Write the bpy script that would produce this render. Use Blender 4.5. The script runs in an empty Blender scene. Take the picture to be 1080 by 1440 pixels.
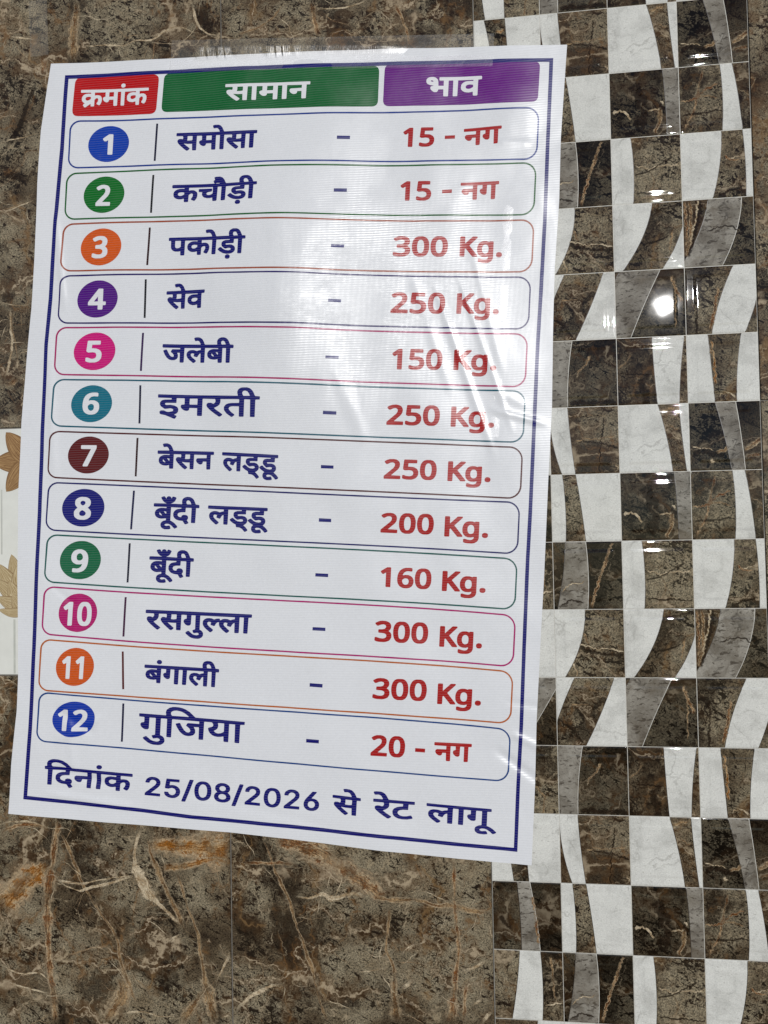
# Price list poster taped to a glossy marble-look tile wall.
# The wall lies in the plane y = 0, facing -Y; one mosaic cell is 75 mm.
import bpy, bmesh, math, random
import numpy as np
from mathutils import Matrix, Vector

scene = bpy.context.scene
COL = scene.collection
LIFT = 2.0                                   # height of the mosaic's first row line above the ground
# ---------------------------------------------------------------- camera
cam_data = bpy.data.cameras.new("camera")
cam = bpy.data.objects.new("camera", cam_data)
COL.objects.link(cam)
cam_data.sensor_fit = 'VERTICAL'
cam_data.sensor_height = 36.0
cam_data.lens = 36.0 * 1106.3 / 1440.0
cam_data.clip_start, cam_data.clip_end = 0.02, 500.0
ROTV = (-2.91767273e-02, -1.22105340e-01, 1.98983421e-02)       # wall -> camera rotation vector
CAMP = (-0.00418285, -0.58958937, 0.89354553)                   # in wall axes: right, up, out of the wall
_a = Vector(ROTV)
_R = Matrix.Rotation(_a.length, 3, _a.normalized())
WALL = Matrix.Translation((0, 0, LIFT)) @ Matrix.Rotation(math.pi / 2, 4, 'X')   # wall axes -> world
cam.matrix_world = WALL @ Matrix.Translation(CAMP) @ _R.transposed().to_4x4()
scene.camera = cam
# ---------------------------------------------------------------- sky and sun
MIRROR = Vector((0.203, -0.3412, 0.0))                          # where the wall mirrors the sun
_d = (MIRROR - Vector(CAMP)).normalized()
_d.z = -_d.z
SUN_DIR = (WALL.to_3x3() @ _d).normalized()                     # towards the sun
elev = math.asin(SUN_DIR.z)
azim = math.atan2(SUN_DIR.x, SUN_DIR.y)                         # clockwise from +Y
world = bpy.data.worlds.new("World")
scene.world = world
world.use_nodes = True
wn, wl_ = world.node_tree.nodes, world.node_tree.links
for n in list(wn):
    wn.remove(n)
sky = wn.new('ShaderNodeTexSky')
sky.sky_type = 'NISHITA'
sky.sun_disc = False
sky.sun_elevation = elev
sky.sun_rotation = azim
sky.air_density, sky.dust_density, sky.ozone_density = 0.6, 0.0, 1.0
bg = wn.new('ShaderNodeBackground')
bg.inputs['Strength'].default_value = SKY_STRENGTH = 0.05
wo = wn.new('ShaderNodeOutputWorld')
wl_.new(sky.outputs[0], bg.inputs['Color'])
wl_.new(bg.outputs[0], wo.inputs['Surface'])
sun_data = bpy.data.lights.new("sun", 'SUN')
sun_data.energy = 3.4
sun_data.angle = math.radians(0.6)
sun_data.color = (1.0, 0.985, 0.965)
sun = bpy.data.objects.new("sun", sun_data)
COL.objects.link(sun)
sun.rotation_euler = SUN_DIR.to_track_quat('Z', 'Y').to_euler()
sun.location = (0, -3, 4)
# ---------------------------------------------------------------- exposure
scene.view_settings.view_transform = 'Standard'
scene.view_settings.look = 'None'
scene.view_settings.gamma = 1.0
scene.view_settings.use_curve_mapping = False
scene.view_settings.exposure = -0.32
scene.cycles.max_bounces = 6
scene.cycles.sample_clamp_indirect = 4.0

# ---------------------------------------------------------------- measurements
# positions on the poster in tenths of a millimetre from its base point; veins likewise on the wall
ROW_FRAMES = [
 ([(-2557,8501),(-2553,8526),(-2543,8550),(-2530,8571),(-2512,8589),(-2490,8604),(-2466,8614),(-2441,8620),(-2414,8621),(-2313,8615),(-2094,8601),(-1877,8588),(-1660,8575),(-1445,8563),(-1232,8551),(-1019,8539),(-808,8527),(-597,8515),(-388,8504),(-180,8492),(27,8481),(232,8470),(437,8459),(640,8448),(843,8437),(1044,8426),(1244,8415),(1443,8404),(1641,8392),(1838,8381),(2034,8370),(2229,8358),(2423,8347),(2616,8335),(2808,8323),(2925,8315),(2953,8310),(2980,8300),(3005,8284),(3026,8264),(3043,8240),(3055,8213),(3061,8184),(3062,8154),(3042,7856),(3037,7827),(3027,7799),(3012,7774),(2992,7753),(2968,7735),(2942,7723),(2914,7716),(2885,7715),(2794,7721),(2602,7733),(2410,7746),(2217,7758),(2022,7771),(1826,7783),(1630,7796),(1432,7808),(1234,7821),(1034,7833),(833,7845),(631,7858),(428,7870),(224,7883),(18,7895),(-188,7907),(-396,7919),(-605,7931),(-814,7944),(-1025,7956),(-1238,7968),(-1451,7979),(-1666,7991),(-1882,8003),(-2099,8015),(-2317,8026),(-2455,8033),(-2480,8037),(-2505,8046),(-2527,8059),(-2546,8076),(-2562,8096),(-2573,8119),(-2579,8143),(-2579,8168)],
  [(-2536,8500),(-2532,8521),(-2524,8541),(-2512,8559),(-2497,8575),(-2479,8587),(-2458,8596),(-2437,8601),(-2414,8602),(-2333,8597),(-2113,8583),(-1893,8570),(-1676,8557),(-1459,8545),(-1244,8532),(-1029,8520),(-816,8508),(-604,8497),(-394,8485),(-184,8474),(24,8463),(231,8451),(437,8440),(642,8429),(846,8418),(1049,8407),(1250,8396),(1451,8385),(1650,8374),(1849,8362),(2046,8351),(2242,8339),(2437,8328),(2632,8316),(2825,8304),(2924,8297),(2950,8293),(2973,8284),(2995,8270),(3014,8252),(3028,8231),(3039,8207),(3044,8182),(3045,8155),(3024,7858),(3020,7832),(3011,7807),(2997,7785),(2980,7766),(2959,7751),(2936,7740),(2911,7734),(2885,7733),(2812,7738),(2619,7750),(2425,7763),(2230,7776),(2035,7788),(1838,7801),(1640,7813),(1441,7826),(1240,7839),(1039,7851),(837,7864),(633,7876),(429,7889),(223,7901),(16,7914),(-192,7926),(-401,7938),(-611,7951),(-823,7963),(-1035,7975),(-1249,7987),(-1464,7999),(-1681,8011),(-1898,8023),(-2117,8035),(-2337,8046),(-2454,8053),(-2476,8056),(-2497,8063),(-2516,8074),(-2532,8088),(-2545,8106),(-2555,8125),(-2560,8146),(-2560,8167)]),
 ([(-2610,7862),(-2606,7887),(-2596,7910),(-2582,7932),(-2564,7951),(-2543,7966),(-2519,7977),(-2494,7983),(-2467,7984),(-2366,7980),(-2147,7971),(-1929,7962),(-1712,7952),(-1497,7942),(-1283,7932),(-1070,7921),(-858,7910),(-648,7899),(-438,7887),(-230,7876),(-23,7864),(183,7852),(388,7840),(592,7828),(794,7816),(996,7803),(1196,7791),(1396,7779),(1594,7767),(1791,7755),(1987,7743),(2182,7731),(2376,7719),(2569,7707),(2761,7696),(2879,7689),(2907,7684),(2934,7674),(2959,7659),(2980,7639),(2996,7615),(3008,7588),(3015,7559),(3016,7530),(2996,7228),(2991,7199),(2981,7171),(2965,7146),(2945,7124),(2922,7107),(2895,7095),(2867,7088),(2838,7087),(2748,7093),(2556,7105),(2363,7117),(2170,7129),(1975,7141),(1779,7154),(1582,7166),(1384,7178),(1186,7191),(985,7203),(784,7216),(582,7228),(379,7241),(174,7253),(-31,7265),(-238,7278),(-446,7290),(-655,7303),(-865,7315),(-1076,7327),(-1289,7340),(-1503,7352),(-1717,7364),(-1934,7376),(-2151,7388),(-2370,7400),(-2507,7407),(-2533,7411),(-2557,7419),(-2580,7432),(-2599,7449),(-2614,7469),(-2625,7492),(-2631,7516),(-2632,7541)],
  [(-2589,7861),(-2585,7882),(-2577,7902),(-2565,7921),(-2550,7936),(-2532,7949),(-2511,7959),(-2490,7964),(-2467,7965),(-2386,7962),(-2165,7953),(-1946,7944),(-1727,7934),(-1510,7924),(-1295,7913),(-1080,7902),(-867,7891),(-655,7880),(-444,7869),(-234,7857),(-25,7845),(182,7833),(388,7821),(594,7809),(798,7797),(1001,7785),(1203,7772),(1403,7760),(1603,7748),(1801,7736),(1999,7724),(2195,7712),(2391,7700),(2585,7688),(2778,7677),(2878,7671),(2903,7667),(2927,7658),(2949,7644),(2967,7627),(2982,7606),(2993,7582),(2998,7557),(2999,7530),(2978,7229),(2973,7203),(2964,7179),(2951,7157),(2933,7138),(2912,7123),(2889,7112),(2864,7106),(2839,7105),(2766,7109),(2573,7122),(2379,7134),(2184,7146),(1987,7159),(1790,7171),(1592,7183),(1393,7196),(1192,7209),(991,7221),(788,7234),(585,7246),(380,7259),(174,7272),(-33,7284),(-241,7297),(-451,7309),(-661,7322),(-873,7334),(-1086,7347),(-1300,7359),(-1516,7371),(-1732,7384),(-1950,7396),(-2169,7408),(-2389,7420),(-2507,7426),(-2529,7430),(-2550,7437),(-2569,7448),(-2585,7462),(-2598,7479),(-2607,7499),(-2612,7519),(-2613,7540)]),
 ([(-2659,7245),(-2655,7269),(-2645,7293),(-2632,7315),(-2614,7333),(-2592,7348),(-2568,7359),(-2543,7365),(-2516,7366),(-2415,7362),(-2196,7352),(-1978,7341),(-1760,7330),(-1545,7318),(-1330,7306),(-1117,7293),(-904,7280),(-693,7267),(-483,7254),(-275,7240),(-67,7226),(139,7213),(345,7199),(549,7185),(752,7172),(954,7158),(1154,7145),(1354,7132),(1553,7119),(1750,7106),(1947,7094),(2143,7082),(2337,7071),(2530,7060),(2723,7050),(2840,7044),(2869,7040),(2896,7030),(2920,7014),(2941,6995),(2958,6971),(2970,6944),(2976,6916),(2977,6886),(2957,6582),(2952,6553),(2942,6525),(2926,6500),(2907,6478),(2883,6461),(2857,6448),(2828,6441),(2800,6440),(2709,6444),(2517,6455),(2324,6465),(2130,6477),(1935,6488),(1739,6500),(1541,6513),(1343,6525),(1144,6538),(943,6552),(742,6565),(539,6579),(335,6592),(130,6606),(-76,6620),(-283,6634),(-491,6648),(-701,6662),(-911,6675),(-1123,6689),(-1336,6703),(-1550,6716),(-1766,6729),(-1982,6742),(-2200,6754),(-2419,6766),(-2557,6774),(-2583,6777),(-2608,6786),(-2630,6799),(-2649,6816),(-2664,6836),(-2675,6858),(-2681,6883),(-2682,6907)],
  [(-2638,7244),(-2634,7265),(-2626,7285),(-2614,7303),(-2599,7319),(-2581,7332),(-2561,7341),(-2539,7346),(-2517,7347),(-2436,7344),(-2214,7333),(-1994,7323),(-1776,7311),(-1558,7300),(-1342,7287),(-1127,7275),(-913,7262),(-700,7249),(-489,7235),(-279,7222),(-70,7208),(138,7194),(345,7180),(551,7167),(755,7153),(958,7139),(1161,7126),(1362,7113),(1562,7100),(1761,7088),(1959,7075),(2156,7064),(2351,7052),(2546,7041),(2740,7031),(2840,7026),(2865,7022),(2889,7013),(2910,7000),(2929,6983),(2943,6962),(2954,6938),(2960,6913),(2960,6887),(2939,6583),(2934,6557),(2925,6533),(2912,6511),(2894,6492),(2874,6476),(2850,6465),(2825,6459),(2800,6457),(2727,6461),(2534,6472),(2339,6483),(2144,6494),(1947,6506),(1750,6518),(1551,6530),(1351,6543),(1151,6556),(949,6569),(746,6583),(542,6597),(336,6611),(130,6625),(-78,6639),(-286,6653),(-496,6667),(-707,6681),(-919,6695),(-1133,6709),(-1348,6722),(-1563,6736),(-1781,6749),(-1999,6762),(-2218,6774),(-2439,6786),(-2557,6793),(-2579,6796),(-2600,6803),(-2619,6814),(-2635,6828),(-2648,6846),(-2657,6865),(-2662,6885),(-2663,6906)]),
 ([(-2699,6611),(-2695,6636),(-2686,6659),(-2672,6680),(-2654,6699),(-2633,6714),(-2609,6725),(-2583,6731),(-2557,6732),(-2456,6728),(-2237,6717),(-2019,6707),(-1802,6695),(-1587,6683),(-1373,6671),(-1160,6659),(-948,6646),(-737,6632),(-528,6619),(-319,6605),(-112,6591),(94,6577),(299,6563),(503,6549),(705,6535),(907,6521),(1107,6507),(1307,6494),(1505,6480),(1702,6467),(1898,6454),(2093,6441),(2287,6428),(2480,6416),(2672,6404),(2790,6397),(2818,6393),(2845,6383),(2869,6367),(2890,6347),(2907,6324),(2919,6297),(2925,6268),(2926,6239),(2906,5936),(2901,5907),(2891,5880),(2876,5855),(2856,5833),(2832,5816),(2806,5804),(2778,5797),(2749,5795),(2659,5801),(2467,5812),(2274,5824),(2081,5837),(1886,5849),(1690,5862),(1493,5875),(1295,5888),(1096,5901),(896,5915),(695,5929),(493,5942),(290,5956),(85,5970),(-121,5984),(-327,5998),(-535,6012),(-744,6026),(-955,6039),(-1166,6053),(-1379,6066),(-1593,6079),(-1808,6092),(-2024,6105),(-2241,6117),(-2460,6130),(-2598,6137),(-2624,6141),(-2648,6149),(-2671,6162),(-2690,6179),(-2705,6199),(-2716,6222),(-2722,6246),(-2722,6271)],
  [(-2678,6610),(-2674,6631),(-2666,6651),(-2655,6669),(-2639,6685),(-2621,6698),(-2601,6707),(-2579,6712),(-2557,6713),(-2476,6709),(-2255,6699),(-2036,6688),(-1818,6677),(-1600,6665),(-1385,6653),(-1170,6640),(-956,6627),(-744,6614),(-533,6601),(-323,6587),(-115,6573),(93,6559),(299,6545),(504,6531),(709,6517),(912,6503),(1113,6489),(1314,6475),(1514,6461),(1712,6448),(1910,6435),(2106,6422),(2302,6409),(2496,6397),(2690,6385),(2789,6380),(2814,6376),(2838,6367),(2860,6353),(2878,6336),(2893,6315),(2903,6291),(2909,6266),(2910,6240),(2888,5937),(2884,5912),(2875,5888),(2861,5865),(2844,5846),(2823,5831),(2800,5820),(2775,5814),(2750,5813),(2677,5818),(2484,5829),(2290,5841),(2095,5854),(1898,5866),(1701,5879),(1503,5892),(1304,5906),(1103,5919),(902,5933),(699,5947),(495,5961),(291,5975),(85,5989),(-123,6003),(-331,6017),(-540,6031),(-751,6045),(-963,6058),(-1176,6072),(-1390,6086),(-1606,6099),(-1822,6112),(-2040,6125),(-2260,6138),(-2480,6150),(-2598,6156),(-2620,6159),(-2641,6167),(-2659,6178),(-2676,6192),(-2689,6209),(-2698,6228),(-2703,6248),(-2704,6270)]),
 ([(-2749,5980),(-2745,6004),(-2735,6028),(-2722,6049),(-2704,6067),(-2682,6082),(-2658,6093),(-2633,6099),(-2607,6100),(-2506,6096),(-2287,6085),(-2069,6074),(-1852,6062),(-1637,6049),(-1422,6037),(-1209,6023),(-998,6010),(-787,5996),(-577,5981),(-369,5967),(-162,5952),(44,5938),(249,5923),(453,5908),(655,5894),(857,5879),(1057,5865),(1257,5851),(1455,5837),(1652,5824),(1848,5811),(2043,5798),(2237,5786),(2430,5774),(2622,5763),(2740,5757),(2768,5753),(2795,5743),(2819,5727),(2840,5708),(2857,5684),(2869,5658),(2875,5629),(2876,5600),(2855,5285),(2850,5256),(2840,5228),(2825,5203),(2805,5182),(2782,5165),(2755,5153),(2727,5146),(2698,5145),(2609,5151),(2417,5164),(2224,5177),(2031,5190),(1836,5204),(1640,5217),(1443,5231),(1245,5245),(1047,5260),(846,5274),(645,5289),(443,5303),(240,5318),(35,5332),(-170,5347),(-377,5362),(-585,5377),(-794,5391),(-1004,5406),(-1216,5420),(-1428,5434),(-1642,5449),(-1857,5463),(-2073,5476),(-2291,5490),(-2510,5503),(-2647,5512),(-2673,5516),(-2698,5524),(-2720,5537),(-2739,5554),(-2754,5574),(-2765,5597),(-2771,5621),(-2772,5645)],
  [(-2728,5979),(-2724,6000),(-2716,6019),(-2704,6038),(-2689,6053),(-2671,6066),(-2651,6075),(-2629,6080),(-2607,6081),(-2526,6077),(-2305,6067),(-2086,6056),(-1867,6044),(-1650,6031),(-1434,6019),(-1220,6005),(-1006,5992),(-794,5977),(-583,5963),(-373,5949),(-164,5934),(43,5919),(249,5905),(455,5890),(659,5875),(862,5861),(1063,5847),(1264,5832),(1464,5819),(1662,5805),(1860,5792),(2056,5779),(2252,5767),(2446,5756),(2639,5745),(2739,5739),(2764,5735),(2788,5727),(2810,5713),(2828,5696),(2843,5675),(2853,5652),(2859,5627),(2860,5601),(2837,5286),(2833,5260),(2824,5236),(2810,5214),(2793,5195),(2772,5180),(2749,5170),(2724,5164),(2699,5163),(2626,5168),(2433,5181),(2239,5194),(2044,5207),(1848,5221),(1651,5235),(1453,5249),(1254,5263),(1053,5277),(852,5292),(649,5306),(446,5321),(241,5336),(35,5351),(-172,5366),(-381,5381),(-590,5395),(-801,5410),(-1013,5425),(-1226,5440),(-1440,5454),(-1655,5468),(-1872,5482),(-2090,5496),(-2309,5510),(-2530,5524),(-2647,5531),(-2669,5534),(-2690,5541),(-2709,5552),(-2725,5567),(-2738,5584),(-2747,5603),(-2752,5623),(-2753,5644)]),
 ([(-2789,5351),(-2785,5375),(-2776,5398),(-2762,5419),(-2744,5438),(-2723,5452),(-2699,5463),(-2673,5468),(-2647,5470),(-2546,5464),(-2327,5452),(-2109,5439),(-1892,5427),(-1677,5413),(-1462,5400),(-1249,5386),(-1037,5372),(-826,5357),(-617,5343),(-408,5328),(-201,5314),(5,5299),(210,5284),(414,5270),(616,5255),(818,5240),(1018,5226),(1218,5212),(1416,5198),(1613,5184),(1810,5171),(2005,5158),(2199,5145),(2392,5133),(2584,5121),(2701,5114),(2729,5109),(2756,5099),(2781,5084),(2802,5064),(2818,5041),(2830,5014),(2836,4986),(2837,4957),(2817,4658),(2813,4630),(2802,4603),(2787,4578),(2767,4557),(2744,4540),(2718,4528),(2690,4521),(2661,4521),(2571,4527),(2379,4540),(2186,4554),(1993,4567),(1798,4580),(1602,4594),(1405,4607),(1207,4621),(1008,4635),(808,4648),(607,4662),(404,4676),(201,4690),(-4,4703),(-209,4718),(-416,4732),(-624,4746),(-833,4760),(-1044,4774),(-1255,4789),(-1468,4803),(-1682,4818),(-1897,4833),(-2114,4848),(-2331,4863),(-2550,4878),(-2687,4888),(-2713,4892),(-2738,4901),(-2760,4914),(-2779,4931),(-2794,4951),(-2805,4974),(-2811,4998),(-2812,5022)],
  [(-2768,5349),(-2764,5370),(-2756,5390),(-2745,5408),(-2729,5423),(-2711,5436),(-2691,5445),(-2669,5450),(-2647,5451),(-2566,5446),(-2345,5434),(-2126,5422),(-1907,5409),(-1690,5395),(-1474,5382),(-1259,5368),(-1046,5354),(-834,5339),(-622,5325),(-412,5310),(-204,5295),(4,5281),(210,5266),(416,5251),(620,5236),(823,5222),(1025,5208),(1226,5193),(1425,5179),(1624,5166),(1821,5152),(2018,5139),(2213,5126),(2408,5114),(2601,5102),(2700,5096),(2726,5092),(2749,5083),(2771,5070),(2789,5052),(2804,5032),(2814,5008),(2820,4983),(2821,4958),(2799,4660),(2795,4634),(2786,4610),(2773,4589),(2755,4570),(2735,4555),(2711,4545),(2687,4539),(2661,4538),(2589,4543),(2396,4557),(2202,4570),(2006,4584),(1810,4597),(1613,4611),(1415,4625),(1215,4638),(1015,4652),(813,4666),(611,4680),(407,4694),(202,4708),(-4,4722),(-211,4736),(-420,4750),(-629,4765),(-840,4779),(-1052,4794),(-1265,4808),(-1480,4823),(-1695,4838),(-1912,4853),(-2130,4868),(-2349,4883),(-2570,4898),(-2687,4907),(-2709,4910),(-2730,4918),(-2749,4929),(-2765,4943),(-2778,4960),(-2787,4980),(-2792,5000),(-2793,5021)]),
 ([(-2843,4725),(-2839,4749),(-2830,4772),(-2816,4793),(-2798,4811),(-2777,4825),(-2753,4835),(-2727,4840),(-2701,4841),(-2600,4835),(-2381,4820),(-2162,4806),(-1945,4792),(-1729,4778),(-1514,4764),(-1301,4750),(-1089,4737),(-877,4723),(-668,4710),(-459,4696),(-251,4683),(-45,4669),(161,4656),(365,4642),(568,4629),(770,4615),(971,4602),(1170,4588),(1369,4575),(1566,4561),(1763,4547),(1958,4533),(2153,4519),(2346,4504),(2538,4490),(2655,4481),(2683,4476),(2710,4466),(2734,4450),(2755,4430),(2772,4406),(2784,4379),(2790,4351),(2791,4322),(2772,4030),(2767,4002),(2757,3975),(2741,3950),(2722,3929),(2698,3913),(2672,3901),(2644,3895),(2615,3894),(2525,3901),(2333,3916),(2140,3930),(1946,3944),(1751,3958),(1555,3972),(1358,3986),(1160,4000),(960,4013),(760,4027),(558,4040),(356,4054),(152,4067),(-53,4081),(-259,4095),(-466,4109),(-675,4122),(-884,4136),(-1095,4150),(-1307,4165),(-1520,4179),(-1734,4194),(-1950,4209),(-2167,4224),(-2385,4240),(-2604,4256),(-2741,4266),(-2767,4270),(-2791,4279),(-2813,4292),(-2833,4309),(-2848,4329),(-2859,4352),(-2864,4376),(-2865,4401)],
  [(-2822,4723),(-2818,4744),(-2810,4763),(-2799,4781),(-2783,4796),(-2765,4808),(-2745,4817),(-2723,4822),(-2701,4822),(-2620,4817),(-2399,4802),(-2179,4788),(-1960,4774),(-1743,4760),(-1526,4746),(-1311,4732),(-1097,4719),(-885,4705),(-673,4692),(-463,4678),(-254,4665),(-46,4651),(161,4638),(367,4624),(571,4611),(775,4597),(977,4583),(1178,4570),(1378,4556),(1577,4542),(1775,4528),(1971,4514),(2167,4500),(2362,4486),(2555,4471),(2654,4464),(2679,4459),(2703,4450),(2725,4436),(2743,4418),(2758,4397),(2768,4374),(2774,4349),(2774,4323),(2754,4032),(2749,4007),(2740,3983),(2727,3961),(2709,3943),(2689,3928),(2666,3918),(2641,3912),(2616,3912),(2543,3917),(2350,3932),(2155,3947),(1960,3961),(1764,3975),(1566,3989),(1368,4003),(1168,4017),(967,4031),(765,4044),(562,4058),(358,4072),(153,4086),(-54,4099),(-261,4113),(-470,4127),(-680,4141),(-891,4155),(-1103,4170),(-1317,4184),(-1531,4199),(-1747,4214),(-1965,4229),(-2183,4244),(-2403,4260),(-2624,4276),(-2741,4285),(-2763,4288),(-2784,4296),(-2802,4307),(-2819,4322),(-2832,4339),(-2841,4358),(-2846,4378),(-2846,4399)]),
 ([(-2864,4106),(-2860,4130),(-2851,4153),(-2837,4174),(-2819,4192),(-2798,4206),(-2774,4216),(-2748,4222),(-2722,4222),(-2622,4216),(-2404,4202),(-2186,4188),(-1970,4173),(-1755,4159),(-1542,4145),(-1329,4130),(-1118,4116),(-908,4102),(-699,4087),(-491,4073),(-284,4059),(-79,4045),(126,4031),(329,4017),(531,4003),(732,3989),(932,3976),(1131,3962),(1328,3949),(1525,3936),(1721,3923),(1915,3910),(2109,3898),(2301,3886),(2493,3874),(2610,3867),(2638,3862),(2665,3852),(2689,3837),(2710,3817),(2727,3794),(2738,3767),(2745,3739),(2745,3710),(2726,3412),(2721,3384),(2711,3357),(2696,3333),(2676,3312),(2653,3296),(2626,3284),(2598,3278),(2570,3278),(2480,3285),(2289,3300),(2097,3315),(1904,3329),(1709,3343),(1514,3357),(1318,3371),(1120,3384),(922,3397),(722,3410),(522,3422),(320,3435),(117,3447),(-87,3460),(-292,3472),(-498,3485),(-706,3497),(-914,3510),(-1124,3523),(-1335,3536),(-1547,3550),(-1761,3563),(-1975,3577),(-2191,3592),(-2408,3607),(-2626,3622),(-2764,3632),(-2789,3636),(-2814,3645),(-2836,3658),(-2855,3675),(-2870,3695),(-2881,3718),(-2887,3742),(-2887,3766)],
  [(-2843,4105),(-2839,4125),(-2832,4145),(-2820,4162),(-2805,4177),(-2787,4190),(-2766,4198),(-2745,4203),(-2723,4203),(-2642,4198),(-2422,4184),(-2203,4170),(-1985,4156),(-1769,4141),(-1553,4127),(-1339,4112),(-1126,4098),(-915,4084),(-704,4069),(-495,4055),(-287,4041),(-80,4027),(126,4012),(331,3998),(534,3985),(737,3971),(938,3957),(1138,3944),(1337,3931),(1536,3917),(1733,3905),(1928,3892),(2123,3879),(2317,3867),(2510,3855),(2609,3849),(2634,3845),(2658,3836),(2679,3823),(2698,3805),(2712,3785),(2723,3761),(2728,3737),(2729,3711),(2708,3414),(2704,3389),(2695,3365),(2681,3344),(2664,3325),(2643,3311),(2620,3301),(2595,3295),(2570,3295),(2498,3301),(2305,3316),(2112,3331),(1917,3346),(1722,3360),(1525,3374),(1327,3388),(1129,3401),(929,3414),(728,3427),(526,3440),(322,3453),(118,3465),(-88,3478),(-294,3491),(-502,3503),(-711,3516),(-921,3529),(-1132,3542),(-1345,3555),(-1559,3569),(-1774,3583),(-1990,3597),(-2207,3612),(-2426,3627),(-2646,3642),(-2763,3651),(-2785,3654),(-2806,3662),(-2825,3673),(-2841,3688),(-2854,3705),(-2863,3724),(-2868,3744),(-2869,3765)]),
 ([(-2882,3478),(-2877,3502),(-2868,3524),(-2854,3545),(-2836,3563),(-2815,3577),(-2791,3587),(-2766,3592),(-2740,3593),(-2640,3586),(-2422,3571),(-2206,3556),(-1991,3542),(-1777,3528),(-1564,3515),(-1353,3501),(-1143,3488),(-933,3475),(-725,3462),(-519,3450),(-313,3437),(-108,3424),(95,3411),(297,3399),(499,3386),(699,3373),(898,3360),(1096,3347),(1292,3333),(1488,3320),(1683,3306),(1877,3292),(2069,3277),(2261,3262),(2451,3247),(2568,3238),(2596,3232),(2623,3222),(2647,3206),(2668,3186),(2684,3162),(2696,3136),(2703,3107),(2703,3078),(2684,2793),(2680,2764),(2669,2738),(2654,2714),(2635,2693),(2611,2677),(2585,2665),(2557,2659),(2528,2659),(2439,2666),(2248,2681),(2057,2696),(1865,2710),(1671,2724),(1477,2737),(1282,2750),(1085,2762),(888,2774),(689,2786),(489,2798),(288,2810),(86,2821),(-117,2833),(-321,2845),(-526,2857),(-733,2869),(-940,2881),(-1149,2894),(-1359,2907),(-1570,2921),(-1782,2935),(-1996,2949),(-2210,2965),(-2426,2981),(-2643,2998),(-2781,3009),(-2806,3013),(-2831,3023),(-2853,3036),(-2872,3053),(-2887,3073),(-2898,3096),(-2904,3120),(-2904,3144)],
  [(-2860,3476),(-2857,3497),(-2849,3516),(-2837,3533),(-2822,3548),(-2804,3560),(-2784,3569),(-2762,3573),(-2740,3574),(-2660,3568),(-2441,3553),(-2223,3539),(-2006,3525),(-1790,3511),(-1576,3497),(-1363,3484),(-1151,3470),(-940,3457),(-731,3444),(-523,3432),(-315,3419),(-109,3406),(96,3393),(299,3381),(502,3368),(703,3355),(904,3342),(1103,3328),(1301,3315),(1499,3301),(1695,3287),(1890,3273),(2084,3258),(2276,3243),(2468,3228),(2567,3220),(2592,3216),(2616,3206),(2637,3192),(2656,3175),(2670,3154),(2681,3130),(2686,3105),(2687,3080),(2666,2794),(2662,2769),(2653,2746),(2640,2724),(2622,2706),(2602,2692),(2579,2682),(2554,2676),(2529,2676),(2456,2682),(2265,2698),(2072,2712),(1879,2727),(1684,2740),(1488,2754),(1291,2767),(1093,2779),(894,2792),(694,2804),(493,2816),(291,2827),(87,2839),(-117,2851),(-323,2863),(-530,2875),(-738,2887),(-947,2900),(-1157,2913),(-1369,2926),(-1581,2940),(-1795,2954),(-2010,2969),(-2227,2985),(-2444,3001),(-2663,3018),(-2780,3028),(-2802,3032),(-2823,3039),(-2842,3051),(-2858,3065),(-2871,3082),(-2880,3101),(-2885,3122),(-2886,3142)]),
 ([(-2917,2857),(-2912,2881),(-2903,2904),(-2889,2924),(-2871,2941),(-2850,2955),(-2826,2964),(-2801,2969),(-2775,2969),(-2675,2961),(-2458,2943),(-2241,2927),(-2026,2911),(-1812,2896),(-1599,2882),(-1388,2868),(-1177,2855),(-968,2843),(-760,2831),(-553,2819),(-347,2807),(-143,2796),(61,2784),(263,2773),(464,2761),(665,2749),(864,2737),(1062,2725),(1259,2712),(1454,2699),(1649,2685),(1843,2670),(2036,2655),(2227,2639),(2418,2621),(2534,2611),(2562,2605),(2589,2594),(2613,2578),(2634,2558),(2651,2534),(2662,2507),(2669,2479),(2670,2450),(2650,2160),(2645,2131),(2635,2105),(2620,2081),(2600,2060),(2577,2044),(2551,2032),(2523,2026),(2494,2026),(2405,2033),(2215,2049),(2023,2063),(1831,2077),(1638,2090),(1443,2102),(1248,2114),(1051,2126),(853,2138),(655,2149),(455,2160),(254,2171),(52,2183),(-151,2194),(-355,2206),(-561,2217),(-767,2230),(-975,2242),(-1184,2256),(-1394,2269),(-1605,2284),(-1817,2299),(-2031,2316),(-2246,2333),(-2462,2352),(-2679,2371),(-2816,2384),(-2842,2389),(-2866,2398),(-2888,2412),(-2907,2429),(-2922,2450),(-2933,2472),(-2939,2496),(-2940,2521)],
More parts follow.
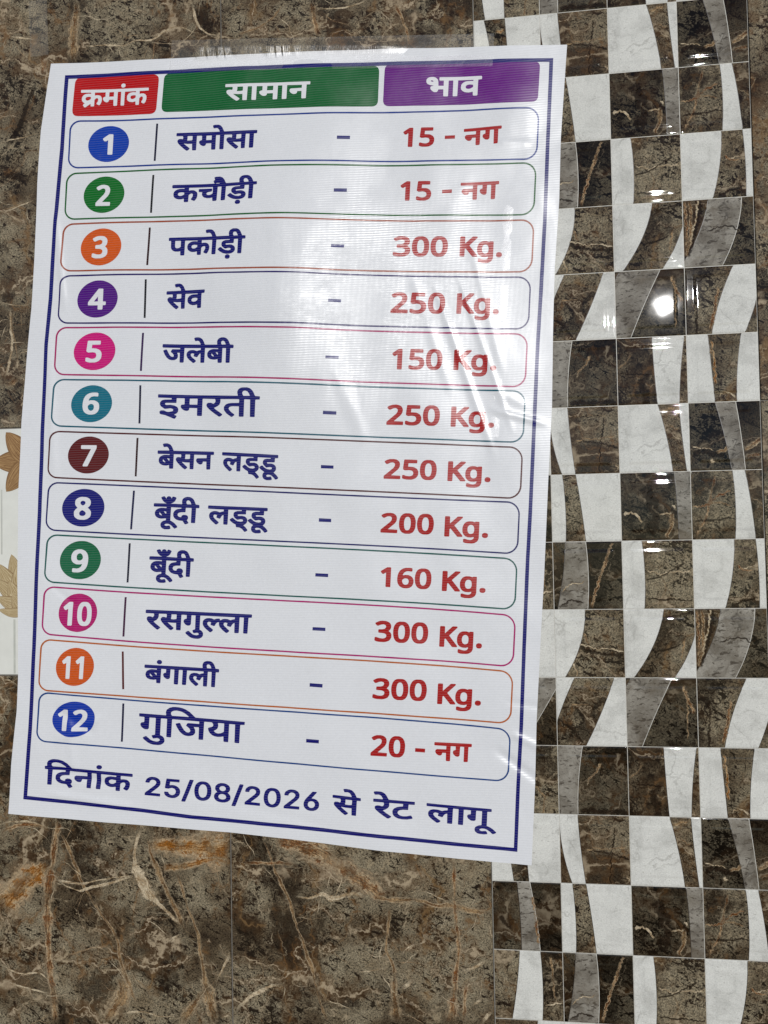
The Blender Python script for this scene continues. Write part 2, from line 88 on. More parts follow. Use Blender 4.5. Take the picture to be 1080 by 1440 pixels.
  [(-2895,2855),(-2892,2876),(-2884,2895),(-2872,2912),(-2857,2927),(-2839,2938),(-2819,2946),(-2797,2951),(-2775,2951),(-2695,2944),(-2476,2926),(-2258,2909),(-2041,2894),(-1825,2878),(-1611,2864),(-1398,2851),(-1186,2838),(-975,2825),(-766,2813),(-557,2801),(-350,2789),(-144,2778),(61,2766),(265,2755),(468,2743),(669,2731),(870,2719),(1069,2707),(1268,2694),(1465,2680),(1661,2666),(1856,2651),(2050,2636),(2243,2620),(2435,2602),(2534,2593),(2559,2588),(2582,2579),(2604,2564),(2622,2546),(2637,2525),(2647,2502),(2652,2477),(2653,2452),(2632,2161),(2628,2136),(2619,2113),(2606,2092),(2588,2073),(2568,2059),(2545,2049),(2520,2044),(2495,2043),(2423,2049),(2231,2065),(2038,2079),(1845,2093),(1650,2106),(1454,2119),(1257,2132),(1059,2143),(860,2155),(660,2167),(459,2178),(256,2189),(53,2201),(-152,2212),(-357,2224),(-564,2236),(-772,2248),(-982,2261),(-1192,2274),(-1404,2288),(-1616,2303),(-1830,2319),(-2046,2335),(-2262,2353),(-2480,2372),(-2699,2392),(-2816,2403),(-2838,2407),(-2858,2415),(-2877,2427),(-2893,2441),(-2906,2459),(-2915,2478),(-2920,2498),(-2921,2519)]),
 ([(-2960,2229),(-2955,2252),(-2946,2275),(-2932,2295),(-2914,2312),(-2893,2326),(-2870,2335),(-2844,2340),(-2818,2340),(-2720,2331),(-2502,2313),(-2285,2295),(-2070,2279),(-1856,2263),(-1643,2249),(-1431,2235),(-1221,2222),(-1011,2209),(-803,2197),(-596,2185),(-390,2173),(-186,2162),(18,2151),(221,2140),(422,2129),(622,2117),(821,2106),(1020,2094),(1217,2082),(1413,2069),(1607,2056),(1801,2042),(1994,2027),(2186,2012),(2376,1996),(2493,1986),(2521,1980),(2548,1970),(2572,1954),(2593,1934),(2609,1910),(2621,1883),(2627,1855),(2628,1826),(2608,1531),(2604,1503),(2593,1476),(2578,1452),(2559,1431),(2535,1414),(2509,1402),(2481,1396),(2453,1395),(2363,1401),(2173,1414),(1982,1426),(1789,1438),(1596,1450),(1401,1462),(1205,1474),(1009,1486),(811,1497),(612,1509),(412,1521),(211,1532),(9,1544),(-194,1555),(-398,1567),(-604,1579),(-811,1591),(-1018,1603),(-1227,1615),(-1437,1628),(-1649,1641),(-1861,1654),(-2075,1667),(-2290,1680),(-2506,1694),(-2723,1709),(-2862,1718),(-2887,1722),(-2912,1731),(-2934,1744),(-2953,1760),(-2968,1780),(-2979,1802),(-2985,1826),(-2985,1850)],
  [(-2938,2227),(-2935,2247),(-2927,2266),(-2915,2283),(-2900,2298),(-2882,2309),(-2862,2317),(-2840,2321),(-2818,2321),(-2740,2314),(-2520,2296),(-2302,2278),(-2085,2261),(-1869,2246),(-1655,2231),(-1442,2217),(-1229,2204),(-1019,2191),(-809,2179),(-600,2167),(-393,2156),(-187,2144),(19,2133),(222,2122),(425,2110),(627,2099),(828,2088),(1027,2076),(1226,2063),(1423,2051),(1619,2037),(1814,2023),(2008,2009),(2201,1993),(2393,1977),(2492,1968),(2517,1964),(2541,1954),(2562,1940),(2581,1922),(2595,1901),(2605,1878),(2611,1853),(2612,1828),(2590,1532),(2586,1507),(2577,1484),(2564,1462),(2546,1444),(2526,1429),(2503,1419),(2478,1413),(2453,1412),(2381,1417),(2189,1430),(1997,1443),(1803,1455),(1608,1467),(1412,1479),(1215,1491),(1017,1503),(818,1515),(618,1526),(416,1538),(214,1550),(10,1562),(-195,1573),(-400,1585),(-607,1597),(-816,1609),(-1025,1622),(-1236,1634),(-1447,1647),(-1660,1660),(-1874,1673),(-2090,1686),(-2306,1700),(-2524,1714),(-2743,1729),(-2862,1737),(-2883,1740),(-2904,1748),(-2923,1759),(-2939,1773),(-2952,1790),(-2961,1808),(-2966,1828),(-2967,1849)]),
 ([(-2991,1597),(-2987,1621),(-2977,1643),(-2964,1663),(-2946,1680),(-2925,1694),(-2901,1703),(-2876,1708),(-2850,1708),(-2751,1699),(-2533,1681),(-2317,1664),(-2102,1648),(-1889,1632),(-1676,1618),(-1465,1604),(-1255,1590),(-1046,1577),(-838,1565),(-632,1553),(-426,1541),(-222,1529),(-19,1517),(184,1506),(385,1494),(584,1482),(783,1470),(981,1458),(1178,1445),(1373,1432),(1568,1419),(1761,1404),(1953,1390),(2145,1374),(2335,1358),(2451,1347),(2479,1342),(2506,1331),(2530,1315),(2551,1295),(2568,1271),(2579,1245),(2586,1217),(2586,1188),(2566,891),(2562,863),(2551,837),(2536,812),(2517,791),(2493,774),(2467,763),(2440,756),(2411,755),(2322,760),(2132,771),(1941,783),(1749,795),(1556,807),(1362,819),(1166,832),(970,845),(773,858),(574,872),(375,885),(174,899),(-27,913),(-230,927),(-434,942),(-639,956),(-845,971),(-1053,985),(-1261,1000),(-1471,1015),(-1682,1030),(-1894,1045),(-2107,1060),(-2321,1075),(-2537,1089),(-2754,1104),(-2891,1114),(-2917,1118),(-2941,1126),(-2963,1139),(-2982,1156),(-2997,1176),(-3008,1198),(-3014,1221),(-3015,1245)],
  [(-2970,1595),(-2966,1615),(-2958,1634),(-2947,1651),(-2931,1666),(-2913,1677),(-2893,1685),(-2872,1689),(-2850,1689),(-2771,1683),(-2552,1664),(-2334,1647),(-2117,1630),(-1902,1615),(-1688,1600),(-1475,1586),(-1263,1572),(-1053,1559),(-844,1547),(-636,1535),(-429,1523),(-223,1511),(-18,1499),(185,1488),(388,1476),(589,1464),(789,1452),(988,1440),(1186,1427),(1383,1414),(1579,1400),(1774,1386),(1968,1371),(2160,1355),(2352,1339),(2451,1330),(2476,1325),(2499,1316),(2521,1302),(2539,1284),(2553,1263),(2564,1240),(2569,1215),(2570,1190),(2548,893),(2544,868),(2535,844),(2522,823),(2505,804),(2484,789),(2461,779),(2437,773),(2411,772),(2339,776),(2148,787),(1956,799),(1762,811),(1568,824),(1372,836),(1176,849),(978,862),(780,875),(580,889),(379,903),(177,917),(-26,931),(-231,945),(-436,960),(-643,974),(-850,989),(-1059,1004),(-1269,1019),(-1481,1034),(-1693,1049),(-1907,1064),(-2122,1079),(-2338,1094),(-2555,1109),(-2774,1124),(-2891,1132),(-2913,1136),(-2934,1143),(-2952,1154),(-2968,1168),(-2981,1185),(-2990,1204),(-2995,1224),(-2996,1244)]),
]
ITEM_NAMES = [
[[(-1072,8132),(-1060,8133),(-1042,8145),(-1035,8151),(-1034,8159),(-1098,8214),(-1101,8219),(-1100,8221),(-1056,8213),(-1003,8211),(-1004,8135),(-996,8131),(-966,8129),(-959,8130),(-954,8134),(-941,8297),(-936,8302),(-883,8299),(-878,8296),(-881,8247),(-904,8241),(-916,8229),(-915,8210),(-902,8192),(-880,8176),(-859,8171),(-847,8174),(-838,8180),(-827,8201),(-766,8198),(-769,8128),(-762,8120),(-725,8117),(-716,8124),(-705,8284),(-701,8289),(-662,8287),(-657,8284),(-668,8124),(-662,8115),(-624,8112),(-615,8119),(-603,8278),(-599,8284),(-508,8278),(-506,8261),(-510,8243),(-515,8242),(-531,8248),(-544,8249),(-564,8245),(-577,8232),(-577,8214),(-568,8197),(-544,8168),(-471,8103),(-462,8101),(-453,8103),(-433,8118),(-431,8128),(-490,8179),(-496,8189),(-452,8182),(-401,8180),(-398,8176),(-400,8157),(-401,8104),(-395,8101),(-377,8099),(-359,8099),(-352,8102),(-338,8267),(-332,8270),(-294,8267),(-292,8262),(-302,8103),(-300,8098),(-293,8095),(-259,8093),(-252,8096),(-248,8103),(-237,8261),(-234,8264),(-206,8263),(-199,8267),(-196,8294),(-198,8301),(-209,8304),(-601,8325),(-605,8328),(-626,8378),(-645,8400),(-671,8413),(-712,8416),(-733,8414),(-740,8409),(-741,8399),(-735,8379),(-727,8373),(-697,8375),(-680,8369),(-666,8350),(-660,8332),(-662,8328),(-1179,8356),(-1191,8354),(-1194,8348),(-1196,8325),(-1192,8317),(-1118,8312),(-1113,8309),(-1111,8291),(-1116,8275),(-1141,8281),(-1155,8281),(-1168,8278),(-1182,8266),(-1184,8247),(-1176,8230),(-1151,8201),(-1103,8155)],
  [(-1043,8253),(-1060,8255),(-1063,8257),(-1058,8276),(-1056,8306),(-1052,8308),(-1016,8306),(-999,8305),(-995,8302),(-998,8257),(-1010,8253)],
  [(-824,8241),(-827,8246),(-823,8294),(-761,8292),(-758,8288),(-762,8239)],
  [(-440,8221),(-456,8223),(-459,8226),(-454,8242),(-451,8275),(-411,8274),(-396,8273),(-392,8270),(-396,8225),(-416,8221)]],
[[(-449,7420),(-423,7420),(-411,7426),(-404,7436),(-403,7449),(-405,7456),(-413,7465),(-424,7470),(-440,7472),(-450,7470),(-462,7463),(-468,7455),(-471,7446),(-468,7435),(-460,7426)],
  [(-1101,7508),(-1064,7506),(-1054,7510),(-1046,7588),(-1038,7596),(-1023,7604),(-1012,7606),(-1002,7604),(-997,7599),(-994,7589),(-1001,7563),(-1020,7540),(-1019,7533),(-1011,7527),(-986,7515),(-972,7516),(-953,7536),(-941,7562),(-937,7595),(-941,7610),(-948,7622),(-969,7637),(-989,7644),(-1018,7646),(-1041,7643),(-1041,7673),(-1036,7677),(-746,7662),(-749,7587),(-763,7577),(-781,7571),(-799,7570),(-814,7573),(-823,7580),(-826,7591),(-820,7600),(-808,7605),(-762,7610),(-757,7617),(-754,7635),(-755,7641),(-760,7645),(-912,7653),(-921,7647),(-923,7623),(-916,7615),(-878,7611),(-883,7585),(-880,7572),(-868,7554),(-853,7543),(-818,7532),(-783,7530),(-754,7534),(-754,7498),(-749,7493),(-739,7491),(-709,7490),(-699,7497),(-685,7659),(-644,7658),(-638,7655),(-649,7494),(-640,7487),(-609,7486),(-599,7487),(-593,7493),(-581,7653),(-408,7646),(-405,7641),(-409,7637),(-464,7638),(-494,7630),(-512,7613),(-516,7592),(-513,7578),(-506,7568),(-479,7546),(-462,7540),(-426,7545),(-404,7543),(-395,7539),(-392,7534),(-398,7522),(-427,7517),(-465,7525),(-492,7538),(-519,7560),(-526,7563),(-539,7560),(-565,7544),(-564,7535),(-540,7514),(-514,7498),(-487,7487),(-452,7479),(-414,7477),(-390,7480),(-374,7484),(-354,7494),(-339,7514),(-335,7537),(-342,7556),(-358,7570),(-378,7579),(-402,7584),(-451,7584),(-458,7588),(-459,7595),(-455,7598),(-442,7600),(-359,7597),(-352,7604),(-348,7642),(-300,7641),(-297,7635),(-308,7480),(-299,7473),(-260,7472),(-253,7479),(-242,7635),(-238,7638),(-210,7637),(-202,7639),(-199,7645),(-198,7670),(-206,7675),(-242,7678),(-257,7714),(-272,7738),(-292,7755),(-316,7764),(-347,7767),(-363,7766),(-383,7761),(-401,7750),(-412,7737),(-417,7723),(-415,7689),(-417,7686),(-573,7693),(-584,7697),(-603,7742),(-625,7767),(-636,7774),(-657,7782),(-704,7784),(-721,7781),(-728,7776),(-720,7746),(-735,7740),(-738,7732),(-732,7713),(-724,7703),(-726,7702),(-1234,7727),(-1246,7724),(-1249,7719),(-1251,7696),(-1244,7688),(-1098,7679),(-1098,7671),(-1101,7669),(-1127,7672),(-1162,7672),(-1186,7668),(-1204,7661),(-1216,7654),(-1230,7638),(-1236,7624),(-1237,7603),(-1234,7587),(-1226,7575),(-1216,7565),(-1196,7554),(-1174,7548),(-1142,7546),(-1107,7551),(-1108,7515)],
  [(-1158,7587),(-1172,7593),(-1178,7600),(-1180,7611),(-1176,7621),(-1170,7626),(-1156,7630),(-1126,7630),(-1102,7625),(-1103,7602),(-1132,7588)],
  [(-707,7700),(-710,7702),(-706,7704),(-691,7707),(-667,7704),(-661,7701),(-663,7698)],
  [(-351,7682),(-356,7686),(-362,7703),(-357,7721),(-350,7725),(-340,7727),(-328,7725),(-319,7719),(-307,7701),(-301,7681)]],
[[(-574,6774),(-550,6773),(-539,6779),(-532,6789),(-531,6808),(-538,6817),(-549,6825),(-564,6827),(-575,6825),(-586,6818),(-592,6810),(-592,6789),(-585,6779)],
  [(-1151,6870),(-1114,6868),(-1105,6874),(-1094,7038),(-1091,7042),(-1086,7043),(-937,7031),(-937,7024),(-940,7021),(-965,7025),(-997,7026),(-1015,7023),(-1036,7015),(-1052,7003),(-1061,6991),(-1067,6976),(-1068,6956),(-1065,6941),(-1057,6927),(-1043,6914),(-1030,6906),(-1007,6899),(-979,6897),(-947,6901),(-947,6863),(-942,6858),(-933,6856),(-905,6855),(-897,6859),(-890,6938),(-883,6946),(-871,6953),(-853,6956),(-846,6953),(-842,6947),(-840,6933),(-844,6919),(-865,6885),(-861,6878),(-836,6864),(-824,6862),(-816,6868),(-801,6888),(-791,6912),(-787,6946),(-798,6972),(-814,6987),(-835,6995),(-862,6997),(-884,6995),(-882,7029),(-751,7020),(-762,6853),(-754,6846),(-726,6844),(-715,6845),(-710,6851),(-697,7016),(-533,7007),(-531,7001),(-535,6998),(-587,6999),(-616,6991),(-632,6975),(-636,6953),(-634,6941),(-627,6927),(-602,6904),(-586,6897),(-552,6903),(-529,6900),(-523,6896),(-520,6890),(-525,6878),(-551,6874),(-588,6882),(-610,6894),(-639,6919),(-646,6922),(-658,6919),(-682,6903),(-681,6893),(-659,6872),(-632,6854),(-607,6842),(-577,6834),(-537,6832),(-510,6836),(-485,6849),(-472,6864),(-467,6877),(-467,6898),(-476,6917),(-489,6928),(-508,6938),(-529,6942),(-575,6943),(-581,6947),(-583,6954),(-579,6958),(-567,6959),(-488,6955),(-482,6962),(-478,7002),(-436,7001),(-431,7000),(-430,6996),(-440,6832),(-431,6826),(-399,6824),(-393,6826),(-389,6833),(-377,6993),(-374,6997),(-347,6995),(-339,6999),(-336,7008),(-337,7031),(-343,7035),(-378,7039),(-392,7076),(-405,7101),(-424,7119),(-446,7128),(-489,7131),(-507,7126),(-525,7116),(-536,7104),(-540,7093),(-543,7075),(-540,7052),(-542,7048),(-692,7057),(-700,7061),(-719,7110),(-738,7134),(-762,7148),(-799,7153),(-822,7151),(-831,7146),(-834,7136),(-828,7116),(-819,7108),(-789,7111),(-772,7103),(-764,7092),(-757,7076),(-753,7065),(-756,7062),(-1286,7096),(-1297,7094),(-1300,7087),(-1301,7061),(-1295,7057),(-1276,7055),(-1272,7052),(-1275,6979),(-1272,6964),(-1264,6949),(-1250,6935),(-1224,6923),(-1183,6919),(-1157,6922),(-1158,6877)],
  [(-992,6939),(-1005,6944),(-1011,6951),(-1014,6964),(-1011,6972),(-1005,6979),(-995,6982),(-978,6984),(-965,6982),(-941,6977),(-943,6954),(-968,6940)],
  [(-1199,6961),(-1214,6966),(-1220,6977),(-1222,7002),(-1218,7048),(-1213,7051),(-1171,7048),(-1151,7047),(-1147,7044),(-1151,6976),(-1155,6971),(-1173,6963)],
  [(-480,7044),(-485,7048),(-490,7065),(-489,7076),(-485,7084),(-479,7089),(-469,7090),(-459,7088),(-450,7082),(-439,7063),(-433,7042)]],
[[(-1219,6232),(-1207,6232),(-1190,6245),(-1184,6251),(-1183,6259),(-1243,6313),(-1246,6318),(-1244,6320),(-1203,6313),(-1153,6312),(-1155,6236),(-1147,6231),(-1118,6230),(-1112,6231),(-1107,6234),(-1094,6399),(-1092,6403),(-1086,6403),(-937,6396),(-937,6389),(-940,6386),(-993,6389),(-1015,6386),(-1039,6377),(-1054,6365),(-1064,6351),(-1068,6337),(-1069,6311),(-1059,6291),(-1039,6274),(-1020,6266),(-1005,6262),(-976,6261),(-947,6265),(-948,6230),(-945,6224),(-937,6221),(-904,6221),(-897,6229),(-888,6366),(-885,6394),(-855,6394),(-847,6400),(-844,6427),(-850,6434),(-1093,6445),(-1114,6496),(-1136,6521),(-1148,6528),(-1168,6534),(-1198,6535),(-1219,6531),(-1225,6527),(-1227,6521),(-1218,6494),(-1209,6490),(-1181,6493),(-1167,6488),(-1155,6472),(-1149,6448),(-1324,6453),(-1333,6447),(-1335,6423),(-1334,6417),(-1327,6413),(-1262,6410),(-1257,6408),(-1255,6390),(-1260,6374),(-1284,6380),(-1297,6380),(-1309,6376),(-1322,6364),(-1324,6346),(-1317,6329),(-1293,6300),(-1248,6255)],
  [(-994,6302),(-1007,6307),(-1015,6313),(-1018,6325),(-1014,6335),(-1007,6342),(-996,6346),(-966,6347),(-941,6341),(-943,6318),(-968,6304)],
  [(-1191,6353),(-1207,6354),(-1210,6357),(-1204,6376),(-1203,6406),(-1199,6408),(-1165,6407),(-1149,6406),(-1145,6403),(-1148,6358),(-1159,6354)]],
[[(-1010,5578),(-996,5579),(-976,5593),(-972,5601),(-977,5609),(-1023,5648),(-1033,5663),(-1037,5676),(-1035,5685),(-1027,5691),(-1016,5693),(-1003,5690),(-993,5684),(-1000,5665),(-997,5655),(-965,5644),(-952,5647),(-929,5678),(-919,5683),(-913,5683),(-917,5579),(-913,5575),(-906,5573),(-875,5571),(-867,5574),(-853,5738),(-852,5742),(-847,5743),(-689,5729),(-688,5723),(-692,5720),(-748,5725),(-776,5722),(-798,5713),(-812,5703),(-822,5691),(-827,5679),(-828,5655),(-824,5641),(-817,5629),(-804,5617),(-788,5608),(-756,5600),(-730,5598),(-699,5602),(-699,5565),(-694,5559),(-686,5558),(-655,5556),(-646,5562),(-634,5724),(-628,5726),(-590,5723),(-599,5558),(-591,5551),(-561,5549),(-553,5550),(-548,5555),(-536,5716),(-533,5719),(-506,5717),(-499,5719),(-496,5725),(-494,5748),(-501,5757),(-538,5762),(-558,5812),(-577,5835),(-592,5844),(-613,5851),(-644,5853),(-672,5846),(-688,5834),(-697,5821),(-701,5808),(-699,5776),(-701,5773),(-850,5784),(-856,5787),(-868,5821),(-881,5845),(-893,5858),(-910,5869),(-931,5876),(-962,5878),(-983,5875),(-990,5866),(-979,5837),(-969,5835),(-942,5836),(-926,5827),(-911,5799),(-909,5791),(-913,5789),(-1375,5824),(-1383,5823),(-1388,5817),(-1390,5791),(-1382,5783),(-1169,5765),(-1169,5754),(-1172,5751),(-1263,5757),(-1272,5754),(-1287,5729),(-1283,5722),(-1262,5705),(-1252,5689),(-1251,5673),(-1255,5668),(-1264,5666),(-1282,5671),(-1298,5685),(-1311,5706),(-1335,5756),(-1346,5758),(-1370,5753),(-1378,5749),(-1380,5741),(-1362,5696),(-1338,5659),(-1309,5636),(-1280,5626),(-1243,5625),(-1227,5631),(-1213,5639),(-1202,5653),(-1198,5666),(-1198,5688),(-1206,5711),(-1174,5709),(-1179,5601),(-1176,5595),(-1170,5592),(-1136,5590),(-1127,5596),(-1113,5762),(-909,5747),(-908,5730),(-912,5726),(-936,5723),(-958,5716),(-996,5731),(-1034,5733),(-1061,5726),(-1083,5707),(-1089,5694),(-1090,5671),(-1082,5647),(-1063,5623)],
  [(-750,5638),(-764,5643),(-773,5651),(-775,5666),(-773,5671),(-769,5672),(-743,5641),(-743,5638)],
  [(-698,5655),(-719,5680),(-718,5683),(-714,5683),(-692,5678),(-693,5657),(-695,5654)],
  [(-640,5768),(-645,5773),(-649,5786),(-648,5798),(-644,5807),(-637,5811),(-626,5812),(-616,5809),(-608,5803),(-599,5787),(-592,5766)]],
[[(-1264,4933),(-1253,4932),(-1245,4934),(-1227,4958),(-1228,4967),(-1258,4979),(-1227,4993),(-1210,5010),(-1203,5039),(-1208,5058),(-1224,5074),(-1253,5089),(-1301,5098),(-1354,5098),(-1364,5106),(-1368,5115),(-1362,5122),(-1348,5124),(-1230,5118),(-1225,5123),(-1222,5170),(-1217,5174),(-1129,5168),(-1122,5165),(-1126,5098),(-1131,5096),(-1161,5094),(-1170,5088),(-1174,5080),(-1174,5067),(-1169,5056),(-1154,5040),(-1135,5027),(-1108,5018),(-1085,5020),(-1072,5029),(-1067,5049),(-1062,5052),(-970,5044),(-975,4960),(-967,4953),(-920,4950),(-912,4955),(-898,5145),(-894,5151),(-741,5139),(-736,5116),(-742,5101),(-754,5090),(-766,5086),(-795,5099),(-832,5100),(-850,5087),(-853,5067),(-841,5045),(-804,5009),(-743,4961),(-699,4931),(-686,4932),(-661,4947),(-657,4958),(-739,5018),(-758,5036),(-712,5055),(-688,5072),(-675,5101),(-673,5135),(-444,5120),(-442,5100),(-447,5079),(-542,5083),(-576,5080),(-598,5074),(-614,5065),(-634,5042),(-636,5014),(-633,5001),(-604,4963),(-548,4921),(-535,4922),(-508,4938),(-507,4948),(-550,4981),(-573,5011),(-575,5022),(-570,5032),(-561,5038),(-545,5042),(-517,5043),(-448,5037),(-454,4923),(-445,4918),(-399,4916),(-394,4923),(-380,5113),(-372,5116),(-309,5110),(-319,4914),(-308,4909),(-268,4906),(-261,4909),(-246,5102),(-239,5106),(-194,5105),(-189,5138),(-197,5143),(-247,5148),(-266,5193),(-282,5219),(-309,5241),(-341,5253),(-399,5255),(-418,5252),(-440,5241),(-453,5230),(-462,5210),(-463,5192),(-457,5164),(-463,5162),(-1445,5230),(-1451,5226),(-1453,5210),(-1453,5195),(-1447,5190),(-1285,5177),(-1284,5165),(-1289,5161),(-1364,5164),(-1391,5161),(-1408,5155),(-1427,5137),(-1431,5110),(-1426,5096),(-1416,5083),(-1376,5055),(-1359,5053),(-1302,5058),(-1276,5050),(-1267,5038),(-1270,5029),(-1278,5022),(-1320,5015),(-1345,5018),(-1383,5036),(-1419,5037),(-1430,5032),(-1438,5024),(-1437,5003),(-1422,4991),(-1366,4978)],
  [(-1060,5091),(-1064,5097),(-1058,5161),(-965,5156),(-961,5150),(-967,5086)],
  [(-386,5156),(-393,5163),(-401,5184),(-400,5198),(-393,5209),(-382,5214),(-365,5216),(-338,5205),(-321,5180),(-311,5153)]],
[[(-1139,4330),(-1128,4330),(-1110,4342),(-1104,4349),(-1104,4356),(-1163,4411),(-1166,4415),(-1164,4418),(-1123,4410),(-1074,4408),(-1075,4333),(-1068,4329),(-1039,4327),(-1033,4328),(-1028,4332),(-1015,4494),(-1013,4498),(-1008,4498),(-861,4489),(-864,4452),(-974,4455),(-983,4452),(-990,4444),(-993,4436),(-993,4423),(-986,4408),(-972,4394),(-961,4386),(-948,4381),(-933,4381),(-920,4387),(-914,4395),(-909,4414),(-867,4411),(-870,4323),(-862,4318),(-826,4318),(-821,4326),(-810,4484),(-806,4487),(-781,4486),(-774,4488),(-770,4493),(-769,4518),(-773,4524),(-780,4526),(-1172,4548),(-1267,4554),(-1286,4602),(-1300,4621),(-1311,4631),(-1341,4643),(-1371,4644),(-1392,4641),(-1398,4638),(-1400,4631),(-1391,4604),(-1382,4600),(-1354,4603),(-1341,4598),(-1328,4579),(-1322,4558),(-1459,4563),(-1467,4556),(-1468,4528),(-1458,4523),(-1322,4515),(-1318,4512),(-1319,4506),(-1323,4504),(-1344,4507),(-1386,4508),(-1406,4504),(-1423,4497),(-1440,4486),(-1451,4471),(-1455,4459),(-1457,4435),(-1448,4413),(-1429,4396),(-1410,4388),(-1391,4383),(-1361,4381),(-1329,4386),(-1329,4351),(-1327,4345),(-1319,4342),(-1286,4341),(-1281,4344),(-1278,4349),(-1266,4510),(-1261,4512),(-1179,4507),(-1176,4504),(-1175,4488),(-1180,4471),(-1207,4477),(-1230,4474),(-1242,4460),(-1243,4441),(-1232,4421),(-1204,4389),(-1167,4352)],
  [(-1380,4421),(-1395,4427),(-1403,4435),(-1405,4447),(-1402,4453),(-1398,4454),(-1373,4424),(-1374,4421)],
  [(-1328,4438),(-1349,4463),(-1349,4466),(-1345,4466),(-1322,4462),(-1323,4440),(-1325,4437)],
  [(-1111,4450),(-1127,4451),(-1130,4454),(-1125,4472),(-1123,4502),(-1119,4504),(-1085,4502),(-1070,4502),(-1066,4499),(-1069,4454),(-1080,4450)],
  [(-144,4173),(-102,4171),(-84,4174),(-77,4181),(-79,4194),(-84,4209),(-88,4213),(-96,4215),(-124,4211),(-140,4217),(-142,4223),(-141,4229),(-128,4236),(-104,4234),(-82,4225),(-66,4210),(-38,4177),(-26,4178),(-8,4186),(-3,4192),(-3,4201),(-16,4220),(-37,4244),(-55,4258),(-35,4275),(-25,4293),(-23,4316),(-31,4336),(-44,4349),(-61,4359),(-83,4364),(-123,4365),(-130,4374),(-129,4378),(-123,4380),(-48,4376),(-40,4378),(-37,4383),(-33,4423),(-3,4422),(5,4427),(7,4454),(1,4461),(-663,4516),(-669,4510),(-671,4487),(-669,4481),(-663,4477),(-491,4461),(-493,4441),(-517,4437),(-536,4430),(-561,4442),(-580,4447),(-605,4448),(-624,4444),(-637,4438),(-650,4427),(-657,4414),(-661,4396),(-658,4373),(-643,4345),(-597,4298),(-589,4291),(-581,4289),(-575,4291),(-555,4305),(-552,4316),(-594,4356),(-606,4372),(-611,4389),(-607,4401),(-601,4405),(-591,4407),(-572,4400),(-570,4396),(-577,4381),(-576,4370),(-567,4365),(-540,4356),(-533,4359),(-522,4379),(-512,4391),(-496,4397),(-500,4313),(-501,4293),(-496,4286),(-462,4283),(-453,4288),(-438,4457),(-289,4445),(-287,4439),(-290,4436),(-336,4438),(-364,4431),(-375,4422),(-381,4413),(-384,4387),(-374,4364),(-348,4340),(-337,4336),(-306,4341),(-287,4338),(-280,4334),(-277,4329),(-277,4323),(-281,4317),(-301,4312),(-336,4318),(-361,4333),(-387,4358),(-394,4362),(-401,4361),(-423,4348),(-427,4337),(-423,4330),(-407,4313),(-388,4298),(-362,4282),(-359,4257),(-354,4250),(-322,4245),(-305,4238),(-287,4223),(-267,4196),(-261,4193),(-254,4193),(-232,4205),(-229,4215),(-250,4246),(-274,4270),(-251,4281),(-234,4299),(-226,4322),(-229,4342),(-240,4359),(-257,4372),(-285,4381),(-328,4381),(-334,4387),(-334,4394),(-329,4397),(-317,4398),(-245,4394),(-240,4400),(-237,4436),(-234,4441),(-85,4428),(-82,4424),(-86,4419),(-131,4421),(-158,4415),(-167,4408),(-175,4399),(-180,4376),(-178,4365),(-171,4351),(-148,4326),(-135,4319),(-101,4324),(-81,4321),(-75,4317),(-72,4310),(-78,4300),(-99,4295),(-133,4303),(-155,4315),(-182,4342),(-189,4345),(-203,4340),(-218,4331),(-223,4324),(-221,4316),(-202,4296),(-166,4269),(-180,4254),(-186,4243),(-189,4223),(-187,4211),(-181,4197),(-169,4185)]],
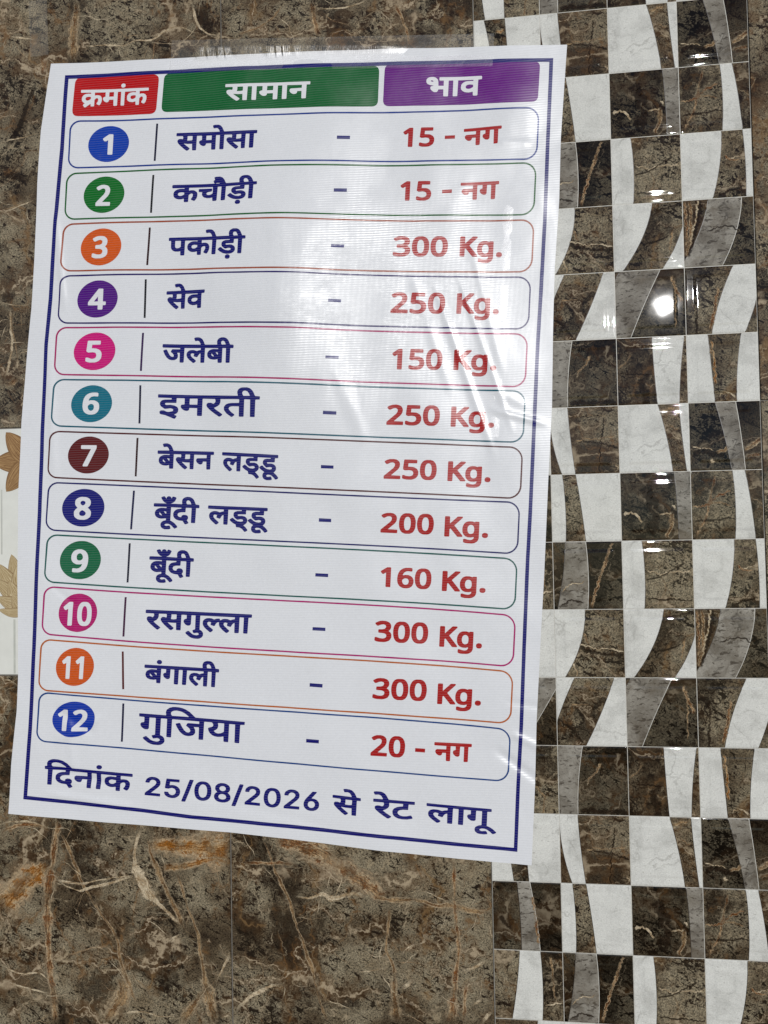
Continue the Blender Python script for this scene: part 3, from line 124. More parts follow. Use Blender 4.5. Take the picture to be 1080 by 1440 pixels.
[[(-1396,3629),(-1348,3627),(-1329,3631),(-1321,3638),(-1326,3662),(-1334,3671),(-1342,3672),(-1373,3668),(-1392,3674),(-1395,3681),(-1393,3686),(-1379,3693),(-1351,3692),(-1326,3682),(-1309,3669),(-1277,3635),(-1268,3634),(-1256,3639),(-1241,3646),(-1236,3651),(-1241,3665),(-1273,3700),(-1292,3714),(-1323,3731),(-1310,3887),(-1183,3878),(-1185,3868),(-1233,3863),(-1252,3856),(-1270,3842),(-1285,3818),(-1286,3783),(-1272,3758),(-1251,3741),(-1219,3729),(-1170,3722),(-1149,3688),(-1141,3682),(-1132,3682),(-1107,3690),(-1100,3696),(-1100,3704),(-1118,3730),(-1107,3742),(-1103,3751),(-1102,3765),(-1105,3775),(-1117,3787),(-1127,3792),(-1156,3795),(-1176,3788),(-1182,3781),(-1188,3767),(-1211,3771),(-1225,3780),(-1232,3794),(-1229,3809),(-1219,3818),(-1191,3825),(-1142,3824),(-1135,3826),(-1132,3832),(-1129,3872),(-1126,3876),(-1061,3873),(-1058,3867),(-1069,3700),(-1064,3696),(-1057,3695),(-1026,3693),(-1017,3696),(-1010,3770),(-1003,3867),(-999,3869),(-973,3868),(-966,3870),(-962,3875),(-961,3900),(-969,3907),(-1005,3912),(-1025,3962),(-1037,3979),(-1053,3992),(-1076,4001),(-1106,4005),(-1128,4002),(-1151,3993),(-1163,3983),(-1172,3969),(-1175,3940),(-1172,3923),(-1180,3920),(-1313,3930),(-1283,3941),(-1261,3957),(-1243,3989),(-1243,3998),(-1251,4003),(-1277,4012),(-1285,4013),(-1292,4009),(-1303,3990),(-1308,4004),(-1316,4013),(-1328,4018),(-1342,4019),(-1360,4011),(-1369,3991),(-1382,4013),(-1389,4018),(-1399,4019),(-1424,4013),(-1430,4008),(-1431,3999),(-1414,3968),(-1393,3947),(-1366,3933),(-1516,3940),(-1526,3934),(-1528,3909),(-1525,3903),(-1518,3900),(-1374,3892),(-1368,3889),(-1368,3882),(-1371,3879),(-1404,3883),(-1435,3884),(-1455,3881),(-1475,3875),(-1501,3858),(-1514,3833),(-1515,3811),(-1511,3797),(-1500,3781),(-1484,3769),(-1463,3760),(-1437,3755),(-1377,3757),(-1379,3736),(-1404,3731),(-1425,3722),(-1438,3710),(-1446,3694),(-1446,3670),(-1438,3653),(-1419,3637)],
  [(-1436,3795),(-1449,3801),(-1458,3810),(-1458,3826),(-1454,3829),(-1450,3827),(-1425,3797),(-1427,3794)],
  [(-1376,3811),(-1399,3836),(-1400,3840),(-1396,3841),(-1372,3836),(-1372,3814)],
  [(-1111,3917),(-1117,3924),(-1121,3940),(-1116,3956),(-1109,3961),(-1098,3963),(-1088,3960),(-1079,3954),(-1069,3939),(-1061,3915)],
  [(-295,3561),(-250,3559),(-231,3563),(-224,3570),(-225,3583),(-230,3598),(-235,3603),(-244,3604),(-273,3600),(-290,3605),(-293,3611),(-292,3618),(-278,3625),(-252,3623),(-229,3614),(-211,3600),(-182,3566),(-169,3567),(-150,3576),(-144,3582),(-145,3591),(-159,3611),(-181,3634),(-200,3648),(-179,3666),(-169,3684),(-167,3707),(-175,3727),(-188,3740),(-207,3749),(-231,3754),(-273,3754),(-281,3764),(-279,3768),(-273,3770),(-193,3767),(-185,3769),(-182,3774),(-178,3814),(-145,3814),(-137,3820),(-135,3846),(-141,3853),(-850,3898),(-856,3892),(-858,3868),(-857,3863),(-850,3859),(-666,3845),(-668,3825),(-694,3821),(-714,3814),(-740,3825),(-761,3830),(-788,3831),(-808,3826),(-822,3820),(-835,3809),(-843,3796),(-847,3778),(-844,3755),(-828,3727),(-779,3681),(-770,3674),(-762,3672),(-755,3674),(-734,3688),(-730,3699),(-775,3739),(-788,3754),(-794,3772),(-789,3784),(-783,3788),(-772,3789),(-753,3783),(-750,3779),(-757,3764),(-756,3753),(-747,3748),(-718,3739),(-710,3743),(-698,3763),(-688,3775),(-671,3781),(-675,3697),(-676,3677),(-671,3670),(-634,3667),(-624,3672),(-610,3842),(-450,3833),(-448,3827),(-452,3824),(-501,3825),(-531,3817),(-542,3808),(-548,3799),(-551,3773),(-541,3750),(-513,3726),(-501,3722),(-468,3728),(-448,3725),(-440,3722),(-437,3717),(-437,3710),(-441,3704),(-463,3699),(-500,3705),(-527,3719),(-555,3744),(-562,3747),(-570,3746),(-593,3733),(-597,3722),(-593,3715),(-576,3698),(-556,3683),(-527,3667),(-524,3643),(-519,3636),(-485,3632),(-467,3625),(-448,3610),(-426,3583),(-420,3580),(-412,3580),(-389,3592),(-385,3603),(-408,3633),(-434,3657),(-410,3668),(-391,3687),(-383,3710),(-387,3730),(-398,3747),(-417,3760),(-446,3768),(-491,3768),(-498,3774),(-498,3781),(-493,3784),(-480,3785),(-403,3782),(-398,3788),(-395,3825),(-392,3829),(-233,3819),(-230,3814),(-234,3810),(-282,3811),(-310,3804),(-321,3798),(-328,3788),(-333,3765),(-332,3754),(-325,3740),(-299,3716),(-285,3709),(-249,3714),(-229,3711),(-222,3707),(-219,3701),(-224,3690),(-248,3685),(-284,3692),(-307,3704),(-336,3730),(-343,3733),(-358,3729),(-374,3719),(-380,3712),(-377,3704),(-357,3684),(-318,3658),(-334,3642),(-340,3631),(-343,3611),(-341,3599),(-334,3585),(-321,3572)]],
[[(-1464,2998),(-1417,2996),(-1398,3000),(-1390,3007),(-1395,3031),(-1403,3041),(-1411,3042),(-1441,3037),(-1459,3043),(-1462,3050),(-1460,3056),(-1446,3063),(-1419,3062),(-1395,3052),(-1378,3038),(-1347,3004),(-1339,3003),(-1326,3008),(-1312,3015),(-1308,3021),(-1312,3035),(-1343,3070),(-1362,3084),(-1392,3101),(-1379,3260),(-1255,3252),(-1257,3241),(-1304,3235),(-1322,3228),(-1340,3215),(-1355,3190),(-1356,3155),(-1342,3129),(-1322,3112),(-1290,3100),(-1243,3093),(-1223,3058),(-1215,3052),(-1205,3052),(-1182,3060),(-1174,3067),(-1175,3075),(-1192,3101),(-1181,3113),(-1177,3123),(-1176,3136),(-1180,3147),(-1191,3159),(-1200,3164),(-1228,3167),(-1248,3160),(-1255,3152),(-1260,3138),(-1283,3142),(-1296,3151),(-1303,3165),(-1300,3181),(-1290,3190),(-1263,3197),(-1216,3196),(-1209,3199),(-1205,3204),(-1202,3245),(-1199,3249),(-1136,3246),(-1133,3240),(-1144,3071),(-1140,3066),(-1133,3065),(-1102,3063),(-1094,3067),(-1086,3141),(-1079,3240),(-1076,3242),(-1050,3241),(-1043,3244),(-1040,3249),(-1038,3274),(-1046,3282),(-1081,3286),(-1101,3337),(-1112,3354),(-1128,3367),(-1150,3377),(-1180,3380),(-1201,3378),(-1224,3368),(-1235,3358),(-1244,3343),(-1247,3314),(-1244,3297),(-1252,3294),(-1381,3304),(-1352,3315),(-1331,3332),(-1313,3364),(-1313,3373),(-1321,3378),(-1346,3388),(-1354,3388),(-1361,3384),(-1372,3364),(-1376,3379),(-1384,3388),(-1396,3393),(-1409,3394),(-1427,3386),(-1436,3366),(-1449,3388),(-1456,3393),(-1465,3394),(-1490,3388),(-1496,3383),(-1497,3374),(-1480,3342),(-1460,3321),(-1433,3307),(-1580,3314),(-1589,3307),(-1591,3282),(-1588,3276),(-1581,3273),(-1442,3265),(-1435,3262),(-1435,3254),(-1438,3252),(-1471,3256),(-1501,3256),(-1520,3254),(-1540,3248),(-1565,3230),(-1577,3204),(-1579,3183),(-1575,3168),(-1564,3152),(-1549,3140),(-1529,3130),(-1503,3125),(-1444,3127),(-1446,3106),(-1471,3101),(-1491,3092),(-1504,3080),(-1512,3063),(-1512,3039),(-1504,3022),(-1486,3006)],
  [(-1502,3167),(-1515,3172),(-1523,3182),(-1523,3198),(-1520,3201),(-1516,3199),(-1491,3168),(-1494,3165)],
  [(-1443,3183),(-1466,3208),(-1467,3212),(-1463,3213),(-1439,3208),(-1440,3186)],
  [(-1185,3290),(-1190,3298),(-1194,3314),(-1189,3331),(-1183,3336),(-1172,3337),(-1162,3335),(-1153,3329),(-1144,3314),(-1136,3289)]],
[[(-1054,2342),(-1008,2339),(-982,2343),(-957,2356),(-942,2376),(-939,2400),(-943,2416),(-958,2434),(-978,2445),(-981,2450),(-970,2605),(-965,2610),(-553,2588),(-555,2567),(-581,2563),(-606,2555),(-638,2568),(-675,2572),(-702,2568),(-730,2554),(-733,2570),(-740,2575),(-770,2574),(-803,2565),(-833,2578),(-865,2582),(-891,2580),(-916,2570),(-933,2556),(-941,2540),(-943,2514),(-938,2496),(-925,2476),(-908,2457),(-862,2419),(-853,2416),(-843,2418),(-823,2432),(-818,2443),(-822,2450),(-868,2487),(-883,2507),(-887,2520),(-884,2529),(-876,2536),(-863,2538),(-846,2534),(-839,2530),(-847,2509),(-844,2500),(-807,2487),(-796,2491),(-783,2513),(-772,2524),(-758,2532),(-745,2532),(-746,2500),(-735,2474),(-699,2436),(-665,2409),(-656,2406),(-648,2408),(-625,2424),(-622,2434),(-683,2491),(-690,2507),(-685,2522),(-668,2529),(-645,2522),(-643,2518),(-650,2500),(-648,2490),(-642,2486),(-609,2477),(-600,2481),(-588,2502),(-576,2515),(-558,2522),(-563,2412),(-554,2405),(-514,2404),(-508,2414),(-496,2584),(-490,2587),(-449,2584),(-446,2578),(-457,2407),(-454,2402),(-448,2400),(-414,2398),(-405,2401),(-390,2578),(-386,2581),(-358,2581),(-351,2584),(-347,2612),(-351,2620),(-774,2643),(-1623,2684),(-1637,2681),(-1641,2652),(-1635,2644),(-1545,2639),(-1538,2635),(-1536,2617),(-1548,2598),(-1555,2595),(-1578,2605),(-1608,2605),(-1618,2600),(-1627,2590),(-1628,2572),(-1619,2552),(-1593,2523),(-1536,2472),(-1511,2453),(-1501,2448),(-1491,2450),(-1468,2466),(-1464,2471),(-1465,2478),(-1521,2522),(-1543,2544),(-1508,2562),(-1492,2577),(-1480,2602),(-1478,2631),(-1475,2635),(-1390,2631),(-1383,2629),(-1381,2613),(-1386,2592),(-1390,2591),(-1412,2597),(-1429,2598),(-1441,2595),(-1456,2580),(-1457,2560),(-1442,2535),(-1412,2502),(-1354,2450),(-1336,2440),(-1327,2442),(-1304,2458),(-1300,2469),(-1366,2527),(-1371,2534),(-1329,2528),(-1269,2525),(-1271,2445),(-1261,2440),(-1222,2438),(-1216,2442),(-1214,2447),(-1201,2620),(-1179,2621),(-1136,2617),(-1139,2576),(-1159,2571),(-1170,2564),(-1175,2556),(-1177,2540),(-1171,2525),(-1153,2505),(-1132,2494),(-1116,2493),(-1098,2497),(-1087,2512),(-1078,2613),(-1072,2615),(-1028,2612),(-1037,2454),(-1041,2450),(-1065,2443),(-1070,2432),(-1062,2412),(-1057,2406),(-1048,2404),(-1019,2409),(-1006,2407),(-994,2400),(-995,2390),(-1002,2384),(-1023,2381),(-1060,2389),(-1080,2401),(-1110,2429),(-1119,2432),(-1129,2431),(-1151,2420),(-1158,2411),(-1150,2397),(-1115,2367),(-1085,2350)],
  [(-1322,2570),(-1331,2574),(-1324,2602),(-1323,2626),(-1270,2625),(-1262,2624),(-1260,2621),(-1264,2572),(-1295,2568)]],
[[(-1042,1788),(-1028,1790),(-1009,1804),(-1005,1811),(-1010,1820),(-1048,1851),(-1065,1873),(-1068,1884),(-1066,1894),(-1059,1900),(-1048,1902),(-1035,1900),(-1025,1894),(-1032,1877),(-1030,1865),(-997,1854),(-985,1857),(-973,1877),(-963,1889),(-952,1894),(-947,1894),(-951,1790),(-947,1786),(-940,1785),(-910,1783),(-902,1786),(-889,1950),(-887,1954),(-882,1955),(-847,1953),(-843,1950),(-853,1784),(-846,1779),(-829,1778),(-812,1777),(-805,1781),(-792,1946),(-788,1949),(-762,1948),(-755,1950),(-752,1956),(-750,1981),(-758,1988),(-793,1992),(-806,2029),(-816,2049),(-832,2066),(-851,2077),(-866,2080),(-896,2082),(-917,2077),(-934,2069),(-945,2057),(-951,2045),(-955,2022),(-952,2002),(-956,2000),(-1652,2039),(-1659,2036),(-1661,2031),(-1662,2007),(-1656,2000),(-1511,1991),(-1509,1983),(-1513,1980),(-1570,1985),(-1593,1982),(-1612,1976),(-1628,1968),(-1639,1957),(-1649,1934),(-1650,1915),(-1643,1896),(-1626,1878),(-1596,1865),(-1552,1860),(-1520,1864),(-1518,1825),(-1511,1821),(-1480,1819),(-1472,1821),(-1468,1827),(-1456,1987),(-1436,1987),(-1397,1983),(-1399,1945),(-1417,1941),(-1427,1935),(-1433,1927),(-1434,1915),(-1427,1897),(-1412,1881),(-1394,1870),(-1379,1868),(-1362,1871),(-1351,1884),(-1343,1980),(-1338,1981),(-1297,1978),(-1306,1815),(-1298,1808),(-1265,1805),(-1257,1807),(-1254,1814),(-1242,1973),(-1236,1975),(-1198,1973),(-1196,1967),(-1207,1809),(-1199,1801),(-1169,1799),(-1160,1801),(-1156,1808),(-1142,1969),(-944,1958),(-941,1956),(-942,1947),(-942,1939),(-945,1937),(-969,1934),(-991,1926),(-1023,1940),(-1061,1943),(-1091,1935),(-1106,1924),(-1113,1915),(-1121,1890),(-1119,1872),(-1112,1856),(-1095,1834)],
  [(-1572,1900),(-1588,1905),(-1595,1913),(-1597,1925),(-1595,1931),(-1591,1932),(-1564,1902),(-1565,1899)],
  [(-1519,1916),(-1540,1940),(-1541,1943),(-1537,1944),(-1513,1939),(-1514,1918),(-1516,1915)],
  [(-894,1997),(-898,2001),(-902,2016),(-901,2028),(-896,2037),(-880,2041),(-870,2038),(-862,2033),(-853,2018),(-847,1995)],
  [(-1488,2041),(-1474,2040),(-1463,2043),(-1453,2049),(-1447,2058),(-1446,2070),(-1448,2078),(-1457,2087),(-1466,2092),(-1483,2093),(-1491,2092),(-1502,2085),(-1508,2077),(-1510,2066),(-1508,2057),(-1500,2048)]],
[[(-1564,1102),(-1506,1098),(-1472,1102),(-1441,1118),(-1427,1137),(-1424,1153),(-1430,1182),(-1445,1198),(-1478,1217),(-1465,1403),(-1460,1410),(-1397,1406),(-1390,1402),(-1403,1201),(-1398,1193),(-1352,1189),(-1344,1193),(-1329,1395),(-1322,1401),(-1001,1377),(-1001,1354),(-1006,1350),(-1134,1359),(-1144,1355),(-1159,1334),(-1160,1326),(-1124,1298),(-1110,1273),(-1115,1256),(-1132,1249),(-1147,1250),(-1161,1255),(-1185,1275),(-1210,1313),(-1233,1358),(-1247,1360),(-1285,1351),(-1286,1340),(-1273,1311),(-1241,1259),(-1205,1227),(-1173,1212),(-1143,1206),(-1117,1206),(-1078,1217),(-1060,1231),(-1051,1249),(-1051,1280),(-1067,1312),(-1009,1310),(-1005,1304),(-1013,1171),(-1004,1166),(-957,1165),(-940,1369),(-937,1374),(-931,1375),(-848,1369),(-836,1357),(-830,1339),(-836,1325),(-852,1316),(-890,1308),(-896,1298),(-892,1279),(-881,1254),(-866,1236),(-844,1219),(-816,1208),(-783,1202),(-751,1202),(-710,1208),(-711,1153),(-702,1146),(-662,1143),(-653,1146),(-648,1201),(-637,1352),(-629,1354),(-566,1349),(-578,1142),(-567,1137),(-527,1134),(-520,1137),(-504,1341),(-498,1345),(-453,1345),(-448,1375),(-452,1382),(-1045,1423),(-1115,1488),(-1168,1519),(-1203,1532),(-1240,1540),(-1290,1545),(-1319,1544),(-1357,1535),(-1389,1515),(-1398,1502),(-1404,1482),(-1400,1451),(-1404,1447),(-1721,1468),(-1733,1464),(-1733,1430),(-1674,1424),(-1668,1421),(-1672,1367),(-1709,1359),(-1719,1347),(-1720,1335),(-1716,1320),(-1706,1306),(-1684,1289),(-1666,1281),(-1634,1279),(-1622,1286),(-1616,1294),(-1605,1418),(-1535,1415),(-1528,1411),(-1541,1223),(-1546,1219),(-1578,1213),(-1583,1204),(-1567,1175),(-1556,1174),(-1521,1179),(-1504,1177),(-1485,1167),(-1483,1158),(-1486,1151),(-1500,1142),(-1525,1139),(-1568,1147),(-1600,1162),(-1649,1201),(-1660,1200),(-1683,1191),(-1694,1181),(-1680,1162),(-1630,1125),(-1600,1111)],
  [(-784,1244),(-809,1254),(-825,1271),(-791,1289),(-777,1305),(-769,1332),(-773,1362),(-746,1362),(-703,1359),(-698,1356),(-704,1266),(-710,1259),(-740,1247),(-766,1243)],
  [(-1328,1442),(-1340,1458),(-1341,1477),(-1327,1492),(-1304,1500),(-1271,1502),(-1232,1495),(-1204,1485),(-1174,1470),(-1129,1436),(-1129,1429)]],
]
PRICES = [
[[(1744,7966),(1792,7963),(1812,7965),(1831,7971),(1847,7980),(1858,7989),(1869,8006),(1874,8019),(1877,8043),(1875,8058),(1867,8076),(1855,8089),(1838,8100),(1820,8107),(1767,8113),(1772,8149),(1774,8151),(1858,8147),(1864,8148),(1867,8152),(1870,8179),(1866,8186),(1804,8191),(1734,8195),(1729,8193),(1726,8188),(1710,8090),(1711,8083),(1731,8071),(1778,8072),(1805,8065),(1818,8054),(1821,8038),(1818,8024),(1813,8015),(1802,8008),(1789,8004),(1776,8003),(1759,8005),(1738,8010),(1718,8019),(1707,8019),(1701,8017),(1698,8006),(1697,7987),(1699,7981),(1716,7972)],
  [(1575,7978),(1615,7975),(1620,7977),(1623,7982),(1638,8193),(1636,8198),(1631,8201),(1597,8203),(1571,8190),(1525,8163),(1521,8153),(1532,8136),(1541,8127),(1554,8127),(1575,8140),(1579,8139),(1569,7987),(1571,7981)],
  [(1999,8075),(2115,8070),(2112,8031),(1996,8035)],
  [(2350,7934),(2384,7934),(2392,7940),(2403,8092),(2405,8096),(2412,8097),(2455,8096),(2460,8094),(2458,8059),(2440,8053),(2432,8048),(2427,8040),(2426,8025),(2431,8013),(2441,8001),(2457,7990),(2470,7986),(2484,7986),(2492,7989),(2503,8000),(2512,8094),(2530,8095),(2556,8093),(2547,7938),(2549,7934),(2555,7932),(2590,7933),(2595,7941),(2606,8091),(2610,8094),(2636,8094),(2643,8100),(2645,8122),(2643,8128),(2636,8131),(2222,8135),(2217,8129),(2216,8109),(2217,8103),(2222,8100),(2354,8096),(2350,8060),(2245,8061),(2229,8052),(2225,8035),(2228,8023),(2239,8007),(2255,7995),(2271,7991),(2285,7992),(2297,7999),(2303,8007),(2307,8023),(2348,8022),(2344,7942)]],
[[(1699,7338),(1745,7334),(1766,7336),(1784,7342),(1800,7350),(1812,7360),(1822,7376),(1827,7389),(1830,7414),(1828,7428),(1820,7446),(1809,7460),(1792,7471),(1773,7478),(1722,7484),(1727,7520),(1729,7523),(1812,7517),(1817,7518),(1821,7522),(1823,7549),(1819,7556),(1758,7562),(1689,7567),(1684,7565),(1680,7560),(1664,7462),(1666,7455),(1686,7443),(1732,7444),(1759,7436),(1771,7425),(1775,7409),(1772,7395),(1766,7386),(1756,7379),(1743,7375),(1730,7374),(1714,7376),(1692,7382),(1672,7391),(1662,7392),(1656,7389),(1653,7378),(1652,7359),(1654,7354),(1671,7345)],
  [(1531,7352),(1571,7349),(1575,7351),(1579,7356),(1593,7566),(1591,7571),(1586,7574),(1553,7577),(1527,7564),(1482,7537),(1477,7528),(1488,7510),(1498,7502),(1510,7501),(1532,7514),(1535,7513),(1525,7361),(1527,7355)],
  [(1956,7443),(2067,7440),(2064,7401),(1953,7404)],
  [(2303,7306),(2337,7305),(2345,7311),(2356,7464),(2358,7468),(2365,7469),(2409,7468),(2414,7466),(2412,7430),(2394,7424),(2386,7419),(2381,7411),(2380,7396),(2385,7384),(2395,7371),(2411,7360),(2424,7356),(2438,7356),(2446,7358),(2457,7370),(2466,7465),(2485,7466),(2511,7463),(2502,7306),(2504,7302),(2511,7299),(2546,7300),(2551,7308),(2562,7460),(2566,7463),(2593,7463),(2600,7469),(2602,7491),(2599,7498),(2593,7500),(2172,7510),(2168,7504),(2166,7483),(2168,7478),(2173,7475),(2306,7469),(2303,7433),(2195,7435),(2180,7426),(2175,7410),(2178,7397),(2190,7381),(2206,7369),(2223,7365),(2237,7366),(2249,7372),(2254,7380),(2258,7396),(2300,7394),(2296,7314)]],
[[(1429,6702),(1483,6698),(1510,6700),(1542,6711),(1553,6718),(1562,6727),(1575,6750),(1576,6780),(1571,6795),(1565,6805),(1545,6820),(1562,6833),(1571,6846),(1575,6861),(1576,6876),(1573,6891),(1567,6903),(1558,6914),(1545,6923),(1514,6933),(1470,6937),(1447,6936),(1428,6932),(1393,6917),(1389,6911),(1391,6904),(1405,6886),(1415,6882),(1425,6883),(1458,6894),(1484,6896),(1497,6893),(1507,6888),(1514,6880),(1515,6871),(1511,6858),(1496,6847),(1473,6842),(1431,6843),(1425,6840),(1422,6833),(1421,6812),(1426,6805),(1482,6798),(1498,6793),(1510,6786),(1514,6779),(1516,6769),(1513,6758),(1507,6750),(1494,6743),(1470,6739),(1437,6743),(1397,6757),(1384,6758),(1377,6753),(1374,6725),(1377,6718),(1400,6708)],
  [(1667,6687),(1714,6685),(1730,6688),(1749,6696),(1764,6708),(1776,6724),(1784,6740),(1791,6761),(1794,6780),(1796,6826),(1792,6855),(1786,6872),(1774,6893),(1761,6905),(1743,6915),(1725,6921),(1678,6923),(1660,6919),(1641,6911),(1629,6901),(1617,6886),(1608,6867),(1601,6844),(1597,6820),(1596,6787),(1599,6760),(1606,6738),(1618,6715),(1631,6703),(1651,6692)],
  [(1880,6674),(1926,6672),(1946,6676),(1960,6683),(1971,6691),(1985,6707),(1995,6725),(2002,6746),(2007,6777),(2008,6808),(2005,6832),(2000,6854),(1989,6874),(1977,6889),(1960,6900),(1937,6907),(1891,6910),(1871,6906),(1856,6899),(1844,6890),(1832,6877),(1821,6855),(1815,6835),(1811,6818),(1809,6777),(1811,6750),(1817,6728),(1825,6710),(1838,6694),(1855,6682)],
  [(1689,6726),(1673,6732),(1666,6740),(1662,6748),(1656,6781),(1657,6819),(1664,6849),(1672,6868),(1687,6880),(1702,6882),(1713,6879),(1720,6875),(1730,6860),(1736,6828),(1735,6786),(1728,6759),(1719,6740),(1706,6729)],
  [(1900,6713),(1884,6720),(1874,6736),(1868,6763),(1869,6802),(1875,6834),(1885,6855),(1898,6866),(1915,6869),(1931,6862),(1943,6846),(1948,6818),(1948,6784),(1943,6754),(1933,6730),(1919,6716)],
  [(2388,6574),(2437,6570),(2463,6574),(2487,6586),(2496,6595),(2503,6605),(2509,6617),(2513,6634),(2525,6808),(2522,6813),(2517,6816),(2484,6818),(2475,6812),(2446,6823),(2412,6825),(2398,6823),(2381,6817),(2368,6809),(2360,6802),(2344,6775),(2337,6750),(2336,6709),(2341,6690),(2348,6675),(2366,6656),(2393,6643),(2430,6640),(2457,6644),(2459,6643),(2456,6630),(2450,6622),(2440,6615),(2428,6612),(2416,6611),(2392,6615),(2361,6627),(2350,6627),(2344,6625),(2342,6620),(2340,6596),(2342,6588),(2361,6580)],
  [(2569,6630),(2584,6628),(2595,6630),(2605,6636),(2611,6645),(2614,6662),(2610,6674),(2604,6681),(2591,6686),(2575,6688),(2567,6686),(2555,6681),(2549,6670),(2547,6655),(2550,6643),(2557,6635)],
  [(2142,6661),(2183,6658),(2190,6661),(2192,6667),(2197,6742),(2206,6750),(2210,6747),(2278,6654),(2284,6651),(2325,6649),(2333,6651),(2336,6658),(2333,6667),(2251,6782),(2254,6786),(2301,6827),(2345,6865),(2347,6874),(2341,6881),(2297,6884),(2290,6882),(2203,6808),(2207,6880),(2205,6886),(2197,6890),(2160,6893),(2153,6890),(2150,6883),(2136,6671),(2137,6664)],
  [(2422,6680),(2409,6684),(2397,6698),(2392,6715),(2391,6736),(2397,6760),(2404,6772),(2417,6782),(2434,6784),(2450,6778),(2462,6764),(2466,6740),(2464,6716),(2460,6699),(2452,6688),(2440,6682)]],
[[(1606,6032),(1656,6029),(1678,6031),(1695,6036),(1712,6044),(1728,6056),(1740,6073),(1745,6087),(1749,6115),(1747,6130),(1741,6144),(1729,6160),(1707,6174),(1687,6182),(1631,6188),(1636,6225),(1638,6229),(1728,6224),(1734,6226),(1738,6230),(1741,6258),(1736,6266),(1671,6271),(1596,6275),(1589,6273),(1585,6267),(1569,6172),(1571,6156),(1591,6143),(1640,6145),(1667,6139),(1676,6134),(1684,6127),(1689,6109),(1686,6094),(1679,6084),(1668,6076),(1654,6072),(1640,6071),(1623,6073),(1599,6079),(1577,6088),(1565,6089),(1559,6086),(1556,6081),(1555,6057),(1557,6048),(1573,6040)],
  [(1837,6019),(1883,6017),(1899,6021),(1918,6029),(1927,6036),(1940,6051),(1950,6071),(1958,6095),(1964,6133),(1964,6155),(1962,6182),(1956,6207),(1946,6226),(1933,6241),(1917,6252),(1894,6260),(1848,6262),(1829,6258),(1814,6250),(1801,6241),(1791,6227),(1781,6210),(1773,6185),(1767,6149),(1767,6123),(1770,6093),(1777,6068),(1789,6046),(1801,6035),(1819,6024)],
  [(1343,6049),(1523,6039),(1529,6040),(1533,6043),(1536,6073),(1534,6078),(1530,6081),(1425,6089),(1505,6154),(1521,6173),(1531,6193),(1536,6222),(1529,6247),(1519,6262),(1493,6279),(1463,6286),(1417,6287),(1383,6278),(1356,6262),(1354,6255),(1357,6248),(1370,6232),(1375,6229),(1390,6228),(1424,6243),(1449,6244),(1461,6240),(1470,6234),(1474,6227),(1476,6215),(1469,6194),(1455,6177),(1341,6086),(1338,6081),(1336,6058),(1338,6052)],
  [(1858,6059),(1841,6067),(1835,6075),(1830,6085),(1825,6117),(1827,6152),(1833,6183),(1841,6204),(1856,6217),(1873,6220),(1888,6213),(1899,6198),(1905,6173),(1905,6136),(1900,6102),(1889,6075),(1874,6062)],
  [(2338,5924),(2386,5921),(2413,5925),(2436,5937),(2446,5946),(2453,5956),(2459,5969),(2462,5986),(2474,6161),(2472,6166),(2467,6169),(2434,6170),(2425,6164),(2396,6175),(2362,6177),(2348,6175),(2331,6169),(2318,6161),(2310,6153),(2294,6127),(2287,6101),(2286,6059),(2291,6041),(2298,6025),(2316,6006),(2342,5994),(2380,5991),(2407,5996),(2409,5994),(2405,5982),(2400,5973),(2389,5966),(2377,5962),(2366,5962),(2341,5966),(2310,5977),(2300,5978),(2294,5975),(2291,5970),(2290,5946),(2292,5938),(2311,5930)],
  [(2519,5982),(2534,5981),(2545,5982),(2555,5988),(2561,5997),(2564,6014),(2560,6026),(2554,6033),(2541,6039),(2524,6040),(2516,6039),(2505,6033),(2499,6022),(2497,6007),(2500,5994),(2506,5987)],
  [(2092,6009),(2133,6007),(2140,6010),(2142,6017),(2147,6092),(2156,6100),(2160,6097),(2228,6004),(2234,6001),(2275,5999),(2283,6002),(2286,6009),(2283,6017),(2201,6133),(2204,6137),(2251,6179),(2294,6217),(2297,6226),(2291,6233),(2247,6236),(2240,6234),(2153,6158),(2157,6231),(2156,6237),(2147,6241),(2110,6243),(2103,6241),(2101,6234),(2086,6020),(2087,6013)],
  [(2372,6031),(2359,6036),(2347,6049),(2342,6066),(2341,6087),(2347,6111),(2354,6123),(2367,6133),(2384,6136),(2400,6130),(2411,6116),(2415,6092),(2414,6068),(2409,6051),(2401,6039),(2389,6033)]],
[[(1578,5389),(1627,5386),(1648,5389),(1667,5395),(1683,5404),(1695,5414),(1706,5431),(1712,5445),(1714,5470),(1712,5486),(1704,5504),(1692,5518),(1675,5529),(1656,5536),(1602,5541),(1607,5579),(1609,5582),(1695,5578),(1701,5579),(1705,5583),(1707,5611),(1703,5618),(1639,5623),(1568,5627),(1563,5625),(1559,5619),(1543,5517),(1544,5510),(1565,5498),(1613,5499),(1641,5493),(1654,5480),(1657,5464),(1654,5450),(1648,5440),(1637,5433),(1624,5429),(1611,5427),(1594,5429),(1572,5435),(1551,5444),(1540,5444),(1534,5442),(1531,5430),(1530,5410),(1532,5405),(1549,5396)],
  [(1797,5378),(1842,5376),(1857,5379),(1875,5388),(1889,5400),(1900,5417),(1908,5432),(1914,5454),(1917,5472),(1920,5520),(1917,5542),(1910,5566),(1899,5587),(1887,5599),(1870,5609),(1853,5614),(1810,5616),(1793,5612),(1778,5605),(1764,5594),(1753,5579),(1744,5562),(1738,5541),(1733,5510),(1732,5477),(1734,5452),(1740,5428),(1748,5412),(1760,5396),(1777,5384)],
  [(1405,5400),(1446,5398),(1450,5400),(1454,5405),(1469,5623),(1467,5629),(1462,5632),(1427,5634),(1400,5620),(1354,5591),(1349,5581),(1360,5563),(1370,5555),(1383,5555),(1405,5568),(1409,5567),(1398,5410),(1400,5403)],
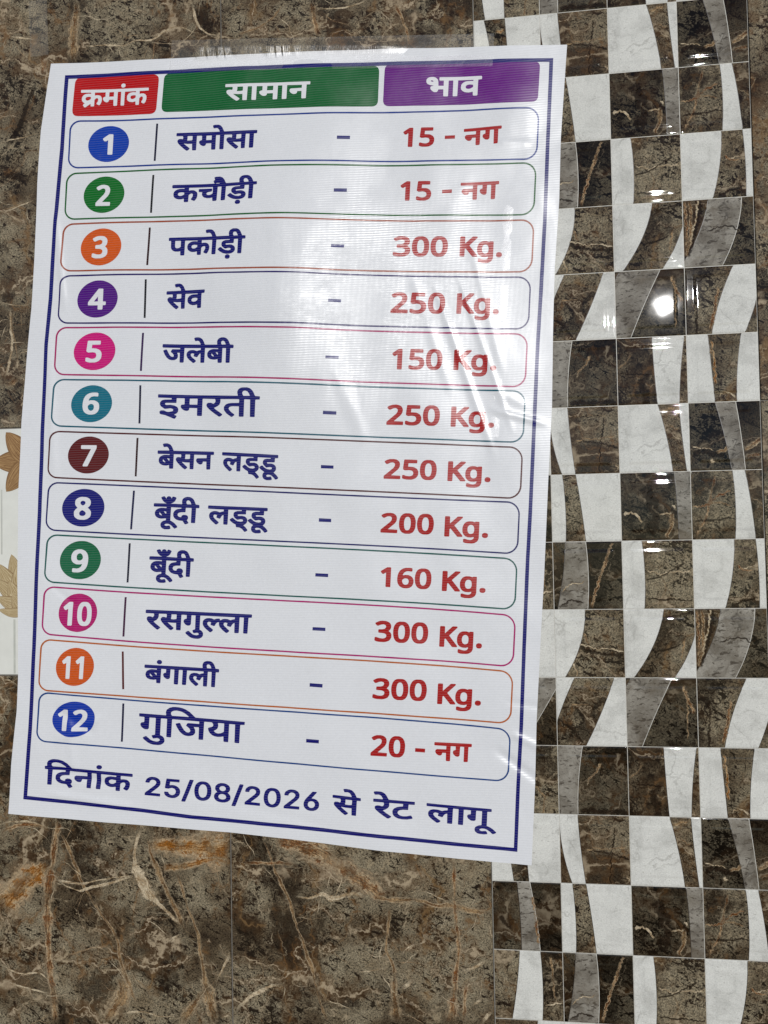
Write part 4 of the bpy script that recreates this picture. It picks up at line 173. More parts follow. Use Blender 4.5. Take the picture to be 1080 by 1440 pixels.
  [(1818,5417),(1804,5423),(1793,5439),(1788,5472),(1789,5511),(1795,5540),(1803,5560),(1817,5572),(1832,5575),(1842,5572),(1848,5568),(1858,5553),(1863,5521),(1862,5478),(1856,5451),(1847,5431),(1834,5420)],
  [(2295,5286),(2343,5283),(2370,5287),(2394,5298),(2404,5308),(2410,5318),(2416,5330),(2420,5347),(2432,5518),(2429,5523),(2424,5526),(2391,5527),(2382,5521),(2352,5532),(2319,5534),(2304,5532),(2287,5526),(2274,5517),(2266,5510),(2250,5484),(2243,5459),(2242,5418),(2247,5400),(2254,5385),(2272,5366),(2299,5354),(2337,5351),(2364,5356),(2366,5355),(2362,5342),(2357,5334),(2346,5327),(2334,5323),(2322,5323),(2298,5327),(2267,5338),(2256,5338),(2250,5335),(2248,5330),(2246,5307),(2249,5299),(2267,5291)],
  [(2477,5343),(2492,5342),(2503,5344),(2513,5349),(2519,5358),(2522,5375),(2518,5387),(2512,5394),(2499,5399),(2482,5400),(2474,5399),(2462,5393),(2456,5383),(2454,5368),(2458,5355),(2464,5348)],
  [(2047,5368),(2088,5366),(2095,5369),(2097,5376),(2102,5450),(2111,5457),(2115,5454),(2184,5363),(2190,5361),(2231,5359),(2239,5362),(2242,5368),(2239,5377),(2157,5490),(2159,5493),(2207,5535),(2250,5572),(2253,5581),(2247,5588),(2202,5590),(2196,5589),(2108,5514),(2112,5586),(2110,5591),(2102,5596),(2064,5597),(2058,5595),(2055,5588),(2040,5378),(2042,5372)],
  [(2329,5391),(2315,5395),(2303,5408),(2298,5425),(2298,5445),(2303,5469),(2310,5481),(2323,5491),(2340,5493),(2356,5487),(2368,5474),(2372,5450),(2371,5427),(2366,5410),(2358,5399),(2346,5392)]],
[[(1527,4754),(1576,4751),(1598,4754),(1615,4758),(1631,4766),(1647,4778),(1658,4794),(1664,4807),(1667,4835),(1665,4849),(1659,4862),(1648,4878),(1627,4891),(1606,4898),(1551,4904),(1556,4940),(1559,4944),(1647,4939),(1653,4941),(1657,4944),(1659,4972),(1655,4979),(1591,4984),(1517,4988),(1510,4986),(1507,4981),(1492,4889),(1493,4874),(1513,4862),(1561,4863),(1587,4858),(1596,4853),(1603,4845),(1608,4829),(1605,4814),(1599,4805),(1588,4797),(1574,4793),(1561,4792),(1544,4794),(1520,4800),(1499,4809),(1488,4809),(1482,4807),(1479,4801),(1477,4778),(1480,4770),(1496,4762)],
  [(1753,4742),(1798,4740),(1814,4743),(1832,4752),(1841,4758),(1854,4773),(1864,4791),(1872,4815),(1877,4852),(1878,4873),(1876,4899),(1869,4922),(1860,4942),(1847,4956),(1831,4966),(1809,4974),(1764,4976),(1745,4971),(1730,4964),(1718,4955),(1708,4942),(1699,4926),(1691,4902),(1685,4867),(1685,4842),(1688,4813),(1695,4789),(1706,4768),(1718,4757),(1736,4747)],
  [(1270,4771),(1446,4761),(1452,4762),(1456,4765),(1459,4794),(1457,4799),(1454,4802),(1351,4810),(1429,4872),(1444,4890),(1454,4909),(1459,4937),(1452,4961),(1442,4976),(1417,4991),(1388,4999),(1343,4999),(1309,4990),(1283,4976),(1281,4969),(1284,4962),(1297,4947),(1302,4944),(1316,4943),(1350,4957),(1374,4959),(1386,4955),(1394,4948),(1398,4942),(1400,4931),(1393,4911),(1380,4894),(1268,4807),(1266,4802),(1264,4780),(1266,4774)],
  [(1774,4781),(1758,4788),(1751,4795),(1747,4805),(1742,4836),(1743,4870),(1749,4900),(1758,4920),(1772,4933),(1788,4935),(1803,4929),(1814,4914),(1819,4890),(1820,4854),(1815,4822),(1804,4796),(1790,4783)],
  [(2253,4642),(2303,4640),(2330,4644),(2354,4655),(2364,4664),(2370,4674),(2376,4686),(2380,4703),(2392,4874),(2389,4879),(2384,4882),(2351,4883),(2341,4877),(2311,4888),(2277,4890),(2262,4888),(2245,4882),(2232,4873),(2224,4866),(2207,4840),(2200,4815),(2200,4774),(2204,4756),(2212,4741),(2231,4722),(2258,4711),(2296,4708),(2323,4713),(2325,4711),(2322,4699),(2316,4691),(2306,4683),(2293,4680),(2281,4679),(2257,4683),(2225,4694),(2214,4695),(2208,4692),(2205,4687),(2204,4664),(2206,4656),(2225,4648)],
  [(2438,4699),(2453,4698),(2464,4700),(2474,4705),(2481,4715),(2484,4731),(2480,4743),(2473,4750),(2460,4755),(2443,4756),(2435,4755),(2423,4749),(2417,4739),(2415,4724),(2419,4712),(2425,4705)],
  [(2001,4725),(2043,4723),(2050,4726),(2052,4732),(2058,4806),(2067,4813),(2071,4811),(2140,4720),(2147,4717),(2188,4715),(2197,4718),(2200,4725),(2196,4733),(2113,4846),(2115,4850),(2164,4891),(2208,4928),(2210,4937),(2204,4943),(2159,4946),(2152,4944),(2063,4870),(2067,4942),(2066,4947),(2057,4952),(2019,4953),(2012,4951),(2009,4944),(1995,4735),(1996,4729)],
  [(2288,4747),(2274,4751),(2262,4764),(2257,4781),(2256,4801),(2262,4825),(2269,4837),(2282,4847),(2299,4849),(2316,4843),(2328,4830),(2332,4806),(2330,4783),(2326,4766),(2318,4755),(2305,4749)]],
[[(1481,4140),(1530,4137),(1552,4139),(1568,4144),(1585,4151),(1600,4163),(1611,4179),(1617,4192),(1620,4218),(1618,4232),(1612,4246),(1601,4261),(1580,4274),(1560,4281),(1505,4287),(1510,4322),(1513,4325),(1600,4321),(1606,4322),(1610,4326),(1612,4353),(1608,4360),(1545,4365),(1471,4369),(1464,4367),(1461,4361),(1446,4271),(1447,4257),(1467,4245),(1515,4246),(1541,4241),(1550,4236),(1557,4229),(1562,4213),(1559,4198),(1553,4189),(1541,4182),(1528,4178),(1515,4177),(1498,4179),(1474,4184),(1453,4193),(1442,4193),(1436,4191),(1433,4186),(1432,4163),(1434,4155),(1450,4147)],
  [(1706,4128),(1750,4126),(1766,4129),(1784,4137),(1793,4144),(1805,4158),(1816,4176),(1823,4199),(1829,4236),(1829,4256),(1827,4282),(1821,4305),(1811,4323),(1799,4337),(1783,4348),(1761,4355),(1717,4357),(1697,4352),(1683,4346),(1671,4336),(1660,4324),(1651,4308),(1643,4284),(1638,4250),(1637,4225),(1640,4197),(1648,4173),(1659,4153),(1671,4142),(1689,4132)],
  [(1227,4156),(1401,4146),(1406,4147),(1411,4150),(1414,4178),(1412,4183),(1408,4186),(1306,4194),(1384,4255),(1399,4272),(1409,4291),(1413,4319),(1407,4342),(1396,4357),(1372,4372),(1343,4379),(1298,4380),(1265,4371),(1238,4357),(1237,4350),(1240,4343),(1253,4328),(1257,4325),(1272,4324),(1305,4338),(1329,4340),(1341,4336),(1349,4330),(1353,4323),(1355,4312),(1348,4293),(1335,4276),(1224,4191),(1222,4186),(1220,4164),(1222,4159)],
  [(1726,4166),(1710,4173),(1703,4180),(1699,4190),(1694,4220),(1696,4253),(1702,4283),(1710,4302),(1724,4314),(1740,4317),(1755,4311),(1766,4296),(1771,4273),(1772,4238),(1766,4206),(1756,4180),(1742,4168)],
  [(2202,4030),(2251,4028),(2278,4032),(2302,4043),(2312,4052),(2318,4062),(2324,4074),(2328,4090),(2340,4257),(2337,4263),(2332,4265),(2299,4266),(2289,4261),(2260,4271),(2226,4273),(2211,4271),(2194,4265),(2181,4257),(2173,4249),(2156,4224),(2150,4199),(2149,4159),(2154,4142),(2162,4127),(2180,4109),(2207,4097),(2245,4094),(2272,4099),(2273,4098),(2270,4086),(2265,4078),(2254,4070),(2242,4067),(2230,4066),(2206,4070),(2174,4081),(2163,4081),(2158,4079),(2155,4074),(2153,4051),(2156,4043),(2175,4036)],
  [(2386,4087),(2400,4086),(2412,4087),(2421,4093),(2428,4102),(2430,4118),(2427,4129),(2420,4136),(2408,4141),(2391,4143),(2382,4141),(2371,4135),(2365,4125),(2363,4111),(2366,4099),(2373,4092)],
  [(1953,4111),(1994,4108),(2001,4112),(2003,4118),(2008,4190),(2018,4197),(2021,4195),(2090,4106),(2097,4104),(2138,4102),(2146,4104),(2149,4111),(2146,4119),(2063,4229),(2065,4233),(2114,4273),(2157,4310),(2159,4319),(2153,4325),(2109,4328),(2102,4326),(2014,4253),(2017,4323),(2016,4328),(2008,4333),(1970,4334),(1963,4332),(1960,4325),(1946,4120),(1948,4114)],
  [(2236,4133),(2223,4137),(2211,4150),(2206,4166),(2205,4186),(2210,4209),(2218,4221),(2230,4231),(2248,4233),(2264,4227),(2276,4214),(2280,4191),(2279,4168),(2274,4152),(2266,4141),(2254,4135)]],
[[(1454,3524),(1500,3522),(1516,3525),(1535,3533),(1548,3544),(1560,3561),(1569,3580),(1574,3599),(1580,3652),(1578,3676),(1572,3703),(1563,3722),(1551,3736),(1531,3749),(1511,3755),(1466,3757),(1449,3753),(1431,3745),(1418,3734),(1410,3724),(1399,3703),(1393,3684),(1388,3657),(1386,3619),(1389,3596),(1394,3576),(1404,3556),(1415,3543),(1434,3531)],
  [(1660,3512),(1705,3510),(1720,3513),(1739,3521),(1748,3528),(1760,3543),(1771,3562),(1778,3586),(1784,3623),(1784,3644),(1782,3670),(1776,3694),(1766,3713),(1754,3727),(1738,3738),(1716,3745),(1671,3747),(1652,3742),(1637,3735),(1625,3726),(1615,3713),(1606,3696),(1598,3672),(1592,3638),(1592,3612),(1595,3583),(1602,3559),(1613,3538),(1625,3527),(1643,3517)],
  [(1179,3543),(1354,3532),(1359,3533),(1364,3536),(1367,3564),(1365,3569),(1361,3572),(1259,3580),(1337,3641),(1352,3659),(1362,3678),(1366,3706),(1360,3729),(1349,3744),(1325,3759),(1296,3766),(1251,3766),(1217,3757),(1190,3743),(1189,3736),(1192,3730),(1205,3714),(1209,3711),(1224,3710),(1257,3725),(1281,3726),(1294,3723),(1302,3717),(1306,3710),(1308,3699),(1301,3679),(1287,3663),(1176,3578),(1174,3573),(1172,3551),(1174,3545)],
  [(1476,3562),(1465,3565),(1457,3571),(1448,3589),(1444,3625),(1446,3656),(1452,3684),(1461,3703),(1474,3714),(1489,3716),(1499,3714),(1507,3709),(1517,3692),(1522,3663),(1520,3623),(1514,3596),(1506,3577),(1492,3565)],
  [(1680,3551),(1664,3558),(1658,3566),(1654,3575),(1649,3607),(1650,3641),(1656,3671),(1665,3691),(1679,3703),(1695,3706),(1710,3700),(1721,3685),(1726,3661),(1727,3625),(1721,3592),(1711,3566),(1697,3553)],
  [(2157,3403),(2207,3400),(2234,3404),(2258,3416),(2268,3425),(2275,3435),(2281,3447),(2285,3464),(2297,3635),(2294,3641),(2288,3643),(2255,3645),(2245,3639),(2216,3649),(2181,3651),(2166,3649),(2149,3643),(2135,3635),(2127,3627),(2111,3601),(2104,3576),(2103,3535),(2108,3517),(2116,3502),(2134,3483),(2161,3471),(2200,3468),(2227,3473),(2229,3472),(2226,3459),(2220,3451),(2210,3444),(2197,3440),(2185,3440),(2160,3444),(2128,3455),(2117,3455),(2112,3452),(2109,3447),(2107,3424),(2110,3416),(2129,3408)],
  [(2343,3460),(2358,3459),(2370,3461),(2380,3467),(2386,3476),(2389,3493),(2385,3504),(2379,3511),(2365,3517),(2348,3518),(2340,3516),(2328,3510),(2322,3500),(2320,3485),(2323,3473),(2330,3466)],
  [(1903,3485),(1945,3483),(1953,3486),(1955,3492),(1960,3567),(1970,3574),(1973,3571),(2043,3480),(2050,3478),(2092,3476),(2100,3479),(2103,3485),(2100,3494),(2016,3606),(2018,3610),(2067,3652),(2111,3690),(2114,3698),(2108,3705),(2062,3707),(2055,3706),(1966,3631),(1970,3703),(1968,3708),(1959,3713),(1921,3714),(1914,3712),(1912,3705),(1897,3495),(1898,3489)],
  [(2192,3508),(2178,3512),(2166,3525),(2161,3542),(2160,3562),(2165,3586),(2173,3598),(2186,3608),(2203,3610),(2220,3605),(2232,3591),(2236,3568),(2235,3544),(2230,3527),(2222,3516),(2210,3510)]],
[[(1424,2907),(1462,2904),(1491,2909),(1514,2922),(1524,2933),(1532,2946),(1540,2971),(1541,2996),(1534,3017),(1520,3036),(1501,3048),(1483,3054),(1448,3057),(1422,3053),(1419,3055),(1424,3067),(1432,3078),(1440,3086),(1453,3093),(1466,3097),(1487,3098),(1516,3093),(1525,3094),(1530,3099),(1532,3124),(1528,3131),(1505,3136),(1455,3137),(1425,3130),(1403,3119),(1385,3103),(1370,3080),(1360,3051),(1355,3022),(1354,2992),(1358,2966),(1368,2945),(1381,2929),(1401,2915)],
  [(1621,2894),(1666,2892),(1682,2895),(1700,2903),(1714,2915),(1725,2931),(1733,2947),(1739,2968),(1742,2985),(1744,3032),(1742,3055),(1735,3079),(1724,3099),(1712,3111),(1694,3121),(1677,3126),(1634,3128),(1617,3124),(1601,3118),(1587,3107),(1576,3092),(1568,3076),(1561,3055),(1556,3025),(1555,2992),(1557,2968),(1563,2945),(1571,2928),(1583,2913),(1601,2901)],
  [(1225,2923),(1266,2920),(1271,2921),(1275,2926),(1289,3137),(1287,3142),(1282,3146),(1247,3148),(1220,3134),(1173,3107),(1168,3098),(1180,3080),(1189,3072),(1203,3072),(1225,3085),(1229,3084),(1219,2932),(1221,2926)],
  [(1442,2945),(1429,2951),(1417,2963),(1412,2977),(1410,2991),(1414,3001),(1422,3009),(1437,3017),(1452,3018),(1466,3015),(1476,3009),(1483,2998),(1485,2982),(1481,2965),(1473,2953),(1458,2946)],
  [(1642,2933),(1628,2939),(1617,2955),(1611,2987),(1613,3025),(1619,3054),(1627,3073),(1641,3085),(1656,3088),(1666,3085),(1672,3080),(1682,3066),(1688,3034),(1686,2992),(1680,2965),(1671,2946),(1658,2935)],
  [(2116,2789),(2166,2787),(2193,2791),(2217,2802),(2227,2811),(2234,2821),(2240,2833),(2244,2849),(2255,3019),(2253,3024),(2247,3026),(2214,3028),(2204,3022),(2175,3033),(2140,3035),(2125,3033),(2108,3026),(2094,3018),(2087,3011),(2070,2985),(2063,2960),(2062,2920),(2067,2903),(2075,2887),(2093,2869),(2121,2857),(2159,2854),(2187,2859),(2188,2857),(2185,2845),(2180,2837),(2169,2830),(2157,2827),(2144,2826),(2120,2830),(2088,2841),(2077,2841),(2071,2839),(2068,2834),(2067,2811),(2069,2803),(2088,2795)],
  [(2302,2846),(2317,2845),(2328,2846),(2338,2852),(2345,2861),(2348,2877),(2344,2889),(2337,2896),(2324,2901),(2307,2902),(2299,2901),(2287,2895),(2281,2885),(2279,2870),(2282,2858),(2289,2851)],
  [(1863,2871),(1905,2869),(1912,2873),(1914,2879),(1920,2952),(1929,2959),(1933,2956),(2003,2866),(2009,2864),(2051,2862),(2060,2864),(2062,2871),(2059,2879),(1975,2991),(1977,2995),(2026,3036),(2070,3073),(2073,3081),(2067,3088),(2021,3091),(2015,3089),(1925,3016),(1929,3086),(1927,3091),(1919,3096),(1881,3098),(1874,3095),(1871,3088),(1857,2881),(1858,2875)],
  [(2151,2893),(2137,2897),(2125,2910),(2120,2927),(2119,2947),(2125,2970),(2132,2982),(2145,2992),(2163,2994),(2179,2989),(2191,2975),(2195,2952),(2194,2929),(2189,2912),(2181,2901),(2169,2895)]],
[[(1133,2300),(1185,2297),(1211,2300),(1243,2311),(1254,2319),(1262,2328),(1275,2352),(1277,2382),(1271,2398),(1265,2407),(1246,2423),(1262,2436),(1271,2450),(1276,2465),(1277,2480),(1274,2495),(1268,2507),(1259,2518),(1246,2527),(1217,2538),(1174,2541),(1151,2539),(1133,2534),(1099,2519),(1095,2513),(1097,2506),(1111,2488),(1121,2484),(1130,2484),(1162,2496),(1187,2499),(1200,2496),(1209,2491),(1216,2483),(1218,2474),(1213,2460),(1199,2449),(1176,2444),(1135,2444),(1130,2441),(1127,2434),(1126,2412),(1131,2405),(1185,2399),(1201,2394),(1212,2387),(1216,2380),(1218,2370),(1215,2358),(1209,2350),(1196,2343),(1173,2339),(1142,2343),(1102,2356),(1090,2356),(1083,2351),(1080,2323),(1083,2316),(1105,2306)],
  [(1364,2289),(1410,2288),(1426,2291),(1444,2300),(1458,2312),(1470,2329),(1478,2345),(1484,2366),(1488,2385),(1490,2433),(1486,2462),(1480,2480),(1469,2501),(1456,2513),(1439,2523),(1421,2528),(1376,2530),(1358,2526),(1340,2517),(1328,2506),(1316,2490),(1307,2472),(1301,2448),(1297,2423),(1296,2389),(1299,2362),(1305,2339),(1317,2317),(1329,2304),(1349,2293)],
  [(1571,2279),(1615,2278),(1635,2283),(1648,2289),(1660,2298),(1673,2315),(1683,2333),(1689,2355),(1694,2386),(1696,2417),(1693,2442),(1688,2464),(1678,2485),(1666,2499),(1650,2511),(1627,2518),(1582,2520),(1563,2515),(1548,2508),(1537,2499),(1525,2485),(1514,2463),(1508,2442),(1505,2425),(1502,2383),(1504,2355),(1510,2333),(1518,2315),(1530,2299),(1547,2287)],
  [(1385,2329),(1371,2335),(1363,2343),(1359,2351),(1354,2385),(1355,2424),(1362,2454),(1370,2473),(1384,2485),(1399,2488),(1410,2485),(1416,2481),(1426,2466),(1432,2434),(1430,2391),(1424,2363),(1415,2343),(1402,2332)],
  [(1591,2319),(1575,2326),(1565,2343),(1560,2369),(1561,2409),(1567,2442),(1576,2464),(1589,2475),(1606,2478),(1621,2471),(1632,2455),(1637,2427),(1637,2392),(1632,2361),(1623,2337),(1609,2323)],
  [(2068,2164),(2117,2162),(2143,2167),(2167,2179),(2177,2188),(2183,2198),(2189,2211),(2193,2228),(2205,2403),(2202,2408),(2197,2411),(2165,2412),(2155,2405),(2126,2416),(2093,2417),(2078,2415),(2061,2408),(2048,2400),(2040,2392),(2024,2365),(2017,2339),(2016,2298),(2021,2280),(2028,2264),(2046,2245),(2073,2234),(2111,2231),(2137,2237),(2139,2235),(2136,2223),(2130,2214),(2120,2206),(2108,2203),(2096,2202),(2072,2206),(2041,2216),(2030,2217),(2024,2214),(2022,2209),(2020,2185),(2022,2177),(2041,2169)],
  [(2250,2225),(2265,2224),(2275,2226),(2285,2232),(2292,2242),(2294,2259),(2291,2270),(2284,2278),(2272,2283),(2255,2284),(2247,2282),(2235,2276),(2229,2265),(2227,2250),(2231,2238),(2237,2230)],
  [(1822,2244),(1862,2242),(1870,2246),(1872,2252),(1877,2328),(1886,2335),(1890,2333),(1958,2241),(1964,2239),(2005,2237),(2013,2240),(2016,2247),(2013,2256),(1931,2369),(1934,2373),(1981,2416),(2025,2455),(2027,2464),(2021,2471),(1977,2473),(1970,2471),(1883,2394),(1887,2467),(1885,2472),(1877,2476),(1840,2478),(1833,2475),(1830,2468),(1815,2254),(1817,2248)],
  [(2102,2271),(2089,2276),(2077,2289),(2072,2306),(2071,2327),(2077,2351),(2084,2363),(2097,2373),(2114,2376),(2130,2370),(2142,2357),(2146,2333),(2144,2309),(2140,2292),(2132,2280),(2120,2274)]],
[[(1098,1653),(1151,1650),(1177,1653),(1209,1665),(1220,1672),(1228,1681),(1241,1705),(1243,1735),(1237,1751),(1231,1761),(1212,1776),(1228,1790),(1237,1803),(1242,1818),(1243,1834),(1240,1849),(1234,1861),(1225,1871),(1212,1880),(1182,1890),(1138,1893),(1116,1891),(1097,1886),(1063,1870),(1059,1864),(1061,1857),(1075,1839),(1085,1836),(1095,1836),(1127,1848),(1152,1851),(1165,1848),(1175,1844),(1182,1836),(1183,1827),(1178,1813),(1164,1802),(1141,1796),(1100,1796),(1094,1793),(1092,1786),(1090,1764),(1095,1757),(1150,1752),(1166,1747),(1177,1740),(1182,1733),(1183,1723),(1180,1711),(1174,1703),(1161,1696),(1138,1692),(1106,1695),(1066,1708),(1054,1708),(1047,1703),(1044,1675),(1047,1668),(1070,1658)],
  [(1331,1644),(1378,1643),(1394,1646),(1413,1655),(1427,1667),(1439,1684),(1447,1701),(1453,1722),(1457,1741),(1459,1789),(1455,1818),(1449,1836),(1437,1856),(1425,1869),(1407,1879),(1389,1883),(1343,1884),(1325,1880),(1307,1871),(1295,1860),(1283,1844),(1274,1826),(1267,1802),(1263,1777),(1262,1743),(1265,1715),(1271,1693),(1283,1671),(1296,1658),(1316,1648)],
  [(1540,1636),(1586,1635),(1605,1639),(1619,1646),(1631,1655),(1644,1672),(1654,1691),(1660,1713),(1666,1745),(1667,1776),(1664,1801),(1659,1823),(1649,1843),(1637,1858),(1620,1869),(1598,1876),(1552,1877),(1532,1872),(1517,1865),(1506,1856),(1495,1841),(1483,1819),(1477,1798),(1474,1781),(1471,1739),(1473,1711),(1479,1689),(1487,1671),(1499,1655),(1516,1643)],
  [(1353,1684),(1338,1690),(1330,1698),(1326,1706),(1321,1739),(1322,1778),(1329,1808),(1337,1828),(1351,1840),(1367,1843),(1377,1841),(1384,1836),(1394,1821),(1400,1789),(1398,1746),(1392,1718),(1383,1698),(1370,1687)],
  [(1561,1676),(1545,1683),(1535,1699),(1530,1726),(1530,1766),(1537,1799),(1546,1821),(1559,1833),(1576,1836),(1592,1829),(1603,1813),(1608,1784),(1608,1749),(1602,1719),(1593,1694),(1579,1680)],
  [(2038,1525),(2087,1524),(2114,1529),(2139,1541),(2148,1550),(2155,1560),(2161,1573),(2165,1590),(2177,1763),(2174,1768),(2169,1771),(2136,1771),(2126,1765),(2096,1775),(2062,1776),(2047,1774),(2030,1767),(2016,1759),(2008,1751),(1992,1724),(1985,1698),(1984,1657),(1989,1640),(1997,1624),(2015,1606),(2042,1595),(2081,1592),(2108,1598),(2110,1597),(2106,1584),(2101,1576),(2090,1568),(2078,1564),(2066,1563),(2041,1567),(2009,1577),(1998,1577),(1992,1574),(1990,1569),(1988,1546),(1991,1538),(2010,1530)],
  [(2223,1588),(2238,1587),(2250,1589),(2260,1595),(2266,1604),(2269,1621),(2265,1633),(2259,1640),(2246,1645),(2229,1646),(2220,1644),(2208,1638),(2202,1627),(2200,1612),(2204,1600),(2210,1593)],
  [(1785,1603),(1827,1601),(1834,1605),(1836,1611),(1842,1686),(1851,1694),(1855,1691),(1925,1601),(1931,1599),(1973,1598),(1981,1601),(1984,1608),(1980,1616),(1897,1727),(1899,1731),(1948,1774),(1992,1813),(1995,1822),(1989,1828),(1943,1830),(1937,1828),(1847,1751),(1851,1823),(1850,1829),(1841,1833),(1803,1834),(1796,1831),(1793,1824),(1779,1613),(1780,1606)],
  [(2072,1632),(2059,1636),(2046,1649),(2041,1666),(2040,1686),(2046,1710),(2053,1723),(2066,1733),(2084,1735),(2100,1730),(2113,1717),(2117,1693),(2115,1669),(2111,1653),(2102,1641),(2090,1634)]],
[[(1287,1000),(1332,999),(1347,1002),(1365,1011),(1378,1022),(1390,1039),(1399,1059),(1404,1078),(1410,1132),(1408,1156),(1402,1184),(1393,1203),(1382,1217),(1363,1230),(1343,1237),(1299,1239),(1282,1235),(1265,1226),(1252,1215),(1244,1205),(1233,1184),(1227,1164),(1222,1136),(1220,1097),(1223,1074),(1228,1053),(1238,1033),(1249,1019),(1266,1007)],
  [(1018,1015),(1189,1007),(1194,1008),(1198,1012),(1201,1040),(1200,1046),(1196,1048),(1096,1055),(1173,1119),(1187,1138),(1197,1157),(1201,1186),(1196,1210),(1185,1225),(1161,1241),(1133,1248),(1089,1248),(1057,1238),(1031,1223),(1029,1216),(1032,1210),(1044,1194),(1049,1191),(1063,1190),(1096,1205),(1119,1207),(1131,1203),(1139,1197),(1143,1190),(1144,1179),(1138,1158),(1125,1141),(1016,1052),(1013,1046),(1012,1024),(1014,1018)],
  [(1308,1040),(1298,1043),(1290,1049),(1281,1066),(1277,1104),(1279,1135),(1285,1164),(1293,1183),(1306,1195),(1321,1197),(1330,1195),(1338,1190),(1348,1173),(1353,1143),(1351,1102),(1345,1074),(1337,1056),(1324,1043)],
  [(1523,1109),(1635,1103),(1632,1060),(1520,1066)],
  [(1870,969),(1903,967),(1911,973),(1922,1130),(1924,1133),(1930,1134),(1973,1132),(1978,1130),(1976,1093),(1958,1088),(1950,1083),(1946,1075),(1945,1060),(1949,1047),(1959,1034),(1974,1023),(1987,1018),(2001,1018),(2008,1021),(2019,1032),(2028,1128),(2047,1129),(2072,1126),(2062,967),(2064,963),(2070,960),(2105,960),(2109,969),(2120,1122),(2125,1126),(2150,1125),(2157,1131),(2159,1153),(2156,1160),(2150,1163),(1745,1178),(1740,1172),(1739,1151),(1740,1146),(1745,1142),(1874,1135),(1870,1098),(1767,1101),(1752,1092),(1747,1075),(1750,1063),(1761,1046),(1777,1034),(1793,1029),(1806,1030),(1818,1036),(1823,1045),(1827,1060),(1867,1058),(1864,976)]],
]
DASHES = [[(752,8155),(905,8146),(902,8108),(750,8116)],[(708,7532),(859,7525),(857,7486),(706,7494)],[(668,6876),(819,6866),(816,6830),(666,6840)],[(628,6238),(775,6227),(772,6194),(626,6205)],[(584,5586),(735,5577),(732,5544),(582,5553)],[(541,4953),(695,4942),(692,4903),(538,4914)],[(501,4332),(647,4322),(645,4285),(499,4295)],[(462,3721),(606,3711),(604,3672),(460,3681)],[(411,3090),(560,3080),(558,3042),(408,3052)],[(368,2472),(517,2463),(515,2426),(365,2434)],[(324,1832),(474,1821),(471,1781),(321,1791)],[(273,1196),(422,1187),(419,1146),(270,1155)]]
DIVIDERS = [[(-1449,8496),(-1424,8494),(-1458,8042),(-1483,8043)],[(-1500,7872),(-1475,7870),(-1509,7414),(-1534,7416)],[(-1551,7240),(-1526,7238),(-1561,6784),(-1586,6786)],[(-1604,6615),(-1579,6613),(-1598,6151),(-1623,6152)],[(-1643,5973),(-1618,5972),(-1649,5516),(-1674,5517)],[(-1684,5347),(-1659,5346),(-1677,4891),(-1702,4892)],[(-1728,4722),(-1703,4721),(-1736,4264),(-1760,4265)],[(-1784,4096),(-1759,4095),(-1799,3635),(-1824,3635)],[(-1843,3471),(-1818,3470),(-1849,3007),(-1873,3007)],[(-1897,2834),(-1872,2834),(-1907,2368),(-1932,2368)],[(-1942,2192),(-1918,2192),(-1915,1748),(-1940,1748)],[(-1941,1580),(-1916,1581),(-1940,1130),(-1964,1130)]]
